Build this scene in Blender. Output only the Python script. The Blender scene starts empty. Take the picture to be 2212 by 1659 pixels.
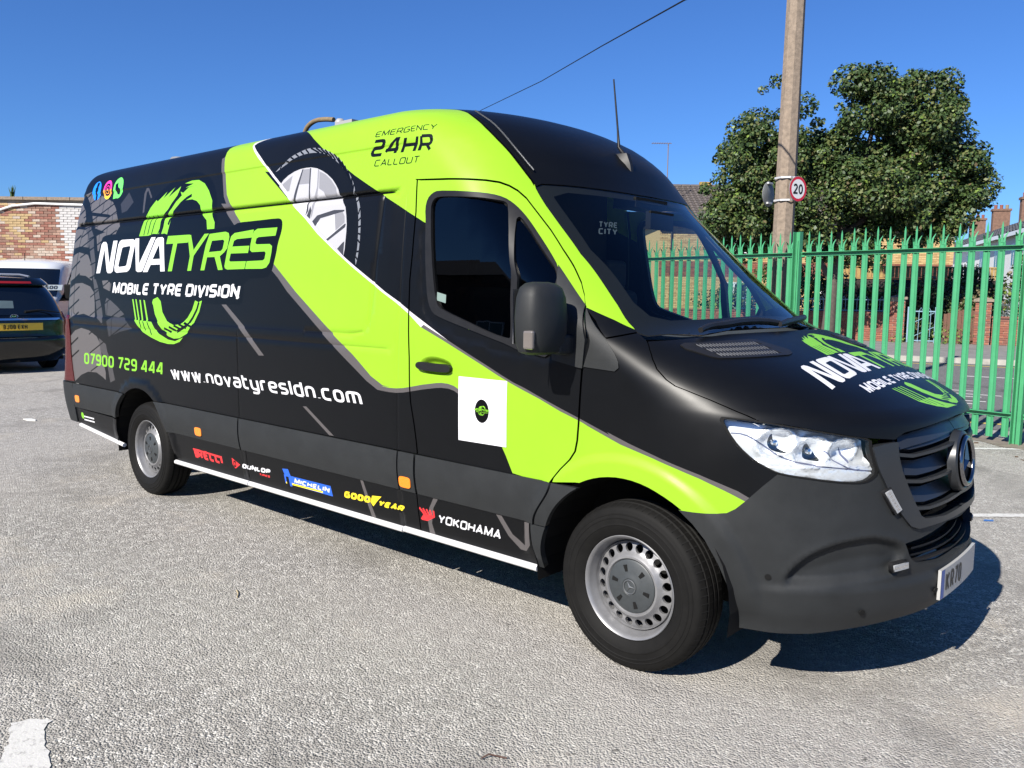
import bpy, bmesh, math, random
import numpy as np
from mathutils import Vector, Matrix
from mathutils.geometry import delaunay_2d_cdt
random.seed(7)
R = math.radians
scene = bpy.context.scene
C = scene.collection

# ------------------------------------------------------------------ camera
cam = bpy.data.cameras.new('camera'); camo = bpy.data.objects.new('camera', cam); C.objects.link(camo)
cam.sensor_width = 36.0; cam.lens = 29.30; cam.clip_start = 0.05; cam.clip_end = 3000
CP = Vector((1.84992, -3.77534, 1.54404))
yaw, pit, rol = 2.297887, 0.107242, 0.0132246
fw = Vector((math.cos(pit)*math.cos(yaw), math.cos(pit)*math.sin(yaw), -math.sin(pit)))
rt = Vector((math.sin(yaw), -math.cos(yaw), 0)); up = rt.cross(fw)
r2 = rt*math.cos(rol) + up*math.sin(rol); u2 = up*math.cos(rol) - rt*math.sin(rol)
M = Matrix((r2, u2, -fw)).transposed().to_4x4(); M.translation = CP
camo.matrix_world = M
scene.camera = camo

# ------------------------------------------------------------------ sky and sun
SUN = Vector((0.08, -1.3, 1.0)).normalized()
world = bpy.data.worlds.new('World'); scene.world = world; world.use_nodes = True
wn = world.node_tree; wn.nodes.clear()
wo = wn.nodes.new('ShaderNodeOutputWorld'); bg = wn.nodes.new('ShaderNodeBackground')
sky = wn.nodes.new('ShaderNodeTexSky'); sky.sky_type = 'NISHITA'; sky.sun_disc = False
sky.sun_elevation = math.asin(SUN.z); sky.sun_rotation = math.atan2(SUN.x, SUN.y)
sky.air_density = 1.0; sky.dust_density = 0.0; sky.ozone_density = 2.0; sky.altitude = 50
bg.inputs['Strength'].default_value = 0.052
tint = wn.nodes.new('ShaderNodeMix'); tint.data_type = 'RGBA'; tint.blend_type = 'MULTIPLY'; tint.inputs['Factor'].default_value = 1
tint.inputs['B'].default_value = (.42, .76, 1.34, 1)
wn.links.new(sky.outputs['Color'], tint.inputs['A']); wn.links.new(tint.outputs['Result'], bg.inputs['Color']); wn.links.new(bg.outputs[0], wo.inputs[0])
sl = bpy.data.lights.new('sun', 'SUN'); sl.energy = 4.9; sl.angle = R(0.53); sl.color = (1.0, 0.95, 0.87)
so = bpy.data.objects.new('sun', sl); C.objects.link(so)
so.rotation_euler = (-SUN).to_track_quat('-Z', 'Y').to_euler(); so.location = (0, -20, 20)
scene.view_settings.view_transform = 'Standard'; scene.view_settings.look = 'None'
scene.view_settings.exposure = 0.95; scene.view_settings.gamma = 1.0
scene.view_settings.use_curve_mapping = False
# ------------------------------------------------------------------ van body as one analytic surface
# P(q, s): s runs up the cross-section (metres of arc from the sill to the roof ridge),
# q runs along the plan outline (q = x on the straight side, then round the nose to the far side)
def pchip(xk, yk):
    xk = np.array(xk, float); yk = np.array(yk, float); h = np.diff(xk); d = np.diff(yk)/h
    m = np.zeros(len(xk)); m[0] = d[0]; m[-1] = d[-1]
    for i in range(1, len(xk)-1):
        if d[i-1]*d[i] > 0:
            w1 = 2*h[i]+h[i-1]; w2 = h[i]+2*h[i-1]; m[i] = (w1+w2)/(w1/d[i-1]+w2/d[i])
    def f(x):
        x = np.clip(np.asarray(x, float), xk[0], xk[-1]); i = np.clip(np.searchsorted(xk, x, side='right')-1, 0, len(h)-1)
        t = (x-xk[i])/h[i]; a = t*t
        return ((1+2*t)*(1-t)**2*yk[i] + t*(1-t)**2*h[i]*m[i] + a*(3-2*t)*yk[i+1] + a*(t-1)*h[i]*m[i+1])
    return f
_prof = [(.955,.28),(.980,.42),(.995,.53),(1.006,.64),(1.010,.75),(1.012,1.0),(1.006,1.26),(.990,1.5),(.972,1.75),(.952,1.95),
         (.940,2.06),(.922,2.2),(.905,2.30),(.875,2.405),(.825,2.468),(.75,2.506),(.6,2.553),(.4,2.593),(.2,2.618),(0.0,2.626)]
_w = np.array([a for a, b in _prof]); _z = np.array([b for a, b in _prof])
_s = np.concatenate([[0], np.cumsum(np.hypot(np.diff(_w), np.diff(_z)))])
fW = pchip(_s, _w); fZ = pchip(_s, _z); SMAX = float(_s[-1])
s_of_z = pchip(_z, _s)
def tab(rows):
    return pchip([float(s_of_z(z)) for z, v in rows], [v for z, v in rows])
fN = tab([(.28,.955),(.40,.99),(.55,1.0),(.70,.99),(.80,.98),(.9,.975),(1.0,.968),(1.07,.958),(1.10,.935),(1.14,.86),(1.2,.735),(1.26,.59),(1.31,.455),
          (1.36,.30),(1.40,.16),(1.43,.095),(1.5,.02),(1.7,-.195),(1.9,-.41),(2.06,-.57),(2.15,-.635),(2.22,-.685),(2.3,-.77),(2.38,-.885),(2.46,-1.05),
          (2.506,-1.19),(2.553,-1.40),(2.593,-1.7),(2.618,-2.05),(2.626,-2.5)])
fX = tab([(.28,.17),(.55,.17),(.9,.16),(1.09,.09),(1.2,.0),(1.3,-.13),(1.41,-.27),(1.7,-.72),(2.06,-1.08),(2.3,-1.35),(2.506,-1.68),(2.593,-2.1),(2.626,-2.6)])
fE = tab([(.28,2.3),(.9,2.3),(1.05,2.3),(1.2,2.4),(1.35,2.4),(1.45,2.3),(2.06,2.3),(2.4,2.2),(2.626,2.1)])
fB = tab([(.28,-5.740),(.36,-5.820),(.45,-5.880),(.74,-5.920),(.78,-5.900),(1.3,-5.810),(1.87,-5.730),(2.2,-5.660),(2.4,-5.590),(2.506,-5.540),(2.626,-5.460)])   # tail
FQ = 1.2        # q-length given to a quarter turn round the nose
RB = 0.19       # radius of the rear corners
def sstep(a, b, x):
    t = np.clip((x-a)/(b-a), 0, 1); return t*t*(3-2*t)
ARCH = ((0.0, .36, .475), (-4.325, .36, .455))
GROOVES = [([(-2.2, 1.3175), (-1.80, 1.3175), (-1.68, 1.335), (-1.635, 1.38), (-1.62, 1.5), (-1.585, 1.85), (-1.565, 2.04)], .008, .006)]
def relief(x, y, z):
    """small pressed features, metres outward"""
    d = 0.0*x
    side = sstep(-.80, -.88, y)
    cargo = side*sstep(-1.42, -1.50, x)*sstep(-5.62, -5.52, x)
    d = d - .008*sstep(2.312, 2.296, z)*sstep(2.05, 2.29, z)*side*sstep(-.9, -1.1, x)       # roof panel lip
    d = d - .020*np.exp(-((z-2.060)/.008)**2)*cargo                                           # rail groove
    d = d + .006*sstep(2.052, 2.03, z)*sstep(1.5, 2.0, z)*cargo
    d = d + .008*sstep(1.325, 1.31, z)*sstep(1.0, 1.28, z)*side*sstep(-1.6, -1.9, x)
    d = d - .004*np.exp(-((z-1.255)/.006)**2)*side*sstep(-1.42, -1.5, x)
    for gx, gw, gd in GROOVES:
        dd = np.full(np.shape(x), 9.)
        for (x0, z0), (x1, z1) in zip(gx, gx[1:]):
            t = np.clip(((x-x0)*(x1-x0)+(z-z0)*(z1-z0))/((x1-x0)**2+(z1-z0)**2), 0, 1); dd = np.minimum(dd, np.hypot(x-x0-t*(x1-x0), z-z0-t*(z1-z0)))
        d = d - gd*np.exp(-(dd/gw)**2)*side
    low = side*sstep(1.30, 1.24, z)
    d = d - .0035*np.exp(-((x+2.925)/.0045)**2)*low - .003*np.exp(-((x+1.392)/.0045)**2)*side*sstep(2.06, 2.0, z)
    for cx, cz, r in ARCH:
        rr = np.hypot(x-cx, z-cz)
        d = d + side*.014*sstep(r+.085, r+.035, rr)*sstep(r-.3, r-.2, rr)*sstep(.32, .45, z)
    return d
def P(q, s, off=0.0, nrm=False):
    """points (n,3) on the van skin"""
    q = np.atleast_1d(np.asarray(q, float)); s = np.atleast_1d(np.asarray(s, float)); q, s = np.broadcast_arrays(q, s)
    def raw(q, s):
        W = fW(s); Z = fZ(s); xs = fX(s); N = fN(s); n = fE(s); B = fB(s)
        rb = RB
        th = np.clip((q-xs)/FQ, 0, 2)*(math.pi/2)          # 0 side .. pi/2 centre .. pi far side
        c = np.cos(th)
        yf = -np.sign(c)*W*np.abs(c)**(2/n)
        xf = xs + (N-xs)*np.abs(np.sin(th))
        over = np.clip((q-xs)-2*FQ, 0, None)
        x = np.where(q > xs, xf-over, q); y = np.where(q > xs, yf, -W)
        # rear corner: last RB metres turn inwards
        a = np.clip((B+rb-q)/rb, 0, 1)
        back = q < B+rb
        y = np.where(back, -(W-rb*(1-np.sqrt(np.clip(1-a*a, 0, 1)))*np.minimum(1, W/.3)), y)
        x = np.where(back, np.maximum(q, B), x)
        return x, y, Z
    x, y, z = raw(q, s)
    e = 2e-3
    sa = np.clip(s+e, 0, SMAX-1e-4); sb = np.clip(s-e, 0, SMAX-1e-4)
    X1 = np.stack(raw(q+e, s), -1)-np.stack(raw(q-e, s), -1); X2 = np.stack(raw(q, sa), -1)-np.stack(raw(q, sb), -1)
    n = np.cross(X1, X2); l = np.linalg.norm(n, axis=-1, keepdims=True); n = n/np.maximum(l, 1e-12)
    n = np.where(l < 1e-12, np.array([0, 0, 1.0]), n)
    d = relief(x, y, z) + off
    p = np.stack([x, y, z], -1) + n*d[..., None]
    return (p, n) if nrm else p
def skin(q, s, off=0.0):
    """points and true normals with the pressed features in them"""
    e = 2e-3
    p = P(q, s, off)
    n = np.cross(P(np.asarray(q)+e, s)-P(np.asarray(q)-e, s), P(q, np.clip(np.asarray(s)+e, 0, SMAX-1e-4))-P(q, np.clip(np.asarray(s)-e, 0, SMAX-1e-4)))
    l = np.linalg.norm(n, axis=-1, keepdims=True)
    n = np.where(l < 1e-12, np.array([0, 0, 1.0]), n/np.maximum(l, 1e-12))
    return p, n
# van outlines, (q, s) on the skin in millimetres
TR = {
'green_top_l':[(-3262,2142),(-3210,1997),(-3166,1887)],
'green_low':[(-3110,1823),(-2952,1696),(-2721,1545),(-2474,1375),(-2310,1262),(-2026,1090),(-1760,937),(-1605,831),(-1508,790),(-1449,786)],
'green_low2':[(-1519,785),(-1454,781),(-1400,783),(-1347,789),(-1295,799),(-1203,818),(-1104,834),(-1065,838),(-1018,837),(-980,830),(-946,816),(-822,743),(-733,663),(-672,587),(-642,541),(-600,466)],
'green_up':[(-2976,2190),(-2843,2091),(-2781,2051),(-2663,1965),(-2520,1870),(-2430,1790),(-2257,1684),(-2127,1592),(-1964,1496),(-1799,1404),(-1654,1330),(-1537,1270),(-1424,1218),(-1325,1165)],
'green_up2':[(-1227,1101),(-1065,1043),(-921,988),(-784,935),(-697,900),(-620,872),(-570,855),(-449,817),(-333,775),(-229,745),(-74,690)],
'green_up3':[(-204,735),(-87,701),(26,668),(133,637),(230,611),(317,585),(398,553),(430,539)],
'green_up4':[(268,584),(319,567),(393,544),(479,515)],
'white_up':[(-2971,2202),(-2812,2093),(-2753,2050),(-2633,1963),(-2491,1868),(-2401,1788),(-2223,1682),(-2100,1591),(-1939,1495),(-1775,1407),(-1625,1331),(-1515,1273),(-1404,1224),(-1305,1173)],
'white_up2':[(-1208,1114),(-1036,1047),(-892,989),(-757,937),(-671,902),(-604,877),(-538,858),(-426,819),(-326,786),(-230,756),(-75,705)],
'white_up3':[(-204,749),(-87,715),(25,680),(133,651),(230,624),(316,600),(398,572),(452,552)],
'white_up4':[(268,602),(319,587),(392,562),(492,529)],
'grey_low':[(-3221,1830),(-3033,1686),(-2506,1348),(-2404,1267),(-2067,1057),(-1801,897),(-1644,804),(-1550,763),(-1449,757)],
'grey_low2':[(-1520,764),(-1454,759),(-1400,760),(-1347,766),(-1294,776),(-1202,794),(-1104,810),(-1065,814),(-1017,814),(-979,807),(-946,793)],
'grey_low3':[(-689,572),(-664,531),(-634,467)],
'gb_low':[(-2175,2084),(-1984,1977),(-1927,1944),(-1844,1899),(-1713,1836),(-1577,1772),(-1479,1726),(-1384,1679),(-1249,1617),(-1212,1600)],
'roofseam':[(-1052,2210),(-981,2150),(-911,2087),(-821,2014),(-736,1950),(-640,1878),(-546,1805),(-519,1778)],
'roofseam2':[(-1017,2208),(-949,2152),(-884,2102),(-814,2040),(-726,1962),(-632,1894),(-564,1845),(-498,1793)],
'ws_left':[(-520,1788),(-505,1764),(-436,1678),(-353,1585),(-228,1451)],
'ws_left2':[(41,1230),(141,1138),(152,1109),(161,1088)],
'ws_top':[(-520,1788),(-481,1792),(-332,1793),(-140,1790),(64,1786),(232,1781),(504,1790)],
'ap_green_end':[(-137,1217),(-86,1202),(36,1168),(144,1131)],
'door_top':[(-1336,1832),(-1309,1830),(-1140,1820),(-936,1810),(-807,1802),(-721,1792),(-658,1775),(-603,1751),(-548,1714),(-472,1636),(-399,1561),(-322,1470),(-247,1392),(-186,1322),(-156,1270),(-143,1216)],
'door_front':[(-143,1216),(-174,1148),(-219,1073),(-219,967)],
'door_front2':[(-220,1051),(-224,976),(-228,895),(-231,802),(-233,733),(-238,662),(-248,614),(-276,574),(-326,525),(-360,484),(-380,458)],
'door_front3':[(-380,458),(-410,410),(-440,350),(-473,268),(-489,225),(-501,150),(-502,94)],
'door_rear':[(-1327,1830),(-1316,1672),(-1319,1467),(-1328,1330),(-1323,1165)],
'door_rear2':[(-1317,1083),(-1304,945),(-1298,807),(-1289,724),(-1263,615),(-1248,533),(-1239,468),(-1257,391),(-1254,305),(-1240,249),(-1206,77)],
'bp_rear':[(-1396,1080),(-1384,772),(-1390,629),(-1381,466)],
'win_frame':[(-1237,1620),(-1249,1687),(-1237,1734),(-1205,1759),(-1167,1767),(-1044,1757),(-878,1746),(-757,1734),(-678,1717),(-624,1691),(-578,1659),(-525,1612),(-448,1525),(-386,1455),(-334,1394),(-322,1353),(-321,1300),(-374,1144),(-373,992),(-572,1017),(-643,1041),(-782,1074),(-944,1113),(-1090,1149),(-1148,1171),(-1182,1218),(-1202,1296),(-1226,1476)],
'glass':[(-1205,1684),(-1199,1714),(-1176,1733),(-1128,1736),(-994,1726),(-842,1717),(-723,1703),(-668,1694),(-650,1676),(-639,1519),(-649,1298),(-626,1081),(-638,1069),(-745,1089),(-906,1137),(-1050,1180),(-1107,1202),(-1132,1249),(-1158,1355),(-1187,1534)],
'qglass':[(-600,1605),(-586,1620),(-568,1617),(-521,1571),(-459,1496),(-396,1430),(-342,1380),(-328,1326),(-396,1195),(-454,1078),(-567,1094),(-591,1115),(-614,1353)],
'sail':[(-334,1394),(-148,1223),(-209,1113),(-217,967),(-234,968),(-380,992),(-383,1091),(-327,1300)],
'fend_tri':[(-143,1215),(-47,1034),(-36,1003),(-37,980),(-59,965),(-215,973)],
'belt':[(-1275,1562),(-1242,1296),(-1220,1188),(-1193,1134),(-1142,1106),(-1067,1084),(-898,1046),(-739,1014),(-589,995),(-380,991)],
'cowl':[(-127,1212),(-89,1159),(-67,1091),(150,1118),(161,1088)],
'shut':[(162,1086),(146,1056),(139,1022),(147,985),(180,948),(214,926),(256,912),(336,883),(390,860),(424,844),(450,833),(468,824),(489,813)],
'lamp':[(357,811),(359,819),(364,824),(404,822),(478,816),(555,804),(691,782),(790,764),(865,754),(878,721),(905,669),(925,625),(895,598),(865,590),(815,592),(753,599),(684,609),(620,618),(580,626),(547,640),(490,672),(432,719),(384,772)],
'lamp_rim':[(348,820),(391,762),(476,676),(530,629),(558,607)],
'bon_low':[(478,818),(555,807),(690,784),(789,766),(867,755),(963,745),(974,754),(996,768),(1065,777),(1180,790),(1280,796),(1336,810)],
'bump_top':[(250,456),(302,456),(344,458),(384,460),(417,466),(446,485),(477,516)],
'bump_top2':[(477,516),(490,530),(533,578),(578,624)],
'arch_f':[(-421,115),(-391,227),(-345,304),(-282,386),(-222,442),(-147,486)],
'arch_f2':[(91,518),(159,502),(210,480),(250,456),(302,410),(345,356),(386,276),(418,192),(434,105),(445,39),(456,4)],
'arch_flare':[(-382,428),(-328,448)],
'arch_flare2':[(158,548),(232,513),(301,467),(366,402),(407,323),(442,211)],
'arch_r':[(-4712,64),(-4682,241),(-4653,293),(-4584,386),(-4487,461),(-4378,503),(-4275,517),(-4178,498),(-4085,453)],
'arch_r_fl':[(-4692,264),(-4727,320),(-4682,390),(-4617,456),(-4530,517),(-4435,545),(-4331,557),(-4232,542),(-4148,515),(-4067,478)],
'rub_top':[(-5556,487),(-5316,486),(-4958,476),(-4710,478),(-4506,473)],
'rub_top2':[(-4122,467),(-3831,476),(-3482,476),(-2903,476)],
'rub_top3':[(-2924,467),(-2605,465),(-2019,466),(-1383,466)],
'rub_top4':[(-1381,467),(-1239,464),(-1006,463),(-646,465),(-522,464),(-380,458)],
'rub_bot':[(-5573,307),(-5122,285),(-4670,274)],
'rub_bot2':[(-3899,268),(-3523,254),(-2928,263)],
'rub_bot3':[(-3888,268),(-2928,260),(-2388,254),(-1831,256),(-1396,258)],
'rub_bot4':[(-1543,256),(-1250,258),(-832,258),(-474,264)],
'sill':[(-5512,126),(-5096,76),(-4690,47)],
'sill2':[(-3853,43),(-2891,55),(-2090,51),(-1381,56)],
'sill3':[(-1584,45),(-1047,66),(-655,48)],
'sill_b':[(-3849,32),(-2898,36),(-2095,32),(-1386,32)],
'strip_gap':[(-2903,470),(-2932,397),(-2941,332),(-2928,263)],
'strip_gap2':[(-1381,466),(-1404,398),(-1406,324),(-1399,258)],
'amber1':[(-5473,351)],
'amber2':[(-3447,315)],
'amber3':[(-1327,309)],
'amber_sz':[(-1378,328),(-1268,346),(-1274,291),(-1386,272)],
'gr_open':[(970,734),(992,678),(1027,597),(1066,519),(1105,444),(1126,430),(1229,425),(1370,430)],
'gr_sur':[(878,721),(925,627),(956,568),(998,486),(1033,440),(1058,410),(1097,395),(1186,397),(1276,397),(1378,401)],
'gr_sur_in':[(885,716),(912,731),(963,737)],
'slat1':[(984,689),(1058,677),(1172,684),(1274,691)],
'slat2':[(1034,584),(1111,574),(1203,577),(1291,582)],
'slat3':[(1085,474),(1156,465),(1278,469),(1446,482)],
'intake':[(1038,346),(1057,297),(1070,278),(1098,256),(1135,248),(1281,240),(1372,261),(1378,370),(1275,386),(1110,353)],
'strobe1':[(951,563),(1004,470)],
'strobe2':[(974,261),(1042,267)],
'sensors':[(552,233),(870,101),(1194,129)],
'scallop':[(930,392),(853,387),(780,375),(688,336),(634,287),(603,241),(601,208),(626,199),(736,202),(831,209),(922,217)],
'bump_bot':[(440,31),(462,5),(568,4),(712,8),(861,26),(1028,42),(1269,46)],
'bump_left':[(250,456),(302,410),(345,356),(386,276),(418,192),(434,105),(445,39),(465,2)],
'vent':[(305,1072),(332,1079),(685,1089),(716,1086),(802,1049),(794,1037),(770,1032),(494,1026),(429,1026),(399,1032),(315,1060)],
'handle':[(-1236,915),(-1222,930),(-1187,933),(-1147,928),(-1012,930),(-990,918),(-991,898),(-1029,890),(-1185,891),(-1226,899)],
'handle_cup':[(-1232,929),(-1178,960),(-1109,964),(-1031,952),(-993,931),(-996,891),(-1047,873),(-1125,869),(-1205,883)],
'mirror':[(-576,1282),(-534,1315),(-451,1328),(-353,1329),(-306,1316),(-259,1259),(-264,1172),(-283,1111),(-224,1113),(-232,1026),(-518,1010),(-577,1034),(-587,1109)],
'qr':[(-947,879),(-639,880),(-637,579),(-944,575)],
'antenna':[(-171,1958),(-29,1885)],
'plate':[(1238,192),(1304,37),(1453,217)],
'N':[(-5093,1391),(-5023,1393),(-4951,1577),(-4899,1406),(-4877,1391),(-4825,1391),(-4788,1405),(-4724,1639),(-4796,1640),(-4850,1464),(-4907,1616),(-4931,1635),(-4978,1636),(-5010,1619)],
'O':[(-4761,1436),(-4704,1610),(-4679,1634),(-4644,1642),(-4457,1641),(-4424,1631),(-4415,1610),(-4481,1433),(-4504,1412),(-4542,1399),(-4722,1393),(-4753,1405)],
'O_in':[(-4692,1446),(-4636,1578),(-4616,1586),(-4509,1592),(-4494,1583),(-4549,1452),(-4568,1442),(-4680,1437)],
'V':[(-4419,1643),(-4357,1644),(-4339,1456),(-4160,1644),(-4094,1643),(-4275,1409),(-4302,1397),(-4359,1396),(-4388,1406)],
'A':[(-4274,1395),(-4091,1625),(-4061,1639),(-3991,1640),(-3967,1629),(-3935,1398),(-4001,1397),(-4007,1447),(-4153,1446),(-4201,1395)],
'A_in':[(-4125,1486),(-4034,1590),(-4010,1487)],
'T':[(-3906,1644),(-3641,1643),(-3593,1642),(-3616,1590),(-3765,1589),(-3829,1398),(-3887,1397),(-3823,1589),(-3926,1589)],
'Y':[(-3622,1639),(-3577,1640),(-3531,1537),(-3395,1640),(-3338,1640),(-3527,1498),(-3556,1399),(-3608,1398),(-3578,1496)],
'R':[(-3428,1400),(-3371,1563),(-3328,1637),(-3129,1644),(-3088,1634),(-3077,1609),(-3096,1537),(-3129,1514),(-3184,1488),(-3142,1401),(-3200,1400),(-3249,1485),(-3346,1485),(-3378,1400)],
'R_in':[(-3326,1518),(-3293,1591),(-3151,1594),(-3136,1584),(-3152,1535),(-3172,1522)],
'E':[(-3122,1424),(-3083,1555),(-3055,1612),(-3015,1631),(-2793,1644),(-2807,1596),(-2983,1592),(-3018,1582),(-3034,1546),(-2833,1546),(-2846,1502),(-3050,1503),(-3065,1460),(-3051,1452),(-2865,1451),(-2881,1404),(-3086,1402),(-3114,1410)],
'S':[(-2535,1646),(-2550,1598),(-2732,1596),(-2757,1588),(-2767,1560),(-2750,1552),(-2607,1550),(-2581,1537),(-2584,1500),(-2602,1438),(-2634,1411),(-2678,1403),(-2873,1404),(-2857,1451),(-2674,1453),(-2656,1463),(-2646,1498),(-2660,1507),(-2801,1506),(-2824,1519),(-2821,1554),(-2805,1610),(-2788,1634),(-2751,1647)],
'blob':[(-5021,1665),(-4939,1689),(-4752,1691),(-4378,1690),(-3999,1695),(-3365,1669),(-3118,1673),(-3028,1680),(-2982,1696),(-2783,1697),(-2545,1701),(-2501,1695),(-2483,1673),(-2485,1625),(-2521,1546),(-2529,1498),(-2565,1400),(-2588,1370),(-2636,1346),(-2883,1342),(-2880,1200),(-2939,1176),(-4026,1182),(-4792,1188),(-4836,1214),(-4802,1339),(-5123,1335),(-5136,1376),(-5106,1431)],
'blob2':[(-4378,1690),(-4290,1843),(-4147,1961),(-3887,2055),(-3666,2077),(-3485,2053),(-3376,1999),(-3286,1892),(-3271,1789),(-3219,1678),(-3365,1669),(-3999,1695)],
'blob3':[(-4470,1176),(-4363,998),(-4180,913),(-3970,857),(-3748,852),(-3664,865),(-3530,965),(-3423,1077),(-3340,1174)],
'tread_u':[(-4359,1659),(-4282,1802),(-4223,1865),(-4149,1915),(-4128,1902),(-3999,1966),(-4048,1919),(-3892,1988),(-3973,1922),(-3805,1990),(-3843,1927),(-3908,1878),(-3951,1836),(-4026,1794),(-4047,1664),(-4136,1669),(-4207,1658)],
'wall_u':[(-4012,1663),(-3984,1711),(-3964,1794),(-3900,1837),(-3846,1883),(-3775,1923),(-3801,1951),(-3761,1940),(-3694,1973),(-3600,1980),(-3554,1981),(-3735,1975),(-3629,1996),(-3756,2006),(-3660,2019),(-3564,2015),(-3478,1984),(-3409,1932),(-3343,1858),(-3335,1785),(-3274,1710),(-3273,1669),(-3365,1669),(-3381,1730),(-3470,1785),(-3496,1837),(-3551,1870),(-3619,1886),(-3699,1885),(-3773,1862),(-3866,1800),(-3899,1715),(-3924,1656),(-3960,1665)],
'tread_d0':[(-4437,1195),(-4418,1195),(-4351,1041),(-4373,1041)],
'tread_d1':[(-4385,1196),(-4366,1194),(-4300,1043),(-4322,1042)],
'tread_d2':[(-4318,1191),(-4296,1191),(-4241,1040),(-4263,1040)],
'tread_d3':[(-4253,1192),(-4231,1189),(-4162,1039),(-4188,1040)],
'tread_d':[(-4379,1042),(-4100,1036),(-4050,993),(-3979,955),(-3843,920),(-3743,913),(-3629,943),(-3677,912),(-3761,892),(-3846,889),(-3966,898),(-4106,924),(-4232,957),(-4324,1004)],
'wall_d':[(-4099,1198),(-4032,1215),(-3983,1187),(-3949,1110),(-3875,1048),(-3757,1023),(-3661,1034),(-3580,1080),(-3522,1136),(-3488,1199),(-3441,1188),(-3396,1200),(-3427,1123),(-3495,1044),(-3578,971),(-3675,937),(-3758,930),(-3842,944),(-3910,974),(-3988,1020),(-4062,1091),(-4095,1157),(-4114,1173)],
'l_grooves':[(-4233,1802),(-4285,1663),(-4168,1803),(-4223,1666),(-4098,1807),(-4163,1664),(-4295,1039),(-4260,989),(-4236,1036),(-4192,969),(-4168,1033),(-4092,943),(-3886,1877),(-4065,1665),(-4126,1198),(-4090,1107),(-4035,1034),(-3927,965)],
'l_cres_u':[(-3917,1724),(-3860,1811),(-3774,1866),(-3702,1897),(-3632,1915)],
'l_cres_d':[(-3436,1188),(-3459,1138),(-3509,1082),(-3577,1026),(-3716,980)],
't_mobile':[(-4792,1231),(-2940,1220),(-4770,1317)],
't_phone':[(-5324,654),(-3939,659),(-5314,746)],
't_www':[(-3806,647),(-1670,668),(-3840,736)],
't_emerg':[(-1710,2088),(-1215,2083),(-1703,2120)],
't_24':[(-1737,1986),(-1249,1970),(-1710,2075)],
't_call':[(-1689,1931),(-1337,1919),(-1682,1967)],
't_pir':[(-3558,115),(-3193,118),(-3560,179)],
't_pir2':[(-3576,179),(-3193,174),(-3212,158)],
't_dun':[(-2952,131),(-2625,142),(-2939,163)],
't_tires':[(-2757,114),(-2635,117),(-2750,128)],
't_dd':[(-3066,184),(-2971,150),(-3038,114),(-3066,137)],
't_mich':[(-2369,128),(-2020,129),(-2356,157)],
't_michbox':[(-2468,166),(-1999,171),(-1989,110),(-2464,112)],
't_michline':[(-2457,116),(-2083,120)],
't_bib':[(-2478,201),(-2416,207),(-2392,157),(-2394,101),(-2444,96),(-2457,161)],
't_good':[(-1882,125),(-1652,133),(-1868,165)],
't_year':[(-1590,131),(-1383,136),(-1564,166)],
't_foot':[(-1624,181),(-1545,189),(-1573,168),(-1626,120),(-1646,141)],
't_yok':[(-1118,129),(-694,131),(-1103,176)],
't_yy':[(-1246,185),(-1116,188),(-1192,127),(-1239,123)],
't_small':[(-5427,184),(-5221,184),(-5416,215)],
't_smalld':[(-5448,208)],
'fb':[(-5207,2053),(-5280,1994),(-5238,1971),(-5141,2076),(-5194,2139)],
'ic1':[(-5206,2051)],
'ic2':[(-4998,2049)],
'ic3':[(-4801,2051)],
'ic_ext':[(-5303,1996),(-5146,2126),(-5094,1982),(-4942,2128),(-4907,1983),(-4741,2130)],
'tb_a':[(-5511,1955),(-5473,1961),(-5406,1908),(-5367,1838),(-5409,1792),(-5600,1786),(-5532,1860)],
'tb_b':[(-5551,1748),(-5474,1758),(-5307,1742),(-5264,1654),(-5264,1600),(-5420,1614),(-5592,1595),(-5558,1670)],
'tb_c':[(-5577,1539),(-5444,1566),(-5264,1541),(-5192,1463),(-5167,1380),(-5176,1333),(-5297,1372),(-5431,1379),(-5621,1328),(-5596,1426)],
'tb_d':[(-5619,1266),(-5504,1309),(-5368,1315),(-5206,1286),(-5131,1239),(-5110,1157),(-5097,1040),(-5181,1044),(-5319,1064),(-5483,1047),(-5592,1007),(-5638,1148)],
'tb_e':[(-5574,873),(-5474,922),(-5346,947),(-5194,933),(-5050,889),(-5005,849),(-4969,729),(-4910,611),(-4917,550),(-4972,570),(-5085,598),(-5251,593),(-5395,557),(-5535,492),(-5561,532),(-5574,725)],
'tb_f':[(-5428,2040),(-5280,2062),(-4894,1949),(-4820,1892),(-4795,1856),(-4895,1835),(-4927,1851),(-5274,1888),(-5332,1965)],
'tb_g':[(-5249,1857),(-4961,1830),(-4793,1850),(-4763,1808),(-4697,1748),(-4762,1705),(-4922,1706),(-5150,1750),(-5221,1807)],
'tb_h':[(-5119,1690),(-4977,1711),(-4749,1710),(-4805,1639),(-4851,1583),(-5081,1566)],
'tb_i':[(-4982,1333),(-4793,1338),(-4795,1242),(-4952,1275)],
'tb_j':[(-4920,1154),(-4889,1199),(-4818,1182),(-4689,1134),(-4564,1079),(-4655,1053),(-4891,1064)],
'tb_k':[(-4863,1017),(-4778,1050),(-4562,1056),(-4413,974),(-4624,943),(-4821,893),(-4843,958)],
'tb_l':[(-4746,1922),(-4628,2006),(-4525,1925),(-4617,1863),(-4702,1850)],
'tb_rib':[(-5372,1780),(-5251,1773),(-5168,1686),(-5156,1597),(-5115,1479),(-5124,1374),(-5049,1275),(-5015,1188),(-4965,1102),(-4929,987),(-5050,1041),(-5099,1187),(-5150,1333),(-5194,1480),(-5242,1600),(-5284,1690)],
'tb_rib2':[(-5008,879),(-4884,836),(-4864,777),(-4790,680),(-4746,563),(-4833,538),(-4874,674),(-4992,782)],
'streak1':[(-3142,1178),(-3085,1179),(-2837,1037),(-2620,879),(-2678,876),(-2900,1031)],
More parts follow.
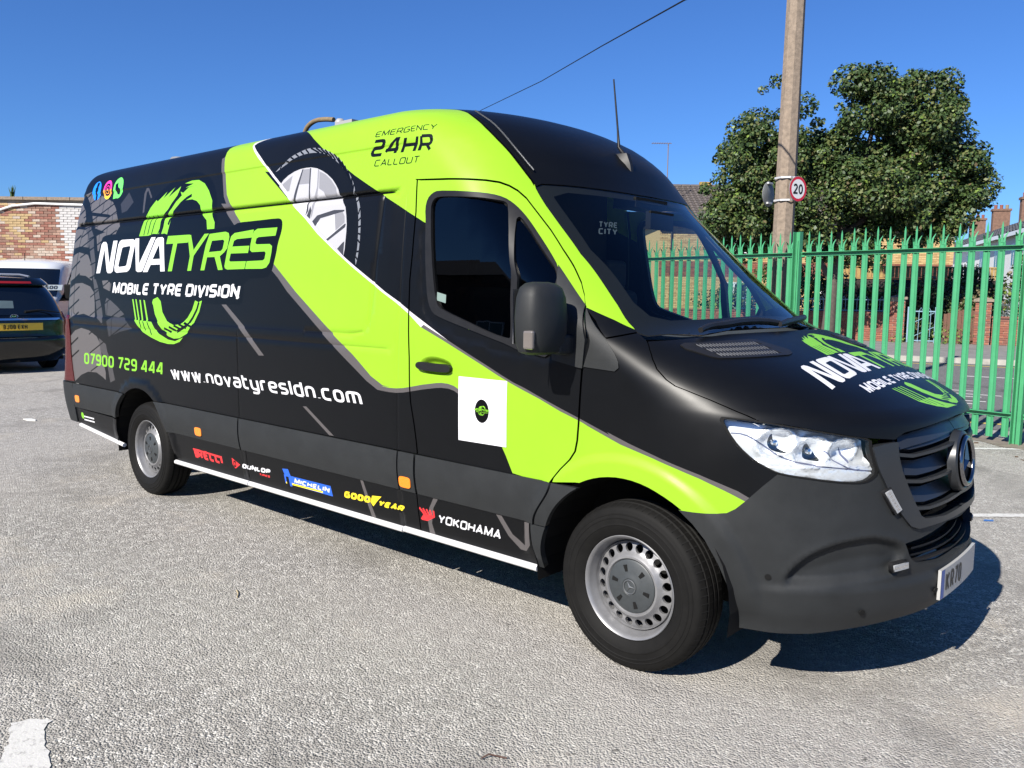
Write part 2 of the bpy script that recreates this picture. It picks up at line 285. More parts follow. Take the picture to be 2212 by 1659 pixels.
'streak2':[(-2225,608),(-2191,611),(-1933,471),(-1976,470)],
'streak3':[(-1714,254),(-1690,255),(-1616,54),(-1651,53)],
'streak4':[(-4346,1829),(-4362,1976),(-4339,2018),(-4301,2015),(-4227,1941),(-4246,1934),(-4308,1997),(-4327,1983),(-4322,1836)],
'streak5':[(-3660,2074),(-3694,2077)],
'streak6':[(-1132,257),(-1097,260),(-1140,202),(-1163,116),(-1148,59),(-1189,58),(-1192,125),(-1171,196)],
'streak7':[(-708,253),(-674,253),(-613,175),(-539,138),(-535,251),(-500,256),(-501,150),(-533,113),(-570,110),(-640,162)],
'smallline':[(-5129,1105),(-2932,1095)],
'wa_out':[(-2631,1986),(-2585,2016),(-2530,2035),(-2492,2055),(-2445,2071),(-2397,2081),(-2350,2091),(-2302,2095),(-2251,2092),(-2200,2085),(-2156,2074),(-2108,2058),(-2063,2040),(-2026,2021),(-1986,1995),(-1953,1968),(-1924,1942),(-1877,1898),(-1846,1859),(-1824,1820),(-1822,1793),(-1784,1772),(-1760,1729),(-1750,1675),(-1744,1630),(-1742,1586),(-1742,1541),(-1746,1497),(-1753,1452),(-1768,1412)],
'wa_in':[(-2610,1991),(-2518,2027),(-2422,2053),(-2325,2066),(-2216,2061),(-2133,2045),(-2055,2010),(-1983,1967),(-1918,1914),(-1869,1865),(-1838,1817),(-1842,1793),(-1797,1768),(-1772,1699),(-1762,1631),(-1759,1564),(-1760,1497),(-1773,1444)],
'wa_rim':[(-2566,1893),(-2531,1929),(-2485,1953),(-2428,1971),(-2371,1981),(-2313,1983),(-2263,1981),(-2203,1970),(-2150,1951),(-2097,1927),(-2042,1894),(-2004,1862),(-1975,1832),(-1957,1799),(-1930,1780),(-1887,1728),(-1874,1682),(-1865,1636),(-1864,1590),(-1867,1545),(-1870,1500),(-1880,1459),(-1965,1512),(-2047,1556),(-2167,1636),(-2264,1700),(-2387,1774),(-2502,1846)],
'wa1':[(-2529,1906),(-2440,1949),(-2451,1882),(-2452,1857),(-2499,1855),(-2552,1890)],
'wa2':[(-2343,1976),(-2269,1974),(-2257,1886),(-2360,1888),(-2362,1920)],
'wa3':[(-2176,1951),(-2113,1928),(-2049,1889),(-1996,1843),(-1978,1796),(-2083,1795),(-2106,1827),(-2156,1850)],
'wa4':[(-2350,1978),(-2339,1977),(-2367,1856),(-2377,1807),(-2391,1784),(-2406,1792),(-2390,1858)],
'wa5':[(-2275,1978),(-2262,1977),(-2235,1799),(-2233,1724),(-2258,1700),(-2251,1726),(-2247,1800)],
'wa6':[(-2367,1776),(-2265,1784),(-2234,1748),(-2263,1707),(-2310,1729)],
'wa7':[(-2243,1699),(-2214,1752),(-2200,1727),(-2211,1680)],
'wa8':[(-2186,1665),(-2142,1696),(-1988,1718),(-1893,1714),(-1894,1705),(-1985,1694),(-2108,1678),(-2154,1635)],
'wa9':[(-1979,1694),(-1906,1703),(-1888,1678),(-1884,1644),(-1961,1604)],
'wa10':[(-2043,1558),(-1880,1639),(-1872,1634),(-1878,1618),(-2027,1550)],
'wa11':[(-1938,1504),(-1892,1536),(-1876,1543),(-1880,1464)],
'wa12':[(-2136,1653),(-2075,1669),(-1984,1692),(-1966,1601),(-2033,1569),(-2099,1604)],
'wa13':[(-2194,1967),(-2180,1958),(-2164,1860),(-2167,1799),(-2190,1698),(-2204,1680),(-2195,1789),(-2178,1861)],
'mirror_shadow':[(-380,989),(-387,805),(-334,804),(-265,898)],
'dlogo_N':[(719,969),(761,907)],
'dlogo_A':[(1149,974)],
'dlogo_tt':[(960,1066),(1070,1076)],
'dlogo_tb':[(1197,862),(1058,916)],
'dlogo_M':[(908,924),(918,901)],
'hl1':[(530,741),(536,776),(609,698)],
'hl2':[(664,710),(669,740),(732,670)],
'hl3':[(764,740),(793,724),(823,663)],
'hl_ind':[(584,626),(608,653),(681,645),(914,623)],
'hl_blue':[(399,766),(443,766),(502,739),(585,685),(656,662),(914,631)],
'hl_blue2':[(736,710),(784,664),(831,640),(911,631)],
'bon_rear':[(164,1087),(194,1090),(314,1093),(444,1100),(622,1110),(796,1113),(936,1113),(1123,1119),(1227,1120)],
'ws_bot':[(41,1230),(76,1202),(138,1147),(159,1120),(198,1111),(319,1118),(465,1110),(656,1128),(835,1131),(1094,1125)],
'taillight':[(-5636,1043),(-5598,1046),(-5573,880),(-5579,725),(-5558,597),(-5535,493),(-5572,492),(-5606,541),(-5636,689)],
'wip1':[(450,1103),(531,1118),(614,1122),(734,1134),(874,1133),(949,1120)],
'wip2':[(938,1117),(998,1127),(1245,1142)],
'hl_all':[(532,756),(570,747)],
'tow':[(-5669,448)],
'tyrecity':[(-118,1590),(-79,1589),(-104,1535)],
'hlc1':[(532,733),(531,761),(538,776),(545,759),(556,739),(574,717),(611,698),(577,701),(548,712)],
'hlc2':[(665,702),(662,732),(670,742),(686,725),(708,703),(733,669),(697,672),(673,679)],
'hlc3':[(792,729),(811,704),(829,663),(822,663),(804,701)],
'rear_seam':[(-5209,1792),(-5353,1779),(-5374,1744),(-5428,1665),(-5464,1545),(-5504,1394),(-5525,1273)],
'rear_seam2':[(-5528,1162),(-5531,1073),(-5504,1055),(-5063,1049)],
'pan_end':[(-1761,1011),(-1612,1018),(-1534,1058),(-1513,1119),(-1526,1345),(-1564,1631),(-1590,1728)],
}
TR = {k: np.array(v, float)/1000 for k, v in TR.items()}
# ------------------------------------------------------------------ materials
MATS = {}
def mat(name, col, rough=.5, metal=0., spec=.5, coat=0., var=0., vscale=6., bump=0., bscale=200., alpha=None, emit=None, sub=None):
    if name in MATS: return MATS[name]
    m = bpy.data.materials.new(name); m.use_nodes = True; nt = m.node_tree; b = nt.nodes['Principled BSDF']
    b.inputs['Base Color'].default_value = (*col, 1); b.inputs['Roughness'].default_value = rough; b.inputs['Metallic'].default_value = metal
    b.inputs['Specular IOR Level'].default_value = spec; b.inputs['Coat Weight'].default_value = coat; b.inputs['Coat Roughness'].default_value = .08
    tc = nt.nodes.new('ShaderNodeTexCoord')
    if var:
        n = nt.nodes.new('ShaderNodeTexNoise'); n.inputs['Scale'].default_value = vscale; n.inputs['Detail'].default_value = 8; n.inputs['Roughness'].default_value = .65
        nt.links.new(tc.outputs['Object'], n.inputs['Vector'])
        mx = nt.nodes.new('ShaderNodeMix'); mx.data_type = 'RGBA'
        mx.inputs['A'].default_value = (*[c*(1-var) for c in col], 1); mx.inputs['B'].default_value = (*[min(1, c*(1+var)) for c in col], 1)
        mp = nt.nodes.new('ShaderNodeMapRange'); mp.inputs['From Min'].default_value = .3; mp.inputs['From Max'].default_value = .7
        nt.links.new(n.outputs['Fac'], mp.inputs['Value']); nt.links.new(mp.outputs[0], mx.inputs['Factor']); nt.links.new(mx.outputs['Result'], b.inputs['Base Color'])
        mr = nt.nodes.new('ShaderNodeMapRange'); mr.inputs['To Min'].default_value = max(0, rough-.08); mr.inputs['To Max'].default_value = min(1, rough+.08)
        nt.links.new(n.outputs['Fac'], mr.inputs['Value']); nt.links.new(mr.outputs[0], b.inputs['Roughness'])
    if bump:
        n2 = nt.nodes.new('ShaderNodeTexNoise'); n2.inputs['Scale'].default_value = bscale; n2.inputs['Detail'].default_value = 4
        nt.links.new(tc.outputs['Object'], n2.inputs['Vector'])
        bp = nt.nodes.new('ShaderNodeBump'); bp.inputs['Strength'].default_value = bump; bp.inputs['Distance'].default_value = .002
        nt.links.new(n2.outputs['Fac'], bp.inputs['Height']); nt.links.new(bp.outputs[0], b.inputs['Normal'])
    if emit: b.inputs['Emission Color'].default_value = (*col, 1); b.inputs['Emission Strength'].default_value = emit
    MATS[name] = m; return m
def glass(name, tint, ior=1.5, rough=.0):
    if name in MATS: return MATS[name]
    m = bpy.data.materials.new(name); m.use_nodes = True; nt = m.node_tree; nt.nodes.clear()
    o = nt.nodes.new('ShaderNodeOutputMaterial'); t = nt.nodes.new('ShaderNodeBsdfTransparent'); t.inputs[0].default_value = (*tint, 1)
    g = nt.nodes.new('ShaderNodeBsdfGlossy'); g.inputs['Roughness'].default_value = rough
    f = nt.nodes.new('ShaderNodeFresnel'); f.inputs['IOR'].default_value = ior
    # same reflectance from either face of the pane
    ge = nt.nodes.new('ShaderNodeNewGeometry'); mi = nt.nodes.new('ShaderNodeMix'); mi.data_type = 'FLOAT'
    mi.inputs['A'].default_value = ior; mi.inputs['B'].default_value = 1/ior
    nt.links.new(ge.outputs['Backfacing'], mi.inputs['Factor']); nt.links.new(mi.outputs['Result'], f.inputs['IOR'])
    x = nt.nodes.new('ShaderNodeMixShader'); nt.links.new(f.outputs[0], x.inputs[0]); nt.links.new(t.outputs[0], x.inputs[1]); nt.links.new(g.outputs[0], x.inputs[2])
    nt.links.new(x.outputs[0], o.inputs[0]); MATS[name] = m; return m

# ------------------------------------------------------------------ object helpers
def tag(o, label=None, cat=None, group=None, kind=None):
    if label: o['label'] = label
    if cat: o['category'] = cat
    if group: o['group'] = group
    if kind: o['kind'] = kind
    return o
def empty(name, loc=(0, 0, 0), rz=0, label=None, cat=None, group=None):
    o = bpy.data.objects.new(name, None); C.objects.link(o); o.location = loc; o.rotation_euler = (0, 0, rz); o.empty_display_size = .2
    return tag(o, label, cat, group)
def link(name, me, parent=None, mats=None):
    o = bpy.data.objects.new(name, me); C.objects.link(o)
    if mats and not me.materials:
        for m in (mats if isinstance(mats, (list, tuple)) else [mats]): me.materials.append(m)
    if parent: o.parent = parent
    return o
def mesh(name, V, F, mats=None, parent=None, mi=None, smooth=False, normals=None):
    me = bpy.data.meshes.new(name); me.from_pydata([tuple(v) for v in V], [], [tuple(f) for f in F])
    o = link(name, me, parent, mats)
    if mi is not None: me.polygons.foreach_set('material_index', list(mi))
    if smooth: me.polygons.foreach_set('use_smooth', [True]*len(me.polygons))
    if normals is not None: me.normals_split_custom_set_from_vertices([tuple(n) for n in normals])
    me.update(); return o
def auto_smooth(o, ang=35):
    me = o.data; bm = bmesh.new(); bm.from_mesh(me)
    for e in bm.edges: e.smooth = len(e.link_faces) == 2 and e.calc_face_angle(0) < R(ang)
    for f in bm.faces: f.smooth = True
    bm.to_mesh(me); bm.free(); return o
class MB:
    """collects boxes, tubes, lathes and prisms into one mesh"""
    def __init__(s): s.V = []; s.F = []; s.M = []; s.m = 0
    def add(s, V, F):
        b = len(s.V); s.V += [tuple(v) for v in V]; s.F += [tuple(i+b for i in f) for f in F]; s.M += [s.m]*len(F)
    def box(s, c, d, rz=0, M=None):
        x, y, z = d[0]/2, d[1]/2, d[2]/2
        V = [Vector((a*x, b*y, e*z)) for a in (-1, 1) for b in (-1, 1) for e in (-1, 1)]
        m = M or Matrix.Rotation(rz, 3, 'Z'); V = [m @ v + Vector(c) for v in V]
        s.add(V, [(0, 1, 3, 2), (4, 6, 7, 5), (0, 4, 5, 1), (2, 3, 7, 6), (0, 2, 6, 4), (1, 5, 7, 3)])
    def tube(s, pts, r, n=8, cap=True):
        pts = [Vector(p) for p in pts]; rr = r if isinstance(r, (list, tuple)) else [r]*len(pts); V = []; F = []; up0 = None
        for i, p in enumerate(pts):
            t = (pts[min(i+1, len(pts)-1)]-pts[max(i-1, 0)]).normalized()
            if up0 is None: up0 = t.orthogonal().normalized()
            u = (up0 - t*up0.dot(t)).normalized(); up0 = u; w = t.cross(u)
            V += [p+(u*math.cos(a)+w*math.sin(a))*rr[i] for a in [2*math.pi*k/n for k in range(n)]]
        for i in range(len(pts)-1):
            for k in range(n): F.append((i*n+k, i*n+(k+1) % n, (i+1)*n+(k+1) % n, (i+1)*n+k))
        if cap: F += [tuple(range(n-1, -1, -1)), tuple(range((len(pts)-1)*n, len(pts)*n))]
        s.add(V, F)
    def lathe(s, prof, n=48, M=None, close=False):
        """prof: (r, h) pairs round local z"""
        M = M or Matrix.Identity(4); V = []; F = []; k = len(prof)
        for i in range(n):
            a = 2*math.pi*i/n; V += [M @ Vector((r*math.cos(a), r*math.sin(a), h)) for r, h in prof]
        for i in range(n):
            j = (i+1) % n
            for q in range(k-1): F.append((i*k+q, j*k+q, j*k+q+1, i*k+q+1))
        s.add(V, F)
    def prism(s, poly, d, M=None):
        """polygon in local xy extruded d along local z"""
        M = M or Matrix.Identity(4); n = len(poly)
        V = [M @ Vector((x, y, 0)) for x, y in poly]+[M @ Vector((x, y, d)) for x, y in poly]
        F = [tuple(range(n-1, -1, -1)), tuple(range(n, 2*n))]+[(i, (i+1) % n, n+(i+1) % n, n+i) for i in range(n)]
        s.add(V, F)
    def build(s, name, mats, parent=None, smooth=None):
        o = mesh(name, s.V, s.F, mats, parent, s.M)
        bm = bmesh.new(); bm.from_mesh(o.data); bmesh.ops.recalc_face_normals(bm, faces=bm.faces); bm.to_mesh(o.data); bm.free()
        if smooth: auto_smooth(o, smooth)
        return o

# ------------------------------------------------------------------ polygons and lettering
def dens(poly, step=.03, closed=True):
    out = []; n = len(poly)
    for i in range(n if closed else n-1):
        a = np.array(poly[i]); b = np.array(poly[(i+1) % n]); k = max(1, int(np.ceil(np.linalg.norm(b-a)/step)))
        out += [tuple(a+(b-a)*j/k) for j in range(k)]
    if not closed: out.append(tuple(poly[-1]))
    return out
def smooth_line(pts, it=2):
    pts = [tuple(p) for p in pts]
    for _ in range(it):
        o = [pts[0]]
        for a, b in zip(pts, pts[1:]):
            o += [(a[0]*.75+b[0]*.25, a[1]*.75+b[1]*.25), (a[0]*.25+b[0]*.75, a[1]*.25+b[1]*.75)]
        pts = o+[pts[-1]]
    return pts
def smooth_line3(pts, it=2):
    pts = [Vector(p) for p in pts]
    for _ in range(it):
        o = [pts[0]]
        for a, b in zip(pts, pts[1:]): o += [a*.75+b*.25, a*.25+b*.75]
        pts = o+[pts[-1]]
    return pts
def smooth_poly(pts, it=2):
    pts = [tuple(p) for p in pts]
    for _ in range(it):
        o = []
        for a, b in zip(pts, pts[1:]+pts[:1]):
            o += [(a[0]*.75+b[0]*.25, a[1]*.75+b[1]*.25), (a[0]*.25+b[0]*.75, a[1]*.25+b[1]*.75)]
        pts = o
    return pts
def pip(pt, poly):
    x, y = pt; r = False; n = len(poly)
    for i in range(n):
        x1, y1 = poly[i]; x2, y2 = poly[i-1]
        if (y1 > y) != (y2 > y) and x < (x2-x1)*(y-y1)/(y2-y1)+x1: r = not r
    return r
def stroke(pts, w, closed=False, ext=True):
    """quads covering a polyline of width w (they overlap at the joints)"""
    out = []; n = len(pts); P2 = [np.array(p, float) for p in pts]
    for i in range(n if closed else n-1):
        a = P2[i]; b = P2[(i+1) % n]; d = b-a; l = np.linalg.norm(d)
        if l < 1e-9: continue
        d /= l; nn = np.array([-d[1], d[0]])*w/2; ea = eb = 0
        def turn(p, q, r):
            u = q-p; v = r-q; u = u/max(1e-9, np.linalg.norm(u)); v = v/max(1e-9, np.linalg.norm(v)); c = np.clip(u@v, -1, 1)
            return min(w*.5*math.tan(math.acos(c)/2), w*.62)
        if closed or i > 0: ea = turn(P2[i-1], a, b)
        if closed or i < n-2: eb = turn(a, b, P2[(i+2) % n])
        out.append([tuple(a-d*ea+nn), tuple(a-d*ea-nn), tuple(b+d*eb-nn), tuple(b+d*eb+nn)])
    return out
def roundp(pts, r, closed=False):
    out = []; n = len(pts); P2 = [np.array(p, float) for p in pts]
    for i in range(n):
        if not closed and i in (0, n-1): out.append(tuple(P2[i])); continue
        a, b, c = P2[i-1], P2[i], P2[(i+1) % n]; u = a-b; v = c-b; lu = np.linalg.norm(u); lv = np.linalg.norm(v); k = min(r, lu*.5, lv*.5)
        if k < 1e-6: out.append(tuple(b)); continue
        p = b+u/lu*k; q = b+v/lv*k
        for t in (0, .33, .67, 1): out.append(tuple(p*(1-t)**2+2*b*t*(1-t)+q*t*t))
    return out
# glyph: (advance width, [(closed, rounded, points)...]) on the centre-line box 0..1
SQ = [(0, 0), (1, 0), (1, 1), (0, 1)]
GL = {
'A': (.95, [(0, 0, [(0, 0), (.5, 1), (1, 0)]), (0, 0, [(.2, .3), (.8, .3)])]),
'B': (.85, [(0, 0, [(0, 0), (0, 1)]), (0, 1, [(0, 0), (1, 0), (1, .5), (0, .5)]), (0, 1, [(0, .5), (.94, .5), (.94, 1), (0, 1)])]),
'C': (.85, [(0, 1, [(1, 0), (0, 0), (0, 1), (1, 1)])]),
'D': (.9, [(0, 0, [(0, 0), (0, 1)]), (0, 1, [(0, 1), (1, 1), (1, 0), (0, 0)])]),
'E': (.8, [(0, 1, [(1, 0), (0, 0), (0, 1), (1, 1)]), (0, 0, [(0, .5), (.9, .5)])]),
'G': (.9, [(0, 1, [(.55, .5), (1, .5), (1, 0), (0, 0), (0, 1), (1, 1)])]),
'H': (.9, [(0, 0, [(0, 0), (0, 1)]), (0, 0, [(1, 0), (1, 1)]), (0, 0, [(0, .5), (1, .5)])]),
'I': (.0, [(0, 0, [(0, 0), (0, 1)])]),
'J': (.7, [(0, 1, [(0, .25), (0, 0), (1, 0), (1, 1)])]),
'K': (.85, [(0, 0, [(0, 0), (0, 1)]), (0, 0, [(.95, 1), (.05, .45)]), (0, 0, [(.3, .58), (1, 0)])]),
'L': (.75, [(0, 1, [(0, 1), (0, 0), (1, 0)])]),
'M': (1.1, [(0, 0, [(0, 0), (0.04, 1), (.5, .15), (.96, 1), (1, 0)])]),
'N': (.9, [(0, 0, [(0, 0), (0, 1), (1, 0), (1, 1)])]),
'O': (.9, [(1, 1, SQ)]), '0': (.8, [(1, 1, SQ)]),
'P': (.85, [(0, 0, [(0, 0), (0, 1)]), (0, 1, [(0, 1), (1, 1), (1, .42), (0, .42)])]),
'R': (.85, [(0, 0, [(0, 0), (0, 1)]), (0, 1, [(0, 1), (1, 1), (1, .42), (0, .42)]), (0, 0, [(.6, .42), (1, 0)])]),
'S': (.85, [(0, 1, [(0, 0), (1, 0), (1, .5), (0, .5), (0, 1), (1, 1)])]),
'T': (.85, [(0, 0, [(0, 1), (1, 1)]), (0, 0, [(.5, 1), (.5, 0)])]),
'U': (.9, [(0, 1, [(0, 1), (0, 0), (1, 0), (1, 1)])]),
'V': (.9, [(0, 0, [(0, 1), (.5, 0), (1, 1)])]),
'W': (1.2, [(0, 0, [(0, 1), (.25, 0), (.5, .9), (.75, 0), (1, 1)])]),
'X': (.9, [(0, 0, [(0, 0), (1, 1)]), (0, 0, [(0, 1), (1, 0)])]),
'Y': (.9, [(0, 0, [(0, 1), (.5, .45), (1, 1)]), (0, 0, [(.5, .5), (.5, 0)])]),
'1': (.3, [(0, 0, [(0, .8), (1, 1), (1, 0)])]),
'2': (.8, [(0, 1, [(0, 1), (1, 1), (1, .5), (0, .5), (0, 0), (1, 0)])]),
'4': (.85, [(0, 0, [(.8, 0), (.8, 1), (.6, 1), (0, .28), (1, .28)])]),
'5': (.8, [(0, 1, [(1, 1), (0, 1), (0, .55), (1, .55), (1, 0), (0, 0)])]),
'7': (.75, [(0, 0, [(0, 1), (1, 1), (.35, 0)])]),
'8': (.8, [(1, 1, SQ), (0, 0, [(0, .5), (1, .5)])]),
'9': (.8, [(0, 1, [(0, 0), (1, 0), (1, 1), (0, 1), (0, .45), (1, .45)])]),
'a': (.75, [(0, 1, [(.05, .72), (1, .72), (1, 0), (0, 0), (0, .4), (1, .4)])]),
'c': (.7, [(0, 1, [(1, 0), (0, 0), (0, .72), (1, .72)])]),
'd': (.75, [(0, 0, [(1, 0), (1, 1)]), (0, 1, [(1, 0), (0, 0), (0, .72), (1, .72)])]),
'e': (.75, [(0, 1, [(1, 0), (0, 0), (0, .72), (1, .72), (1, .36), (0, .36)])]),
'l': (.0, [(0, 0, [(0, 0), (0, 1)])]),
'm': (1.15, [(0, 1, [(0, 0), (0, .72), (1, .72), (1, 0)]), (0, 0, [(.5, 0), (.5, .72)])]),
'n': (.75, [(0, 1, [(0, 0), (0, .72), (1, .72), (1, 0)])]),
'o': (.75, [(1, 1, [(0, 0), (1, 0), (1, .72), (0, .72)])]),
'r': (.5, [(0, 1, [(0, 0), (0, .72), (1, .72)])]),
's': (.7, [(0, 1, [(0, 0), (1, 0), (1, .36), (0, .36), (0, .72), (1, .72)])]),
't': (.5, [(0, 1, [(0, 1), (0, 0), (1, 0)]), (0, 0, [(0, .72), (1, .72)])]),
'v': (.75, [(0, 0, [(0, .72), (.5, 0), (1, .72)])]),
'w': (1.1, [(0, 0, [(0, .72), (.25, 0), (.5, .68), (.75, 0), (1, .72)])]),
'y': (.75, [(0, 1, [(0, .72), (0, 0), (1, 0)]), (0, 1, [(1, .72), (1, -.3), (.05, -.3)])]),
'.': (.0, [(0, 0, [(0, 0), (0, .04)])]),
}
def text_units(txt, sw=.16, wid=.62, gap=.14, space=.35, rr=.2):
    """stroke quads of a line of text, unit cap height; returns (quads, total width)"""
    x = 0; out = []; h = sw/2
    for ch in txt:
        if ch == ' ': x += space; continue
        adv, pl = GL[ch]; w = adv*wid
        for closed, rnd, pts in pl:
            q = [(x+h+px*w, h+py*(1-sw)) for px, py in pts]
            if rnd: q = roundp(q, rr, closed)
            out += stroke(q, sw, closed)
        x += w+sw+gap
    return out, x-gap
def text_on(txt, bl, br, tl, **k):
    Q, w = text_units(txt, **k); bl = np.array(bl); ex = (np.array(br)-bl)/w; ey = np.array(tl)-bl
    return [[tuple(bl+ex*x+ey*y) for x, y in q] for q in Q]

# ------------------------------------------------------------------ sheet cut from the skin
def cut(regions, holes=(), grid=.03, step=.03, lines=()):
    """regions[0] is the panel outline; later regions (polygon, material index) paint over it; returns verts2d, tris, material index"""
    V = []; F = []; own = []
    def addp(poly, tag_, st):
        p = dens(poly, st) if st else [tuple(a) for a in poly]
        if sum(p[i-1][0]*p[i][1]-p[i][0]*p[i-1][1] for i in range(len(p))) < 0: p = p[::-1]
        b = len(V); V.extend(p); F.append(list(range(b, b+len(p)))); own.append(tag_)
    addp(regions[0][0], ('r', regions[0][1]), step)
    for h in holes: addp(h, ('h', 0), step)
    for r in regions[1:]: addp(r[0], ('r', r[1]), .05)
    ED = []
    for l in lines:
        p = dens(l, step, False); b = len(V); V.extend(p); ED += [(b+i, b+i+1) for i in range(len(p)-1)]
    o = np.array(regions[0][0]); x0, y0 = o.min(0); x1, y1 = o.max(0)
    gx = np.arange(x0+grid*.5, x1, grid); gy = np.arange(y0+grid*.5, y1, grid)
    for i, a in enumerate(gx):
        for j, b in enumerate(gy): V.append((a+1e-4*((i*7+j*3) % 5), b+1e-4*((i*5+j*11) % 7)))
    v2, e2, f2, ov, oe, of = delaunay_2d_cdt([Vector(p) for p in V], ED, F, 1, 1e-6)
    tr = []; mi = []
    for f, src in zip(f2, of):
        best = None; ok = False; hole = False
        for sidx in sorted(src):
            t = own[sidx]
            if sidx == 0: ok = True; best = t[1]
            elif t[0] == 'h': hole = True
            else: best = t[1]
        if ok and not hole: tr.append(tuple(f)); mi.append(best)
    used = sorted({i for f in tr for i in f}); re = {a: b for b, a in enumerate(used)}
    return np.array([tuple(v2[i]) for i in used]), [tuple(re[i] for i in f) for f in tr], mi
def panel(name, regions, mats, parent=None, holes=(), grid=.03, off=0., rim=.02, mirror=None, disp=None, step=.03, lines=(), rim_m=None):
    """skin panel with turned-in edges. mirror: None own side, 'far' the far side only, 'both' (panel reaching the centre line)"""
    uv, tr, mi = cut(regions, holes, grid, step, lines)
    d = np.full(len(uv), float(off))
    if disp is not None: d = d+disp(uv)
    p, n = skin(uv[:, 0], uv[:, 1], d)
    # keep windings outward
    a = p[[t[0] for t in tr]]; b = p[[t[1] for t in tr]]; c = p[[t[2] for t in tr]]
    fn = np.cross(b-a, c-a); nn = n[[t[0] for t in tr]]; flip = (fn*nn).sum(1) < 0
    tr = [t[::-1] if f else t for t, f in zip(tr, flip)]
    if disp is not None:
        fn = np.where(flip[:, None], -fn, fn); vn = np.zeros_like(p)
        for k in range(3): np.add.at(vn, [t[k] for t in tr], fn)
        n = vn/np.maximum(np.linalg.norm(vn, axis=1, keepdims=True), 1e-12)
    if mirror == 'both':
        c0 = np.abs(p[:, 1]) < .004; n[c0, 1] = 0; n /= np.maximum(np.linalg.norm(n, axis=1, keepdims=True), 1e-12)
    V = [tuple(x) for x in p]; N = [tuple(x) for x in n]; F = list(tr); Mi = list(mi); sm = [True]*len(F)
    if rim:
        cnt = {}
        for t, m in zip(tr, mi):
            for k in range(3):
                e = (t[k], t[(k+1) % 3]); cnt[e] = m
        bd = [(e, m) for e, m in cnt.items() if (e[1], e[0]) not in cnt]
        idx = {}; rim_faces = []
        for (i, j), m in bd:
            for q in (i, j):
                if q not in idx:
                    idx[q] = (len(V), len(V)+1); V += [tuple(p[q]), tuple(p[q]-n[q]*rim)]; N += [tuple(n[q])]*2
            rim_faces.append((idx[j][0], idx[i][0], idx[i][1], idx[j][1])); F.append(rim_faces[-1]); Mi.append(m if rim_m is None else rim_m); sm.append(False)
        acc = {}
        for f in rim_faces:
            a, b, c = [np.array(V[k]) for k in f[:3]]; fn = np.cross(b-a, c-a); l = np.linalg.norm(fn)
            if l > 1e-12:
                for k in f: acc[k] = acc.get(k, 0)+fn/l
        for k, v in acc.items():
            l = np.linalg.norm(v)
            if l > 1e-6: N[k] = tuple(v/l)
    if mirror in ('far', 'both'):
        V2 = [(x, -y, z) for x, y, z in V]; N2 = [(x, -y, z) for x, y, z in N]
        if mirror == 'far': V, N, F = V2, N2, [f[::-1] for f in F]
        else:
            k = len(V); V = V+V2; N = N+N2; F = F+[tuple(i+k for i in f[::-1]) for f in F]; Mi = Mi+Mi; sm = sm+sm
    me = bpy.data.meshes.new(name); me.from_pydata(V, [], F)
    o = link(name, me, parent, mats)
    me.polygons.foreach_set('material_index', Mi); me.polygons.foreach_set('use_smooth', sm)
    me.normals_split_custom_set_from_vertices(N)
    me.update(); return o
m_chrome = mat('chrome', (.75, .76, .78), .08, metal=1.)
m_dark = mat('matt_black', (.006, .006, .006), .8, spec=.2)  # one even matt black shared by all the black parts
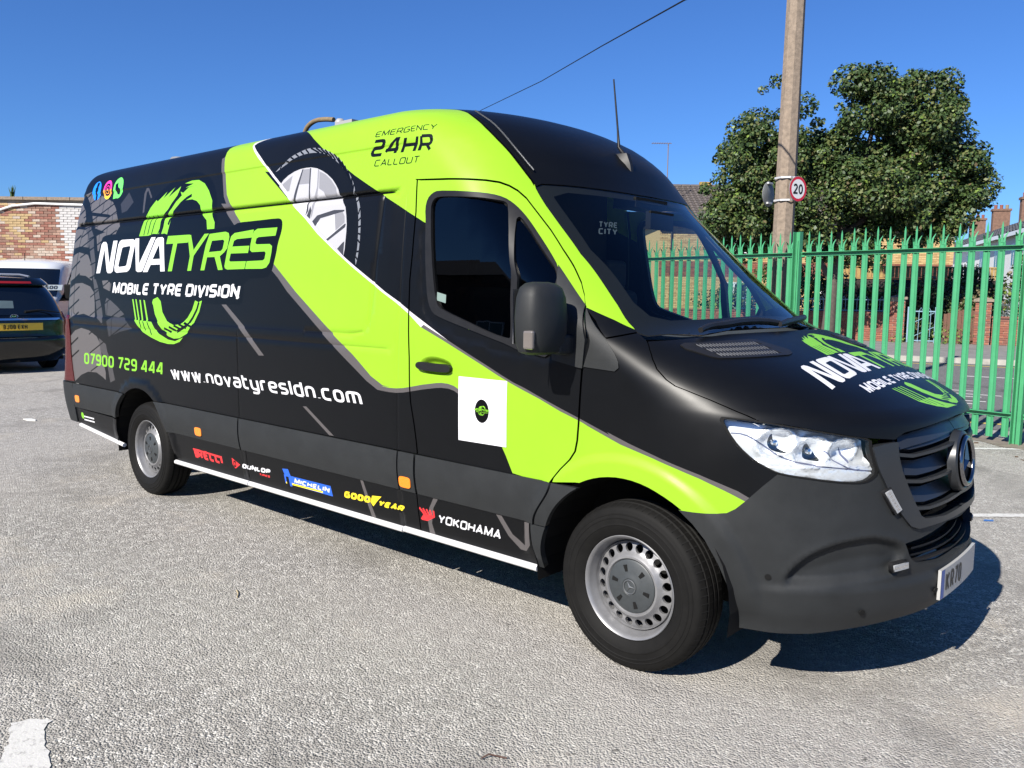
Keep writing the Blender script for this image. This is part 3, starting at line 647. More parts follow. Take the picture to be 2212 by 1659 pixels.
# ================================================================== ground, road, walls, houses
def nodes_of(m): return m.node_tree, m.node_tree.nodes['Principled BSDF']
def asphalt(name, base, dark, light, dirt, scale=85., bump=1.0):
    m = bpy.data.materials.new(name); m.use_nodes = True; nt, b = nodes_of(m); N = nt.nodes; Lk = nt.links
    tc = N.new('ShaderNodeTexCoord')
    v = N.new('ShaderNodeTexVoronoi'); v.inputs['Scale'].default_value = scale; v.inputs['Randomness'].default_value = 1
    v2 = N.new('ShaderNodeTexVoronoi'); v2.inputs['Scale'].default_value = scale*2.3
    n1 = N.new('ShaderNodeTexNoise'); n1.inputs['Scale'].default_value = 1.1; n1.inputs['Detail'].default_value = 6; n1.inputs['Roughness'].default_value = .6
    n2 = N.new('ShaderNodeTexNoise'); n2.inputs['Scale'].default_value = 14; n2.inputs['Detail'].default_value = 8; n2.inputs['Roughness'].default_value = .7
    n3 = N.new('ShaderNodeTexNoise'); n3.inputs['Scale'].default_value = .35; n3.inputs['Detail'].default_value = 5
    for n in (v, v2, n1, n2, n3): Lk.new(tc.outputs['Object'], n.inputs['Vector'])
    def mix(f, a, c, lo=0., hi=1.):
        x = N.new('ShaderNodeMix'); x.data_type = 'RGBA'; mp = N.new('ShaderNodeMapRange'); mp.inputs['From Min'].default_value = lo; mp.inputs['From Max'].default_value = hi
        Lk.new(f, mp.inputs['Value']); Lk.new(mp.outputs[0], x.inputs['Factor'])
        for k, col in (('A', a), ('B', c)):
            if isinstance(col, tuple): x.inputs[k].default_value = (*col, 1)
            else: Lk.new(col, x.inputs[k])
        return x.outputs['Result']
    sep = N.new('ShaderNodeSeparateColor'); Lk.new(v.outputs['Color'], sep.inputs[0])
    stone = mix(sep.outputs[0], dark, light, .1, .95)                     # each chipping its own grey
    grit = mix(v2.outputs['Distance'], base, dark, .25, .75)
    c = mix(n2.outputs['Fac'], stone, grit, .42, .60)
    c = mix(n1.outputs['Fac'], c, dirt, .56, .80)
    c2 = mix(n3.outputs['Fac'], c, base, .40, .78)
    n4 = N.new('ShaderNodeTexNoise'); n4.inputs['Scale'].default_value = .9; n4.inputs['Detail'].default_value = 7; n4.inputs['Roughness'].default_value = .62; n4.inputs['Distortion'].default_value = .6
    mp4 = N.new('ShaderNodeMapping'); mp4.inputs['Location'].default_value = (7.3, 2.1, 0); Lk.new(tc.outputs['Object'], mp4.inputs['Vector']); Lk.new(mp4.outputs[0], n4.inputs['Vector'])
    n5 = N.new('ShaderNodeTexNoise'); n5.inputs['Scale'].default_value = 34; n5.inputs['Detail'].default_value = 3; Lk.new(tc.outputs['Object'], n5.inputs['Vector'])
    c2 = mix(n4.outputs['Fac'], tuple(k*.52 for k in base), c2, .30, .47)          # old oil and tyre stains
    c2 = mix(n5.outputs['Fac'], tuple(k*.35 for k in base), c2, .27, .36)          # pits between the chippings
    Lk.new(c2, b.inputs['Base Color']); b.inputs['Roughness'].default_value = .88; b.inputs['Specular IOR Level'].default_value = .3
    mth = N.new('ShaderNodeMath'); mth.operation = 'MULTIPLY_ADD'; Lk.new(v.outputs['Distance'], mth.inputs[0]); mth.inputs[1].default_value = -1.0; Lk.new(n2.outputs['Fac'], mth.inputs[2])
    bp = N.new('ShaderNodeBump'); bp.inputs['Strength'].default_value = bump; bp.inputs['Distance'].default_value = .012
    Lk.new(mth.outputs[0], bp.inputs['Height']); Lk.new(bp.outputs[0], b.inputs['Normal'])
    return m
m_asph = asphalt('car_park_asphalt', (.375, .353, .318), (.135, .128, .117), (.60, .575, .525), (.47, .42, .345), 120., .74)
m_road = asphalt('road_asphalt', (.125, .123, .12), (.09, .09, .09), (.22, .215, .205), (.13, .128, .122), 60, .5)
m_pave = mat('pavement_grey', (.17, .165, .155), .9, var=.25, vscale=3, bump=.5, bscale=60)
m_kerb = mat('kerb_concrete', (.30, .285, .25), .9, var=.25, vscale=4, bump=.4, bscale=80)
def paintmat(name, col, wear=.5):
    m = mat(name, col, .75, bump=.8, bscale=110); nt, b = nodes_of(m); N = nt.nodes; Lk = nt.links
    tc = N.new('ShaderNodeTexCoord'); n = N.new('ShaderNodeTexNoise'); n.inputs['Scale'].default_value = 26; n.inputs['Detail'].default_value = 9; n.inputs['Roughness'].default_value = .75; Lk.new(tc.outputs['Object'], n.inputs['Vector'])
    r = N.new('ShaderNodeValToRGB'); r.color_ramp.elements[0].position = .34; r.color_ramp.elements[0].color = (.22, .21, .20, 1); r.color_ramp.elements[1].position = .46; r.color_ramp.elements[1].color = (*col, 1)
    Lk.new(n.outputs['Fac'], r.inputs[0]); Lk.new(r.outputs[0], b.inputs['Base Color']); return m
m_paint = paintmat('white_road_paint', (.50, .49, .465)); m_ypaint = paintmat('yellow_road_paint', (.62, .46, .08))
g = mesh('ground', [(-900, -900, 0), (900, -900, 0), (900, 900, 0), (-900, 900, 0)], [(0, 1, 2, 3)], m_asph); tag(g, 'pale worn tarmac of the car park under the van', kind='structure')
E_ = Vector((.973, .23, 0)).normalized(); N_ = Vector((-E_.y, E_.x, 0))
def en(e, n, z=0): return tuple(E_*e+N_*n+Vector((0, 0, z)))
def strip_en(name, e0, e1, n0, n1, z, m, lab, kind='structure', h=0):
    V = [en(e0, n0, z), en(e1, n0, z), en(e1, n1, z), en(e0, n1, z)]; F = [(0, 1, 2, 3)]
    if h: V += [en(e0, n0, z-h), en(e1, n0, z-h)]; F.append((4, 5, 1, 0))
    return tag(mesh(name, V, F, m), lab, kind=kind)
strip_en('road', -60, 60, 7.35, 19.05, .004, m_road, 'grey road beyond the green fence')
strip_en('yellow_line', -60, 60, 7.84, 7.93, .008, m_ypaint, 'yellow line along the near edge of the road')
strip_en('yellow_line', -60, 60, 18.25, 18.36, .008, m_ypaint, 'yellow line along the far edge of the road')
strip_en('pavement', -60, 60, 19.32, 27.5, .125, m_pave, 'grey pavement in front of the garden walls', h=.13)
kb = empty('kerb', (0, 0, 0), 0); tag(kb, 'row of concrete kerb stones along the far side of the road', kind='structure')
for k in range(24):
    e0 = -14+k*.92; mb = MB(); mb.box(en(e0+.455, 19.19, .062), (.905, .26, .135), math.atan2(E_.y, E_.x)); mb.build('kerb_stone', m_kerb, kb)
for i, (e, n, l, w) in enumerate([(-1.75, 10.05, 2.9, .10), (-1.60, 10.45, 2.9, .10), (-1.75, 11.1, 3.0, .10), (-1.35, 11.6, 2.9, .10), (-1.45, 12.05, 2.6, .10), (1.0, 15.2, 1.6, .16), (-3.2, 14.6, .9, .12)]):
    rz = 0 if i != 3 else -.10
    V = [Vector(en(e, n, 0)), ]; c = Vector(en(e+l/2, n, .008)); d = Matrix.Rotation(rz, 3, 'Z') @ E_*l/2; s_ = N_*w/2
    tag(mesh('road_marking', [c-d-s_, c+d-s_, c+d+s_, c-d+s_], [(0, 1, 2, 3)], m_paint), 'worn white paint stripes on the road beyond the fence', kind='structure')
def flat_paint(name, poly, lab, m=m_paint, z=.004):
    rr_ = random.Random(len(poly)+int(abs(poly[0][0])*97)); P2 = dens(poly, .025); P2 = [(x+rr_.uniform(-.007, .007), y+rr_.uniform(-.007, .007)) for x, y in P2]
    if sum(P2[i-1][0]*P2[i][1]-P2[i][0]*P2[i-1][1] for i in range(len(P2))) < 0: P2 = P2[::-1]
    return tag(mesh(name, [(x, y, z) for x, y in P2], [tuple(range(len(P2)))], m), lab, kind='structure')
flat_paint('bay_line', [(-1.345, -2.84), (-1.325, -2.79), (-1.26, -2.735), (-1.245, -2.76), (-1.17, -2.80), (-1.05, -2.825), (-.93, -2.86), (-.72, -2.98), (-.80, -3.12), (-1.02, -3.0), (-1.16, -2.92)], 'broken end of a white bay line near the bottom left corner')
flat_paint('bay_line', [(.25, 2.72), (.31, 2.66), (1.7, 3.98), (1.63, 4.05)], 'white bay line in front of the van bonnet')
flat_paint('bay_line', [(-.55, 5.68), (-.47, 5.62), (.42, 6.42), (.33, 6.45)], 'white bay line close to the fence foot')
flat_paint('bay_line', [(-19.0, 5.6), (-18.95, 5.5), (-11.5, 5.0), (-11.5, 5.09)], 'faint white bay line by the parked white van')
flat_paint('bay_line', [(-17.4, 3.55), (-17.4, 3.46), (-11.0, 3.1), (-11.0, 3.2)], 'faint white bay line beside the dark people carrier')
# earth and litter strip at the foot of the fence
mvg = mat('earth', (.16, .135, .105), .95, var=.35, vscale=7, bump=.9, bscale=40)
V = []; 
for k in range(60):
    t = -1.0+k*.22; x, y = .02-.986*t, 6.5+.165*t; V += [(x, y-.22-.10*math.sin(k*1.7)-.06*math.sin(k*.6), .004), (x, y+.25+.08*math.sin(k*2.3), .006)]
tag(mesh('verge', V, [(2*i, 2*i+1, 2*i+3, 2*i+2) for i in range(59)], mvg), 'strip of earth under the fence', kind='structure')

# ---- green palisade fence
m_fence = mat('green_fence_paint', (.050, .262, .118), .45, spec=.5, var=.10, vscale=5, bump=.08, bscale=60)
m_rust = mat('bare_grey_metal', (.25, .22, .19), .7, var=.3, vscale=30)
FD = Vector((-.9863, .165, 0)); FNn = Vector((-.165, -.9863, 0)); F0 = Vector((.02, 6.5, 0)); fa = math.atan2(FD.y, FD.x)
fence = empty('palisade_fence', F0, fa, 'bright green steel palisade fence with splayed spiked pales beside the car park', 'fence')
def pale_mesh():
    mb = MB(); t = .004
    sec = [(-.037, .0), (-.024, -.015), (-.009, -.003), (.009, -.003), (.024, -.015), (.037, .0)]       # W section seen from above; +y is the far side
    ht = 2.18; n = len(sec)
    V = [(x, y, z) for z in (.06, ht) for x, y in sec]+[(x, y+t, z) for z in (.06, ht) for x, y in sec]
    F = [(i, i+1, n+i+1, n+i) for i in range(n-1)]+[(2*n+i+1, 2*n+i, 3*n+i, 3*n+i+1) for i in range(n-1)]
    F += [(0, n, 3*n, 2*n), (n-1, 3*n-1, 4*n-1, 2*n-1)]; mb.add(V, F)
    def finger(x0, x1, path, tip):
        b = len(mb.V); V = []; 
        for k, (dx, dy, z, w) in enumerate(path):
            for xx in (x0, x1):
                c = (x0+x1)/2; V += [(c+(xx-c)*w+dx, -.005+dy, z), (c+(xx-c)*w+dx, dy, z)]
        F = []
        for k in range(len(path)-1):
            a = 4*k; F += [(a, a+2, a+6, a+4), (a+1, a+5, a+7, a+3), (a, a+4, a+5, a+1), (a+2, a+3, a+7, a+6)]
        mb.add(V, F)
    finger(-.011, .011, [(0, -.002, ht, 1), (0, -.002, ht+.17, 1), (0, -.002, ht+.225, .05)], 0)
    finger(-.034, -.012, [(0, 0, ht, 1), (-.001, -.010, ht+.045, 1), (.003, -.032, ht+.07, .8), (.008, -.062, ht+.085, .4)], 0)
    finger(.012, .034, [(0, 0, ht, 1), (.003, .004, ht+.05, .95), (.012, .012, ht+.08, .75), (.028, .022, ht+.115, .25)], 0)
    return mb
pm0 = pale_mesh().build('pale', m_fence, fence)
# local frame: x along the fence, y = away from the car park reversed by the rotation (fa ~ 170 deg)
first = True; frnd = random.Random(11)
for bay in range(-1, 7):
    x0 = bay*2.75
    mb = MB(); mb.box((x0, .01, 1.19), (.10, .006, 2.42)); mb.box((x0-.047, .045, 1.19), (.006, .075, 2.42)); mb.box((x0+.047, .045, 1.19), (.006, .075, 2.42)); mb.box((x0, .085, 1.19), (.004, .01, 2.3))
    mb.build('fence_post', m_fence, fence)
    if bay == 6: break
    for z in (.31, 2.11):
        mb = MB(); mb.box((x0+1.375, .012, z), (2.63, .006, .050)); mb.box((x0+1.375, .037, z+.022), (2.63, .05, .006)); 
        mb.build('fence_rail', m_fence, fence)
        for xx in (x0+.07, x0+2.68):
            mb = MB(); mb.box((xx, .022, z), (.045, .006, .06)); mb.box((xx, .026, z), (.014, .010, .014)); mb.build('rail_cleat', m_fence, fence)
    for k in range(17):
        if first: o = pm0; first = False
        else: o = pm0.copy(); C.objects.link(o); o.parent = fence
        o.location = (x0+.135+k*.155, -.006, frnd.uniform(-.012, .012)); o.rotation_euler = (frnd.uniform(-.004, .004), frnd.uniform(-.006, .006), math.pi+frnd.uniform(-.03, .03))
    for k in range(0, 17, 1):
        pass
# ---- concrete lamp/telegraph pole with the speed signs
m_conc = mat('weathered_concrete', (.205, .160, .120), .92, var=.30, vscale=22, bump=.8, bscale=60)
PX, PY = -3.12, 7.34
pole = empty('concrete_pole', (PX, PY, 0), 0, 'tall weathered concrete pole standing just behind the green fence', 'pole')
mb = MB(); V = []; F = []; nn = 8
for z, w in ((0, .150), (2.5, .138), (9.6, .098)):
    for k in range(nn):
        a = R(22.5)+k*math.pi/4+.15; rr = w*(1.0 if k % 2 else 1.0); V.append((rr*math.cos(a)+.017*z*.55, rr*math.sin(a)+.0*z, z))
for i in range(2):
    for k in range(nn): F.append((i*nn+k, i*nn+(k+1) % nn, (i+1)*nn+(k+1) % nn, (i+1)*nn+k))
F.append(tuple(range(16, 24))); mb.add(V, F); mb.build('shaft', m_conc, pole)
mb = MB(); mb.box((.045, -.125, 1.30), (.10, .012, .22), .35); mb.build('number_tag', mat('tag_grey', (.30, .29, .27), .6), pole)
for z in (2.86, 3.16):
    mb = MB(); mb.lathe([(.160, -.012), (.162, -.012), (.162, .012), (.160, .012)], 8, Matrix.Translation((.028, 0, z))); mb.build('sign_strap', mat('strap_steel', (.50, .50, .50), .45, metal=.3), pole)
def round_sign(name, loc, ang, lab, back):
    s = empty(name, loc, ang, lab, 'road sign')
    mb = MB(); mb.lathe([(0, -.006), (.165, -.006), (.168, -.004), (.168, .002), (.165, .004), (0, .004)], 40, Matrix.Rotation(R(90), 4, 'Y')); mb.build('sign_plate', mat('sign_back_grey', (.17, .18, .18), .55, var=.2), s, 40)
    mb = MB(); mb.lathe([(0, .0055), (.128, .0055)], 40, Matrix.Rotation(R(90), 4, 'Y')); mb.build('sign_face', mat('sign_white', (.66, .66, .64), .4), s)
    mb = MB(); mb.lathe([(.1285, .0058), (.163, .0058)], 40, Matrix.Rotation(R(90), 4, 'Y')); mb.build('sign_ring', mat('sign_red', (.50, .012, .03), .4), s)
    el = lambda cx, cy, rx, ry, a0, a1, n: [(cx+rx*math.cos(t), cy+ry*math.sin(t)) for t in np.linspace(R(a0), R(a1), n)]
    q = stroke(el(.30, .70, .21, .21, 165, -25, 9)+[(.42, .50), (.10, .09), (.60, .09)], .18)+stroke(el(1.03, .5, .23, .41, 0, 360, 21)[:-1], .18, True); w = 1.35; mb = MB()
    for p in q: mb.add([(.0075, (x-w/2)*.135, (y-.5)*.135) for x, y in p], [(0, 1, 2, 3)])
    mb.build('sign_number', mat('sign_black', (.01, .01, .01), .5), s)
    mb = MB()
    for z in (-.12, .15): mb.box((-.02, 0, z), (.03, .12, .025))
    mb.build('sign_bracket', MATS['strap_steel'], s); return s
round_sign('speed_limit_sign', (PX+.225, PY-.06, 3.0), R(-18), 'round white 20 speed sign with a red ring on the pole', 0)
round_sign('speed_limit_sign', (PX-.205, PY-.03, 2.96), R(178), 'round sign turned away showing its grey back, left of the pole', 1)
mb = MB(); mb.tube([(-1.5, 3.9, 4.62), (-4.13, 6.28, 5.44), (-8.58, 10.56, 6.6), (-14.08, 15.24, 7.66), (-21.03, 19.96, 8.56), (-45, 38, 11)], .012, 6); tag(mb.build('overhead_wire', m_dark), 'thin black overhead wire crossing the sky above the van', 'cable')

# ---- foliage
m_leafs = [mat('leaf_dark', (.028, .052, .014), .5, spec=.35), mat('leaf_mid', (.052, .086, .022), .5, spec=.35), mat('leaf_olive', (.090, .104, .032), .55, spec=.3), mat('leaf_pale', (.12, .18, .030), .5, spec=.3), mat('leaf_brown', (.11, .085, .040), .6)]
m_bark = mat('bark', (.075, .06, .048), .9, var=.3, vscale=12, bump=.8, bscale=40)
def leaves(clumps, n_per, size, seed, weights, up=.55):
    g = np.random.default_rng(seed); Vs = []; Ms = []
    for (cx, cy, cz, r) in clumps:
        n = int(n_per*(r/.7)**2); d = g.normal(size=(n, 3)); d /= np.linalg.norm(d, axis=1, keepdims=True)
        rad = r*(.45+.62*g.random(n)**.6); p = np.array([cx, cy, cz])+d*rad[:, None]*np.array([1, 1, .85])
        nrm = d*.6+np.array([0, -.12, up])+g.normal(size=(n, 3))*.55; nrm /= np.linalg.norm(nrm, axis=1, keepdims=True)
        t = np.cross(nrm, g.normal(size=(n, 3))); t /= np.linalg.norm(t, axis=1, keepdims=True); b = np.cross(nrm, t)
        s = size*(.65+.7*g.random(n))[:, None]
        dr = -np.abs(g.normal(size=(n, 1)))*.25*s*nrm
        Vs.append(np.stack([p-t*s*.55, p+b*s*.42+dr*.6, p+t*s*.62+dr, p-b*s*.42+dr*.6], 1).reshape(-1, 3))
        base = g.random(); w = np.array(weights)*np.array([1+.8*(base < .35), 1, 1+1.2*(base > .7), 1+2.5*(base > .9), 1]); Ms.append(g.choice(len(w), n, p=w/w.sum()))
    V = np.concatenate(Vs); m = np.concatenate(Ms); k = len(m); i = np.arange(k)*4
    F = np.stack([np.stack([i, i+1, i+2], 1), np.stack([i, i+2, i+3], 1)], 1).reshape(-1, 3)
    return V, F, np.repeat(m, 2)
def leafmesh(name, parent, *a, **k):
    V, F, m = leaves(*a, **k); me = bpy.data.meshes.new(name); me.vertices.add(len(V)); me.vertices.foreach_set('co', V.ravel())
    me.loops.add(len(F)*3); me.loops.foreach_set('vertex_index', F.ravel()); me.polygons.add(len(F)); me.polygons.foreach_set('loop_start', np.arange(len(F))*3)
    for mm in m_leafs: me.materials.append(mm)
    me.polygons.foreach_set('material_index', m.astype(np.int32)); me.update(); me.validate(); return link(name, me, parent)
RV = Vector((.746, .666, 0)); FV = Vector((-.665, .747, 0))
tb = Vector((-8.5, 23.2, .12))
tree = empty('sycamore_tree', tb, 0, 'broad dark green sycamore tree with two rounded crowns behind the fence', 'tree')
def tl(a, b, h): v = RV*a+FV*b; return (v.x, v.y, h)          # across, deeper, up from the trunk foot
mb = MB(); mb.tube([tl(0, 0, 0), tl(.05, 0, 1.2), tl(.1, 0, 2.4), tl(.35, .1, 4.0), tl(1.0, .2, 6.0), tl(1.4, .2, 8.0)], [.24, .19, .17, .14, .09, .03], 10)
for pts in ([tl(.1, 0, 1.8), tl(-.7, -.1, 3.2), tl(-1.6, .1, 4.6), tl(-2.2, 0, 6.0)], [tl(.3, .1, 3.4), tl(1.7, -.3, 4.6), tl(3.0, -.2, 5.6), tl(4.0, -.1, 6.3)], [tl(.2, 0, 3), tl(.9, .5, 4.5), tl(2.1, .9, 7.2)], [tl(-.9, 0, 3.5), tl(-1.9, -.4, 4.0), tl(-2.9, -.5, 4.6)], [tl(1.2, .2, 5.5), tl(2.4, 0, 7.0), tl(3.2, 0, 8.3)]):
    mb.tube(pts, [.11, .08, .05, .02][:len(pts)] if len(pts) == 4 else [.10, .06, .02], 8)
mb.build('trunk', m_bark, tree, 60)
g_ = np.random.default_rng(5); clumps = []
LOB = [(-1.95, 0, 6.6, 1.0, 1.6), (-2.3, 0, 5.9, 1.3, 1.4), (-.35, .2, 5.8, .85, 1.3), (3.7, .1, 5.7, 1.0, 1.2), (2.3, .0, 6.4, 1.0, 1.0), (-2.2, 0, 4.9, 1.75, 1.9), (-2.5, 0, 4.0, 2.0, 1.5), (-1.2, .1, 4.7, 1.3, 1.8), (-.4, .2, 4.8, 1.5, 1.7), (1.9, .2, 6.4, 2.2, 2.45), (3.2, .1, 5.4, 1.5, 1.9), (1.2, -.1, 4.3, 2.2, 1.5), (2.9, .1, 7.3, 1.2, 1.25), (2.8, .05, 7.75, .95, .85), (.9, .0, 5.4, 1.3, 1.5), (2.2, .1, 5.0, 1.6, 1.5), (-1.7, .1, 5.6, 1.0, .9), (3.8, .1, 4.4, 1.1, .9), (1.0, .0, 7.7, .9, 1.0), (3.0, 0, 3.9, 1.7, 1.1), (-2.7, 0, 3.6, 1.3, 1.0), (0.1, 0, 3.5, 1.8, .9)]
for (a, b, h, rw, rh) in LOB:
    n = int(6+8.6*rw*rh/2)
    for k in range(n):
        d = g_.normal(size=3); d /= np.linalg.norm(d); q = .55+.5*g_.random()
        p = tl(a+d[0]*rw*q, b+d[1]*rw*.85*q, h+d[2]*rh*q); clumps.append((p[0], p[1], p[2], .34+.30*g_.random()))
for k in range(40):                                          # shoots that break the outline
    a, b, h, rw, rh = LOB[k % len(LOB)]; t = g_.uniform(-.5, 3.6); e_ = g_.uniform(.92, 1.0); p = tl(a+math.cos(t)*rw*e_, b+g_.uniform(-.5, .5), h+math.sin(t)*rh*e_); clumps.append((p[0], p[1], p[2], .15+.14*g_.random()))
leafmesh('crown', tree, clumps, 820, .100, 3, [.44, .36, .15, .03, .02])
def bush(name, loc, rx, h, n, size, seed, lab, weights=(.35, .35, .2, .08, .02), per=260, cat='shrub', stems=True):
    b = empty(name, loc, 0, lab, cat); g = np.random.default_rng(seed); cl = []
    for k in range(n):
        d = g.normal(size=3); d /= np.linalg.norm(d); cl.append((d[0]*rx*g.random()**.4, d[1]*rx*.8*g.random()**.4, h*(.5+.42*d[2]), .28+.22*g.random()))
    leafmesh('foliage', b, cl, per, size, seed, list(weights))
    mb = MB()
    for k in range(4): mb.tube([(0, 0, 0), (g.uniform(-.3, .3)*rx, g.uniform(-.3, .3)*rx, h*.5), (g.uniform(-.6, .6)*rx, 0, h*.8)], [.03, .02, .01], 6)
    mb.build('stem', m_bark, b); return b

# ---- brick and slab pieces
m_bricks = [mat('brick_red', (.21, .072, .046), .9, var=.2, vscale=30), mat('brick_orange', (.25, .10, .06), .9, var=.2, vscale=30), mat('brick_dark', (.17, .07, .05), .9, var=.2, vscale=30)]
m_mortar = mat('mortar', (.30, .27, .23), .95, var=.2, vscale=10)
m_old = [mat('old_brick_red', (.22, .095, .068), .92, var=.35, vscale=25), mat('old_brick_brown', (.20, .115, .085), .92, var=.3, vscale=25), mat('old_brick_bleached', (.38, .31, .25), .92, var=.3, vscale=18), mat('old_brick_ochre', (.36, .255, .13), .92, var=.3, vscale=18), mat('old_brick_white', (.43, .415, .40), .9, var=.15, vscale=15), mat('old_brick_pink', (.30, .19, .14), .92, var=.3, vscale=20)]
m_yb = [mat('buff_brick', (.52, .36, .17), .9, var=.15, vscale=30), mat('buff_brick_dark', (.42, .27, .12), .9, var=.15, vscale=30)]
BRK = {}
def brick_me(w, h, d, m):
    k = (round(w, 3), round(h, 3), round(d, 3), m.name)
    if k not in BRK:
        mb = MB(); mb.box((0, 0, 0), (w, d, h)); me = bpy.data.meshes.new('brick'); me.from_pydata(mb.V, [], mb.F); me.materials.append(m); BRK[k] = me
    return BRK[k]
def brickwork(parent, x0, x1, z0, z1, bw, bh, gap, depth, pick, y=0., limit=300, seed=1, skip=None, near=None):
    """courses on the local xz plane, faces toward -y; the first `limit` bricks by `near` are parts, the rest one part of kind stuff"""
    rnd = random.Random(seed); L_ = []; row = 0; z = z0
    while z+bh <= z1+1e-6:
        x = x0-(bw+gap)*.5*(row % 2)
        while x < x1:
            a, b = max(x, x0), min(x+bw, x1)
            if b-a > bw*.2 and not (skip and skip((a+b)/2, z+bh/2)): L_.append(((a+b)/2, z+bh/2, b-a))
            x += bw+gap
        row += 1; z += bh+gap
    if near: L_.sort(key=lambda t: near(t[0], t[1]))
    mb = MB(); mats = []
    for i, (x, z, w) in enumerate(L_):
        m = pick(x, z, rnd); off = rnd.uniform(-.004, .004)
        if i < limit:
            o = bpy.data.objects.new('brick', brick_me(round(w, 2), bh, depth, m)); C.objects.link(o); o.parent = parent; o.location = (x, y+depth/2-.008+off, z)
        else:
            if m not in mats: mats.append(m)
            mb.m = mats.index(m); mb.box((x, y+depth/2-.008+off, z), (w, depth, bh))
    if mb.V: tag(mb.build('brickwork', mats, parent), kind='stuff')
# old wall at the end of the car park, left
OW = Vector((-29.2, 2.62, 0)); oa = math.atan2(.666, .746)
oldwall = empty('old_brick_wall', OW, oa, 'tall old brick wall with flaking paint and a white painted end behind the parked vehicles', 'wall')
mb = MB(); mb.box((5.5, .20, 2.08), (15, .30, 4.16)); mb.build('wall_core', m_mortar, oldwall)
def pick_old(x, z, r):
    if 7.6+.1*math.sin(z*4) > x > 5.35+.12*math.sin(z*3): return m_old[4] if r.random() < .9 else m_old[0]
    f = math.sin(x*1.3+z*.9)+math.sin(x*.7-z*1.7+1)+.6*math.sin(x*3.1+z*2.2)
    if z > 3.2 and f > .1: return r.choice([m_old[3], m_old[2], m_old[3], m_old[0]])
    if f > .6: return r.choice([m_old[2], m_old[2], m_old[5], m_old[0]])
    if f < -.8: return r.choice([m_old[0], m_old[1], m_old[0], m_old[5]])
    return r.choice([m_old[0], m_old[1], m_old[5], m_old[2], m_old[0], m_old[3]])
brickwork(oldwall, -2.0, 13.0, .02, 4.12, .225, .068, .010, .09, pick_old, limit=300, seed=4, near=lambda x, z: -z+(0 if 2.0 < x < 6.7 else 100))
mb = MB(); 
for k in range(22): 
    mb = MB(); mb.box((-1.7+k*.70, .15, 4.21), (.68, .46, .09)); mb.build('coping_stone', m_conc, oldwall)
mb = MB(); mb.tube([(1.5, -.05, 3.0), (2.4, -.05, 3.35), (3.2, -.05, 3.75), (3.9, -.05, 3.98), (4.6, -.05, 4.06), (6.8, -.05, 4.02)], .035, 8); tag(mb.build('white_pipe', mat('white_pipe_paint', (.62, .62, .60), .5)), 'long white pipe climbing across the top of the old brick wall', 'pipe')
bpy.data.objects['white_pipe'].location = OW; bpy.data.objects['white_pipe'].rotation_euler = (0, 0, oa)
for k, (x, h) in enumerate([(2.1, .22), (2.55, .30), (3.9, .36), (1.8, .25)]):
    b = empty('weed_tuft', OW+Vector((math.cos(oa)*x, math.sin(oa)*x, 4.25)), 0, ['low weed tuft second from the left on the old brick wall', 'middle weed tuft on top of the old brick wall', 'tallest weed tuft on the old brick wall, nearest the white painted end', 'leftmost weed tuft on top of the old brick wall'][k], 'plant', 'weeds on the old wall')
    mb = MB(); g = random.Random(k)
    for j in range(26):
        a = g.uniform(0, 6.28); l = h*g.uniform(.5, 1); mb.add([(g.uniform(-.12, .12), g.uniform(-.05, .05), 0), (g.uniform(-.12, .12)+.02, 0, 0), (math.cos(a)*.16, math.sin(a)*.1, l)], [(0, 1, 2)])
    mb.build('blades', m_leafs[1], b)

# ---- garden walls across the road
def garden_wall(e0, e1, h, lab, n=26.7, limit=300, name='garden_wall'):
    o = Vector(en(e0, n, .125)); w = empty(name, o, math.atan2(E_.y, E_.x), lab, 'wall'); l = e1-e0
    mb = MB(); mb.box((l/2, .11, h/2), (l-.02, .18, h)); mb.build('wall_core', m_mortar, w)
    brickwork(w, 0, l, .01, h, .215, .065, .010, .05, lambda x, z, r: r.choice(m_bricks+m_bricks[:2]), seed=int(e0*10) % 97, limit=limit, near=lambda x, z: -z)
    mb = MB(); mb.box((l/2, .10, h+.03), (l+.04, .28, .06)); mb.build('coping', m_bricks[2], w); return w
def brick_pier(e, h, lab, n=26.62, w=.46):
    p = empty('brick_pier', Vector(en(e, n, .125)), math.atan2(E_.y, E_.x), lab, 'gate pier'); mb = MB(); mb.box((0, w/2, h/2), (w-.02, w-.02, h)); mb.build('pier_core', m_mortar, p)
    brickwork(p, -w/2, w/2, .01, h, .215, .065, .010, .05, lambda x, z, r: r.choice(m_bricks), seed=int(e*7) % 91)
    for side in (-1, 1):
        mb = MB(); mb.box((side*(w/2-.012), w/2, h/2), (.022, w-.10, h)); mb.build('pier_side', m_bricks[0], p)
    mb = MB(); mb.box((0, w/2, h+.04), (w+.12, w+.12, .08)); mb.add([(-w/2-.06, -.06, h+.08), (w/2+.06, -.06, h+.08), (w/2+.06, w+.06, h+.08), (-w/2-.06, w+.06, h+.08), (0, w/2, h+.17)], [(0, 1, 4), (1, 2, 4), (2, 3, 4), (3, 0, 4)]); mb.build('pier_cap', m_conc, p); return p
m_rail = mat('blue_railing_paint', (.16, .27, .34), .5)
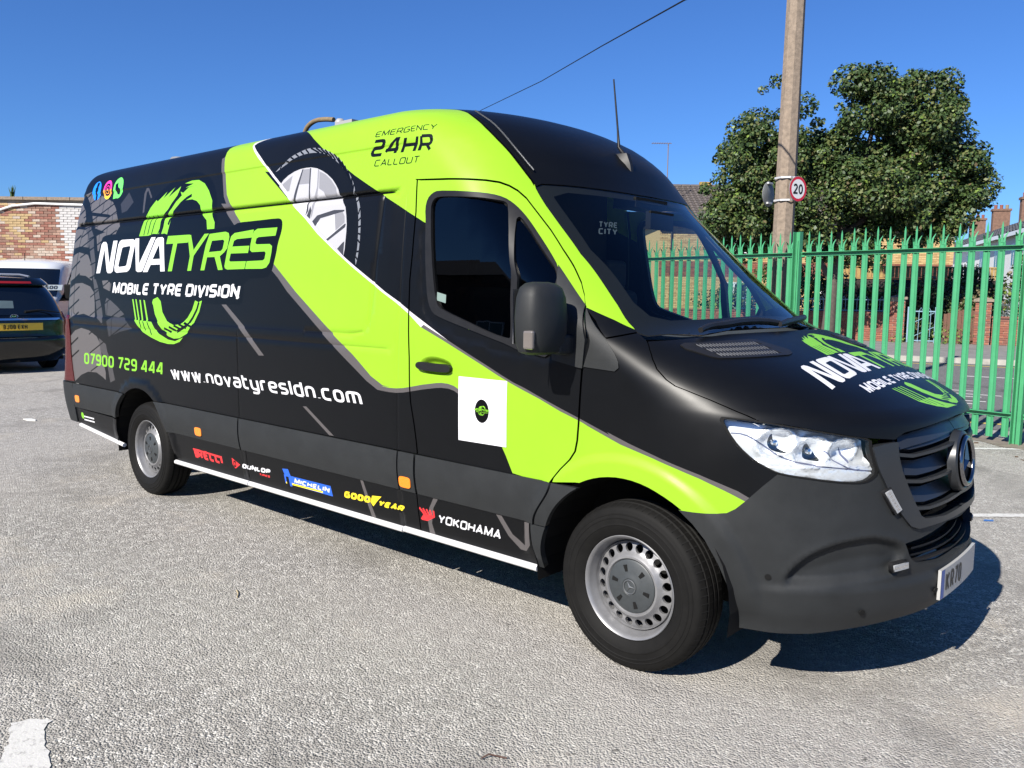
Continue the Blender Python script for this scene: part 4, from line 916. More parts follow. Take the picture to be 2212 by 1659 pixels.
def railing(e0, e1, z0, h, lab, n=26.75, name='railing', gate=False, m=None):
    o = empty(name, Vector(en(e0, n, z0)), math.atan2(E_.y, E_.x), lab, 'gate' if gate else 'railing'); l = e1-e0; m = m or m_rail
    for z in (.06, h-.12): mb = MB(); mb.box((l/2, 0, z), (l, .03, .035)); mb.build('rail', m, o)
    k = 0; x = .08
    while x < l-.02:
        mb = MB(); mb.tube([(x, 0, 0), (x, 0, h-.10), (x+.055, 0, h), (x+.11, 0, h-.10), (x+.11, 0, 0)], .011, 6); mb.build('hoop_bar', m, o); x += .24
    if gate:
        for a, b in (((.03, .12), (l-.03, h*.45)), ((.03, h*.5), (l-.03, h-.15))): mb = MB(); mb.tube([(a[0], .02, a[1]), (b[0], .02, b[1])], .012, 6); mb.build('brace', m, o)
        for xx in (.0, l): mb = MB(); mb.box((xx, 0, h*.5), (.05, .05, h+.05)); mb.build('gate_post', m, o)
    return o
eof = lambda x, y: x*E_.x+y*E_.y
garden_wall(-12.0, -1.30, .92, 'low red brick garden wall with blue railings across the road')
brick_pier(-1.05, 1.42, 'brick gate pier left of the blue gate')
railing(-6.5, -1.35, 1.09, .55, 'blue hooped railings on top of the low brick wall', n=26.82)
railing(-.72, .10, .13, 1.15, 'blue hooped metal garden gate between the brick piers', gate=True, name='garden_gate')
brick_pier(1.45, 1.38, 'brick pier right of the brown timber fence')
garden_wall(1.72, 9.0, .86, 'red brick garden wall at the far right across the road')
railing(1.8, 8.0, 1.03, .5, 'dark hooped railings on the far right garden wall', n=26.82, m=mat('dark_railing_paint', (.03, .05, .05), .5))
bf = empty('timber_fence', Vector(en(.32, 26.9, .13)), math.atan2(E_.y, E_.x), 'short brown timber board fence beside the blue gate', 'fence')
m_wood = mat('brown_stained_timber', (.11, .052, .032), .8, var=.25, vscale=20, bump=.3, bscale=30)
for k in range(9): mb = MB(); mb.box((.06+k*.105, .0, .48+.015*k), (.098, .02, .96+.03*k)); mb.build('board', m_wood, bf)
tf = empty('timber_fence', (-10.6, 29.4, 0), math.atan2(1.82, 2.04), 'tall timber fence with a pale trellis top behind the shrubs', 'fence')
m_pale = mat('pale_timber', (.36, .24, .085), .8, var=.2, vscale=16); m_dwood = mat('dark_timber', (.035, .026, .022), .85, var=.3, vscale=16)
for k in range(42): mb = MB(); mb.box((.06+k*.15, 0, 1.18), (.142, .022, 2.3)); mb.build('board', m_dwood, tf)
for k in range(42): mb = MB(); mb.box((.06+k*.15, 0, 2.60), (.12, .02, .40)); mb.build('trellis_slat', m_pale, tf)
for z in (2.36, 2.82): mb = MB(); mb.box((3.15, -.02, z), (6.3, .04, .05)); mb.build('trellis_rail', m_pale, tf)
for i, (e, n, rx, h, k, sz, lab, w) in enumerate([(3.3, 28.3, 1.7, 3.3, 60, .11, 'large leafy shrub above the far right garden wall', (.2, .35, .3, .14, .01)), (.25, 28.2, .9, 1.9, 30, .10, 'dark shrub behind the blue gate', (.5, .35, .1, .04, .01)), (-1.7, 27.6, .8, 2.0, 30, .09, 'dense green shrub overhanging the brick wall left of the gate', (.45, .4, .1, .05, 0)), (-3.6, 28.4, 1.5, 2.3, 40, .10, 'dark shrubs under the sycamore tree', (.6, .3, .08, .02, 0)), (1.25, 27.6, .6, 1.7, 22, .10, 'faded brown hydrangea bush above the brown fence', (.15, .15, .2, .05, .6)), (6.2, 28.5, 1.7, 2.8, 44, .11, 'second leafy shrub at the right edge', (.25, .35, .25, .14, .01)), (.9, 30.2, 1.3, 2.6, 40, .10, 'dark green bush between the timber fences', (.5, .35, .12, .03, 0)), (4.6, 30.6, 1.8, 3.9, 60, .11, 'tall dark tree-like shrub behind the right garden shrub', (.4, .35, .18, .06, 0)), (-5.2, 29.0, 1.4, 3.0, 44, .10, 'dark evergreen bush behind the brick wall railings', (.5, .36, .1, .04, 0)), (-7.0, 28.2, 1.5, 1.9, 34, .10, 'green garden shrub left of the tree trunk', (.3, .4, .15, .15, 0)), (-.5, 28.3, .6, 2.5, 18, .10, 'dusky pink flowering shrub behind the gate pier', (.2, .2, .1, .0, .5))]):
    bush('garden_shrub', Vector(en(e, n, .12)), rx, h, k, sz, 40+i, lab, w)
for i, (e, n) in enumerate([(.55, 26.45), (.9, 26.5), (.35, 26.4), (-.85, 26.45)]): bush('weed_clump', Vector(en(e, n, .125)), .18, .30, 4, .07, 80+i, ['yellow green weeds under the middle of the brown timber fence', 'yellow green weeds beside the right brick pier', 'low weeds at the left end of the brown timber fence', 'weeds at the foot of the left brick gate pier'][i], (.1, .3, .1, .5, 0), 60, 'plant')
tag(strip_en('garden_ground', -60, 60, 27.5, 60, .11, mat('garden_earth', (.07, .075, .04), .95, var=.4, vscale=2), 'dark garden ground behind the walls'))

# ---- houses
m_tile = mat('grey_brown_roof_tile', (.095, .080, .072), .85, var=.22, vscale=14); m_tile2 = mat('grey_slate', (.075, .076, .08), .8, var=.25, vscale=10)
m_upvc = mat('white_window_frame', (.72, .72, .72), .4); m_pane = mat('dark_window_pane', (.02, .025, .03), .06, spec=.9); m_render = mat('white_render', (.72, .72, .70), .85, var=.06, vscale=3)
m_gut = mat('black_gutter', (.02, .02, .02), .5)
TILE = {}
def tiled_roof(parent, a, b, c, d, nx, ny, m, limit=300):
    """pantiles laid over the slope a-b (eave) to d-c (ridge); overlapping courses, each tile proud of the one above it"""
    a, b, c, d = map(Vector, (a, b, c, d)); nrm = (b-a).cross(d-a).normalized()
    mb = MB(); cnt = 0
    u = (b-a)/nx
    for j in range(ny):
        for i in range(nx):
            f0, f1 = i/nx, (i+.96)/nx; g0, g1 = (j-.10)/ny, (j+1)/ny
            def pt(f, g, h): return (a*(1-f)+b*f)*(1-g)+(d*(1-f)+c*f)*g+nrm*h
            V = [pt(f0, g0, .055), pt(f0+.32/nx, g0, .085), pt(f0+.62/nx, g0, .055), pt(f1, g0, .035), pt(f0, g1, .015), pt(f0+.32/nx, g1, .045), pt(f0+.62/nx, g1, .015), pt(f1, g1, .0)]
            F = [(0, 1, 5, 4), (1, 2, 6, 5), (2, 3, 7, 6)]
            e = [pt(f0, g0, .0), pt(f1, g0, .0)]; V += e; F.append((8, 9, 3, 2, 1, 0))
            if cnt < limit:
                o_ = V[0]; me = TILE.get((parent.name, nx, ny))
                if me is None:
                    me = bpy.data.meshes.new('roof_tile'); me.from_pydata([tuple(v-o_) for v in V], [], F); me.materials.append(m); TILE[(parent.name, nx, ny)] = me
                o = bpy.data.objects.new('roof_tile', me); C.objects.link(o); o.parent = parent; o.location = o_
            else: mb.add(V, F)
            cnt += 1
    if mb.V: tag(mb.build('roof_tiles', m, parent), kind='stuff')
def window(parent, x, z, w, h, y=0):
    mb = MB()
    t = .07
    mb.box((x, y-.03, z-h/2+t/2), (w, .10, t)); mb.box((x, y-.03, z+h/2-t/2), (w, .10, t))
    for xx in (x-w/2+t/2, x+w/2-t/2, x): mb.box((xx, y-.03, z), (t, .098, h-2*t))
    f = mb.build('window', m_upvc, parent); mb = MB(); mb.box((x, y+.0, z), (w-.1, .03, h-.1)); mb.build('pane', m_pane, f)
    mb = MB(); mb.box((x, y-.07, z-h/2-.03), (w+.14, .16, .05)); mb.build('sill', m_upvc, f); return f
HO = Vector((-18.10, 28.35, .1)); ha = math.atan2(.666, .746)
house = empty('brick_house', HO, ha, 'buff brick house with a red brick band and brown tiled roof behind the tree', 'house')
HW, HD, HE = 13.0, 7.5, 4.75
mb = MB(); mb.box((HW/2, HD/2+.1, HE/2), (HW-.04, HD, HE)); mb.build('house_wall', m_mortar, house)
hb = lambda x, z, r: r.choice(m_bricks) if (2.35 < z < 3.0 or z < .6) else r.choice(m_yb+m_yb[:1])
hs = lambda x, z: any(abs(x-wx) < .62 and abs(z-wz) < .60 for wx, wz in ((3.35, 3.95), (7.8, 3.95), (3.35, 1.5), (7.8, 1.5)))
brickwork(house, 0, HW, .0, HE, .215, .065, .010, .09, hb, limit=300, seed=9, skip=hs, near=lambda x, z: abs(x-3.2)+abs(z-3.7)*1.2)
mb = MB(); mb.box((.012, HD/2+.1, HE/2), (.03, HD, HE)); mb.build('end_wall', m_yb[0], house)
for wx, wz in ((3.35, 3.95), (7.8, 3.95), (3.35, 1.5), (7.8, 1.5)): window(house, wx, wz, 1.24, 1.2, .06)
RZ = HE+1.95
tiled_roof(house, (-.25, -.35, HE-.05), (HW+.25, -.35, HE-.05), (HW+.25, HD/2, RZ), (-.25, HD/2, RZ), 52, 14, m_tile)
mb = MB(); mb.add([(-.25, -.35, HE-.07), (HW+.25, -.35, HE-.07), (HW+.25, HD/2, RZ-.02), (-.25, HD/2, RZ-.02), (-.25, HD+.4, HE-.07), (HW+.25, HD+.4, HE-.07)], [(0, 1, 2, 3), (3, 2, 5, 4), (0, 3, 4), (1, 5, 2)]); mb.build('roof', m_tile, house)
for k in range(30): mb = MB(); mb.tube([(-.2+k*.45, HD/2, RZ+.03), (.22+k*.45, HD/2, RZ+.03)], .10, 8); mb.build('ridge_tile', m_tile, house)
mb = MB(); mb.box((HW/2, -.38, HE-.08), (HW+.5, .12, .12)); mb.build('gutter', m_gut, house)
mb = MB(); mb.tube([(.5, -.06, HE-.1), (.5, -.06, .1)], .04, 8); mb.build('downpipe', m_gut, house)
mb = MB(); mb.box((2.75, HD/2, RZ+.16), (.55, .3, .16)); mb.build('ridge_vent', mat('ochre_vent', (.30, .20, .06), .8), house)
def aerial(name, loc, h, n, lab, rz=0.):
    a = empty(name, loc, rz, lab, 'tv aerial'); mb = MB(); mb.tube([(0, 0, 0), (0, 0, h)], .022, 6); mb.build('mast', mat('aerial_grey', (.16, .12, .11), .6), a)
    mb = MB(); mb.tube([(-.75, 0, h), (.15, 0, h)], .015, 6)
    for k in range(n): mb.tube([(-.7+k*.85/n, -.22, h), (-.7+k*.85/n, .22, h)], .008, 4)
    mb.build('boom', mat('aerial_grey', (.16, .12, .11), .6), a)
aerial('tv_aerial', (-18.6, 29.6, 5.2), 3.2, 8, 'tall tv aerial on a mast at the left end of the tiled roof', .7)
# terrace running away at the right
T_ = Vector((-.40, .915, 0)).normalized(); TN = Vector((-T_.y, T_.x, 0))      # TN: towards the white fronts
ta = math.atan2(T_.y, T_.x)
for k in range(5):
    l = 8.2; o = Vector((-6.3, 44.9, .1))+T_*(l*k); big = k % 2 == 0
    hse = empty('terraced_house', o, ta, ('nearest white rendered terraced house at the right edge', 'second white rendered terraced house along the row', 'third white terraced house along the row', 'fourth white terraced house, partly behind the tree', 'farthest white terraced house in the row')[k], 'house', 'white rendered terraced houses')
    ez = 5.25+.02*k
    mb = MB(); mb.box((l/2, -3.2, ez/2), (l-.02, 6.4, ez)); mb.build('wall', m_render, hse)
    mb = MB(); mb.add([(0, .35, ez-.05), (l, .35, ez-.05), (l, -3.2, ez+1.55), (0, -3.2, ez+1.55), (0, -6.7, ez-.05), (l, -6.7, ez-.05)], [(0, 1, 2, 3), (3, 2, 5, 4), (0, 3, 4), (1, 5, 2)]); rf = mb.build('roof', m_tile2, hse)
    tiled_roof(hse, (l, .36, ez), (0, .36, ez), (0, -3.2, ez+1.60), (l, -3.2, ez+1.60), 12, 8, m_tile2, limit=96 if k < 2 else 0)
    mb = MB(); mb.box((l/2, .38, ez-.10), (l, .06, .26)); mb.build('bargeboard', m_upvc, hse)
    for x in (1.8, 5.9):
        for z in (1.5, 4.0): window(hse, x, z, 1.1, 1.3, .0)
    ch = MB(); ch.box((.3, -3.2, ez+2.0), (.62, 1.15, 1.9)); ch.box((.3, -3.2, ez+2.98), (.76, 1.30, .16)); c_o = ch.build('chimney', mat('chimney_brick', (.15, .085, .058), .9, var=.3, vscale=6), rf)
    for j in range(3): mb = MB(); mb.lathe([(.11, 0), (.12, .32), (.09, .32), (.085, .05)], 10, Matrix.Translation((.3, -3.58+.38*j, ez+3.05))); mb.build('chimney_pot', mat('chimney_pot_clay', (.20, .07, .05), .85, var=.2) if (k+j) % 3 else mat('chimney_pot_buff', (.22, .17, .10), .85), rf)
for i, (k, h, lab) in enumerate([(0, 2.0, 'tv aerial on the nearest terrace chimney'), (1, 2.2, 'tv aerial on the second terrace chimney')]):
    p = Vector((-6.3, 44.9, 0))+T_*(8.2*k)-TN*3.2; aerial('tv_aerial', (p.x, p.y, 8.2), h, 9, lab, 1.0-.4*i)
# ================================================================== the wrapped van
m_black = mat('black_wrap', (.0030, .0034, .0042), .36, spec=.20, var=.10, vscale=3, bump=.02, bscale=600)
m_green = mat('lime_wrap', (.222, .425, .017), .36, spec=.4, var=.03, vscale=2, bump=.02, bscale=600)
m_lime = mat('logo_lime', (.175, .47, .022), .36, spec=.4)
m_white = mat('white_print', (.58, .58, .60), .4)
m_grey = mat('grey_print', (.075, .068, .068), .42)
m_silver = mat('pale_grey_print', (.50, .48, .50), .4)
m_plastic = mat('textured_black_plastic', (.0165, .018, .019), .56, spec=.30, var=.14, vscale=9, bump=.25, bscale=900)
m_trim = mat('smooth_black_plastic', (.011, .011, .012), .45, spec=.25, var=.15, vscale=14)
m_rubber = mat('black_rubber', (.012, .012, .012), .55, spec=.35)
m_dark = mat('matt_black', (.006, .006, .006), .8, spec=.2)
m_tread1 = mat('tread_print_light', (.085, .078, .078), .4); m_tread2 = mat('tread_print_mid', (.045, .042, .044), .4); m_tread3 = mat('tread_print_dim', (.022, .021, .023), .4)
m_navy = mat('print_and_gap_black', (.0018, .002, .0026), .33, spec=.18)  # print ink, and the black that stands for shade in panel gaps
m_red = mat('red_print', (.62, .025, .03), .4); m_blue = mat('blue_print', (.015, .10, .55), .4); m_yellow = mat('yellow_print', (.78, .60, .02), .4)
m_w1 = mat('wheel_print_bright', (.56, .56, .58), .38); m_w2 = mat('wheel_print_mid', (.20, .20, .215), .38); m_w3 = mat('wheel_print_dark', (.035, .035, .04), .38); m_w4 = mat('wheel_print_rim', (.36, .36, .38), .38); m_w5 = mat('wheel_print_tyre', (.16, .17, .19), .38)
m_fb = mat('sky_blue_print', (.01, .20, .80), .4); m_pink = mat('pink_print', (.80, .03, .30), .4); m_orange = mat('orange_print', (.85, .30, .03), .4); m_wa = mat('bright_green_print', (.12, .72, .10), .4)
m_chrome = mat('chrome', (.75, .76, .78), .08, metal=1.); m_alu = mat('silver_paint', (.21, .21, .215), .42, metal=.45, var=.12, vscale=12)
m_amber = mat('amber_lens', (.85, .22, .01), .18, coat=.6); m_tail = mat('red_lens', (.06, .002, .003), .22, spec=.3)
m_glass = glass('windscreen_glass', (.80, .87, .86)); m_tint = glass('tinted_glass', (.10, .13, .14)); m_clear = glass('clear_lens', (.93, .95, .96), 1.45)
BODY = [m_black, m_green, m_grey, m_silver, m_white, m_navy, m_lime, m_tread1, m_tread2, m_tread3, m_red, m_blue, m_yellow, m_w1, m_w2, m_w3, m_w4, m_w5, m_fb, m_pink, m_orange, m_wa]
(BLK, GRN, GRY, SIL, WHT, NAV, LIM, TR1, TR2, TR3, RED, BLU, YEL, W1, W2, W3, W4, W5, FB, PNK, ORG, WA) = range(22)

van = empty('delivery_van', (0, 0, 0), 0, 'large high-roof panel van wrapped in black and lime green tyre-service graphics', 'van')
def L(*names):
    out = []
    for n in names:
        a = TR[n[1:]][::-1] if n[0] == '-' else TR[n]
        out += [tuple(p) for p in a]
    return out
s_of_w = lambda w: float(np.interp(-w, -_w, _s))
ST = s_of_w(.62); SR = float(s_of_z(.742)); SB = float(s_of_z(.532)); SC = s_of_w(.75)
def cen(s): return float(fX(s))+FQ
def arc(cx, r, a0, a1, n=16, cz=.36):
    return [(cx+r*math.cos(a), float(s_of_z(max(.281, cz+r*math.sin(a))))) for a in np.linspace(R(a0), R(a1), n)]

# ---- livery: (polygon, colour) painted in this order over the black
green_main = [(-3.40, ST)]+L('green_top_l')+L('green_low')+L('green_low2')+[(-.53, .46), (-.5, .40), (.1, .40), (.45, .40), (.479, .515)]+L('-green_up3')+L('-green_up2')+L('-green_up')+[(-3.02, 2.25), (-3.07, ST)]
green_front = [(-2.62, ST), (-2.53, SC)]+L('gb_low')[0:]+[(-1.19, 1.60), (-1.18, 1.25), (-.9, 1.1), (-.3, 1.2)]+L('ap_green_end')+[(.20, 1.12), (.3, 1.3), (0.1, 1.6), (-.3, 2.0), (-.7, 2.4), (-1.0, 2.45), (-2., 2.45)]
band_up = L('green_up')+L('green_up2')+L('green_up3')[2:]+L('green_up4')
white_band = [(-3.07, ST), (-3.02, 2.25)]+L('green_up')+L('-white_up')+[(-2.96, 2.26), (-3.0, ST)]
brown_a = L('green_up2')[:9]+L('-white_up2')[2:]
brown_b = L('green_up2')[8:]+[(-.02, .672)]+L('green_up3')[3:]+L('green_up4')[3:]+L('-white_up4')[:1]+L('-white_up3')[:-1]+L('-white_up2')[:3]
grey_band = L('green_low')+L('green_low2')+L('-grey_low3')+[(-.60, .80), (-.66, .88)]+L('-grey_low2')+L('-grey_low')
def band(a, w): return [q for q in stroke(a, w)]
LIV = []
def paint(poly, m): LIV.append((poly, m))
for n, m in (('streak1', GRY), ('streak4', TR2)): paint(L(n), m)
# tyre-tread print on the tail
for n, m in (('tb_a', TR1), ('tb_b', TR1), ('tb_c', TR1), ('tb_d', TR1), ('tb_e', TR1), ('tb_f', TR1), ('tb_g', TR1), ('tb_h', TR1), ('tb_i', TR1), ('tb_j', TR2), ('tb_k', TR3), ('tb_l', TR3), ('tb_rib', TR2), ('tb_rib2', TR2)): paint(L(n), m)
rt_ = random.Random(3)
def zx(q0, s0, q1, s1, w=.012): 
    for p in stroke([(q0, s0), (q1, s1)], w): paint(p, NAV)
for k in range(15):                                   # sipes slanting across the tread blocks
    s0 = .55+k*.105
    zx(-5.93, s0, -5.42, s0+.21, .015)
    for j in range(2):
        q = -5.88+.19*j+rt_.uniform(0, .14); b = s0+(q+5.93)/.51*.21; zx(q, b, q+.012, b+.105, .009)
for k in range(9):
    s0 = 1.52+k*.082
    zx(-5.42, s0, -4.75, s0+.20, .011)
    for j in range(3):
        q = -5.38+.2*j+rt_.uniform(0, .12); b = s0+(q+5.42)/.67*.20; zx(q, b, q+.006, b+.082, .007)
for k in range(6):
    s0 = .60+k*.15; zx(-5.2, s0, -4.5, s0+.26, .010); q = -5.05+rt_.uniform(0, .3); b = s0+(q+5.2)/.7*.26; zx(q, b, q+.01, b+.15, .008)
for a, b in zip(L('tb_rib')[1:8], L('tb_rib')[2:9]): zx(a[0]-.10, a[1]-.02, a[0], a[1], .010)
green_i = len(LIV)

for p in stroke([(q-.012, s) for q, s in L('green_top_l')+L('green_low')[:1]], .05): paint(p, GRY)
paint(grey_band, GRY); paint(green_main, GRN); paint(green_front, GRN)
# alloy-wheel picture
wa_o, wa_i = smooth_line(L('wa_out'), 1), smooth_line(L('wa_in'), 1)
paint(wa_o+L('green_up')[6:9][::-1]+[(-2.75, 2.0)], BLK); paint(wa_o+wa_i[::-1], W5)
for k in range(3, len(wa_o)-2, 2):
    t = k/len(wa_o); j = int(t*len(wa_i)); 
    for p in stroke([wa_o[k], wa_i[min(j, len(wa_i)-1)]], .010): paint(p, NAV)
paint(L('wa_rim'), W4)
for n, m in (('wa1', W2), ('wa2', W2), ('wa3', W2), ('wa6', W1), ('wa9', W2), ('wa12', W1), ('wa4', W3), ('wa5', W3), ('wa7', W3), ('wa8', W3), ('wa10', W3), ('wa11', W3), ('wa13', W2)): paint(L(n), m)
paint(white_band, SIL); paint(L('green_up')[-1:]+L('green_up2')[:1]+L('white_up2')[1:2]+L('white_up')[-1:], SIL); paint(brown_a, GRY); paint(brown_b, GRY)
# logo
for n in ('blob2', 'blob3', 'blob'): paint(smooth_poly(L(n), 1), NAV)
LOGO = []
for n in ('tread_u', 'wall_u', 'tread_d0', 'tread_d1', 'tread_d2', 'tread_d3', 'tread_d', 'wall_d'): LOGO.append((L(n), LIM))
g = L('l_grooves'); 
for k in range(0, len(g), 2):
    for p in stroke(g[k:k+2], .012): LOGO.append((p, NAV))
for n in ('l_cres_u', 'l_cres_d'):
    for p in stroke(L(n), .022): LOGO.append((p, NAV))
for a, b in zip(np.linspace(0, 1, 7)[:-1], range(6)):    # tread-shoulder gaps
    p0 = np.array(TR['wall_d'][18])*(1-a)+np.array(TR['wall_d'][13])*a
    for p in stroke([tuple(p0+(-.06, .012)), tuple(p0+(.05, -.012))], .016): LOGO.append((p, NAV))
for n, m in (('N', WHT), ('O', WHT), ('O_in', NAV), ('V', WHT), ('A', WHT), ('A_in', NAV), ('T', LIM), ('Y', LIM), ('R', LIM), ('R_in', NAV), ('E', LIM), ('S', LIM)): LOGO.append((L(n), m))
def line(txt, key, m, dst, **k):
    a = TR[key]
    for p in text_on(txt, a[0], a[1], a[2], **k): dst.append((p, m))
line('MOBILE TYRE DIVISION', 't_mobile', WHT, LOGO, sw=.225, gap=.10, wid=.72)
LIV += LOGO
line('07900 729 444', 't_phone', LIM, LIV, sw=.17, wid=.60, gap=.13)
line('www.novatyresldn.com', 't_www', WHT, LIV, sw=.15, wid=.60, gap=.12, space=.2)
line('EMERGENCY', 't_emerg', BLK, LIV, sw=.15, wid=.85, gap=.14)
line('24HR', 't_24', BLK, LIV, sw=.20, wid=.85, gap=.12)
line('CALLOUT', 't_call', BLK, LIV, sw=.15, wid=.85, gap=.14)
# social icons
e = TR['ic_ext']
def icon(k, c1, c2):
    a, b = e[k*2], e[k*2+1]; c = (a+b)/2; rx = abs(b[0]-a[0])/2; ry = rx*1.0
    P_ = lambda x, y: (c[0]+x*rx, c[1]+y*ry)
    paint([P_(math.cos(t), math.sin(t)) for t in np.linspace(0, 2*math.pi, 28)[:-1]], c1)
    return P_
f_ = icon(0, FB, FB)
for p in stroke([f_(.38, .62), f_(.02, .62), f_(.02, -1)], .035)+stroke([f_(-.32, .1), f_(.36, .1)], .035): paint(p, NAV)
i_ = icon(1, PNK, PNK)
paint([i_(math.cos(t), math.sin(t)) for t in np.linspace(math.pi, 2*math.pi, 16)], ORG); paint([i_(math.cos(t)*1, math.sin(t)) for t in np.linspace(R(225), R(315), 10)], YEL)
for p in stroke(roundp([i_(-.55, -.55), i_(.55, -.55), i_(.55, .55), i_(-.55, .55)], .04, True), .016, True)+stroke([i_(.27*math.cos(t), .27*math.sin(t)) for t in np.linspace(0, 2*math.pi, 11)[:-1]], .016, True): paint(p, NAV)
w_ = icon(2, WA, WA); paint([w_(-.95, -1.0), w_(-.98, -.2), w_(-.2, -.95)], WA)
for p in stroke([w_(-.42, .42), w_(-.3, 0), w_(0, -.3), w_(.42, -.42)], .05): paint(p, NAV)
LOWER = []          # on the dark sill panels
for n in ('streak2', 'streak3', 'streak6', 'streak7'): LOWER.append((L(n), GRY))
LIV.append((L('streak2'), GRY))
line('IRELLI', 't_pir', RED, LOWER, sw=.27, wid=.62, gap=.10)
a = TR['t_pir2']; d = np.array([.0, -.025]); LOWER += [([tuple(a[0]), tuple(a[1]), tuple(a[2]), tuple(a[0]+(a[2]-a[1])*.5)], RED), ([tuple(a[0]), tuple(a[0]+(.06, 0)), tuple(TR['t_pir'][0]+(.035, .0)), tuple(TR['t_pir'][0]+(-.005, 0))], RED)]
line('DUNLOP', 't_dun', WHT, LOWER, sw=.30, wid=.72, gap=.08)
line('TIRES', 't_tires', RED, LOWER, sw=.28, wid=.8, gap=.12)
a = TR['t_dd']; LOWER.append(([tuple(a[0]), tuple(a[1]), tuple(a[2]), tuple(a[3])], RED))
c = a.mean(0)
for p in text_on('D', c+(-.022, -.022), c+(.012, -.022), c+(-.016, .022), sw=.25): LOWER.append((p, NAV))
LOWER.append((L('t_michbox'), BLU))
line('MICHELIN', 't_mich', WHT, LOWER, sw=.25, wid=.75, gap=.12)
for p in stroke(L('t_michline'), .012): LOWER.append((p, YEL))
bb = TR['t_bib']; LOWER.append(([tuple(q) for q in bb], BLU))
for p in stroke([tuple(bb[1]+(-.02, -.05)), tuple(bb[1]+(-.01, -.2))], .03)[:1]: LOWER.append((p, NAV))
line('GOOD', 't_good', YEL, LOWER, sw=.30, wid=.62, gap=.10); line('YEAR', 't_year', YEL, LOWER, sw=.30, wid=.72, gap=.08)
LOWER.append((L('t_foot'), YEL))
line('YOKOHAMA', 't_yok', WHT, LOWER, sw=.20, wid=.82, gap=.12)
a = TR['t_yy']
for k in range(5):
    o = np.array((.030*k, -.0*k))
    p0 = a[0]*(1-k/5)+a[1]*(k/5); p1 = a[3]*(1-k/5)+a[2]*(k/5)
    for p in stroke([tuple(p0), tuple((p0+p1)/2+(.03, 0)), tuple(p1)], .012): LOWER.append((p, RED))
a = TR['t_small']
for k in range(2):
    o = np.array((0, -.028*k))
    for p in stroke([tuple(a[0]+o+(0, .02)), tuple(a[1]+o+(0, .02))], .012): LOWER.append((p, WHT))
LOWER.append(([tuple(TR['t_smalld'][0]+(.028*math.cos(t), .028*math.sin(t))) for t in np.linspace(0, 6.0, 12)], LIM))
def within(liv, poly):
    """livery pieces whose box meets the panel's box"""
    o = np.array(poly); x0, y0 = o.min(0); x1, y1 = o.max(0); out = []
    for p, m in liv:
        a = np.array(p); 
        if a[:, 0].max() > x0 and a[:, 0].min() < x1 and a[:, 1].max() > y0 and a[:, 1].min() < y1: out.append((p, m))
    return out
def coloured(name, poly, liv=LIV, base=BLK, **k): return panel(name, [(poly, base)]+within(liv, poly), BODY, van, rim_m=NAV, **k)  # turned-in edges coloured black: the shade of the shut gaps is painted

# ---- outlines
AF, AR = 0.0, -4.325
arch_rear = arc(AR, .452, 122, 58, 14)
door_top = L('door_top'); door_rear_up = L('door_rear')[::-1]; door_rear_lo = L('door_rear2')[:7]     # both top to bottom / bottom to top
dr_up = [p for p in (L('door_rear2')[:7][::-1]+L('door_rear')[::-1])]        # from rub strip to the top
aft = lambda s: float(fB(s))+.012
rear_edge = [(aft(s), s) for s in np.linspace(ST, SR+.015, 30)]
seam = L('roofseam')
seam_top = [(-1.55, 2.375), (-1.36, 2.345), (-1.18, 2.295)]
G = .005
body_side = [(aft(SR+.015), SR+.015), (-4.575, SR+.012)]+arch_rear+[(-4.07, SR), (-1.25, SR)]+[(q-G, s) for q, s in dr_up]+[(-1.345, 1.838)]+[(q, s+G) for q, s in door_top[1:]]
body_side += L('ap_green_end')[0:0]+[(q-.003, s+.006) for q, s in L('cowl')[1:4]][0:0]
body_side += [(-.136, 1.208), (-.085, 1.165), (-.067, 1.098), (.150, 1.122)]+[(.155, 1.125)]+L('-ws_left2')[1:]+L('-ws_left')+[(q+.0, s) for q, s in seam[::-1]]+seam_top[::-1]+[(-1.9, ST)]+rear_edge[:1]
body_side = [tuple(p) for p in body_side]
HL = [float(s_of_z(z)) for z in (2.044, 2.050, 2.055, 2.060, 2.065, 2.070, 2.312, 2.304, 2.296, 1.325, 1.3175, 1.31, 1.264, 1.2595, 1.255, 1.2505, 1.246)]
ribs_ = [[(-5.50, s), (-1.48, s)] for s in HL]+[[(x, SR+.01), (x, 1.02)] for x in (-2.934, -2.9295, -2.925, -2.9205, -2.916)]+[[(x, SR+.01), (x, 1.77)] for x in (-1.401, -1.3965, -1.392, -1.3875, -1.383)]
paint([(-5.47, float(s_of_z(2.0535))), (-1.52, float(s_of_z(2.0535))), (-1.50, float(s_of_z(2.060))), (-1.53, float(s_of_z(2.0645))), (-5.47, float(s_of_z(2.0645)))], NAV)
gq, gs = np.array(GROOVES[0][0]).T
for o in (-.010, -.005, 0, .005, .010): ribs_.append([(q+o, float(s_of_z(z+o*(q < -1.62)))) for q, z in zip(gq, gs)])
for p in stroke(smooth_line(L('rear_seam')+L('rear_seam2')[:3], 1), .009): paint(p, NAV)
coloured('body_side', body_side, grid=.035, lines=ribs_)
panel('body_side', [(body_side, BLK), (green_front, GRN), (green_main, GRN)], BODY, van, mirror='far', grid=.06, step=.06)
# ---- roof with the black front cap
roof = [(aft(ST)+.0, ST-.002)]+[(-1.9, ST-.002)]+[(q+.004, s) for q, s in seam_top]+[(q+.012, s+.001) for q, s in seam]+L('ws_top')[1:5]+[(cen(1.787), 1.787)]+[(cen(s), s) for s in np.linspace(1.8, SMAX-.02, 24)]+[(aft(s), s) for s in np.linspace(SMAX-.02, ST+.05, 8)]
panel('roof', [(roof, 0)], [m_black], van, mirror='both', grid=.04, rim=.02)

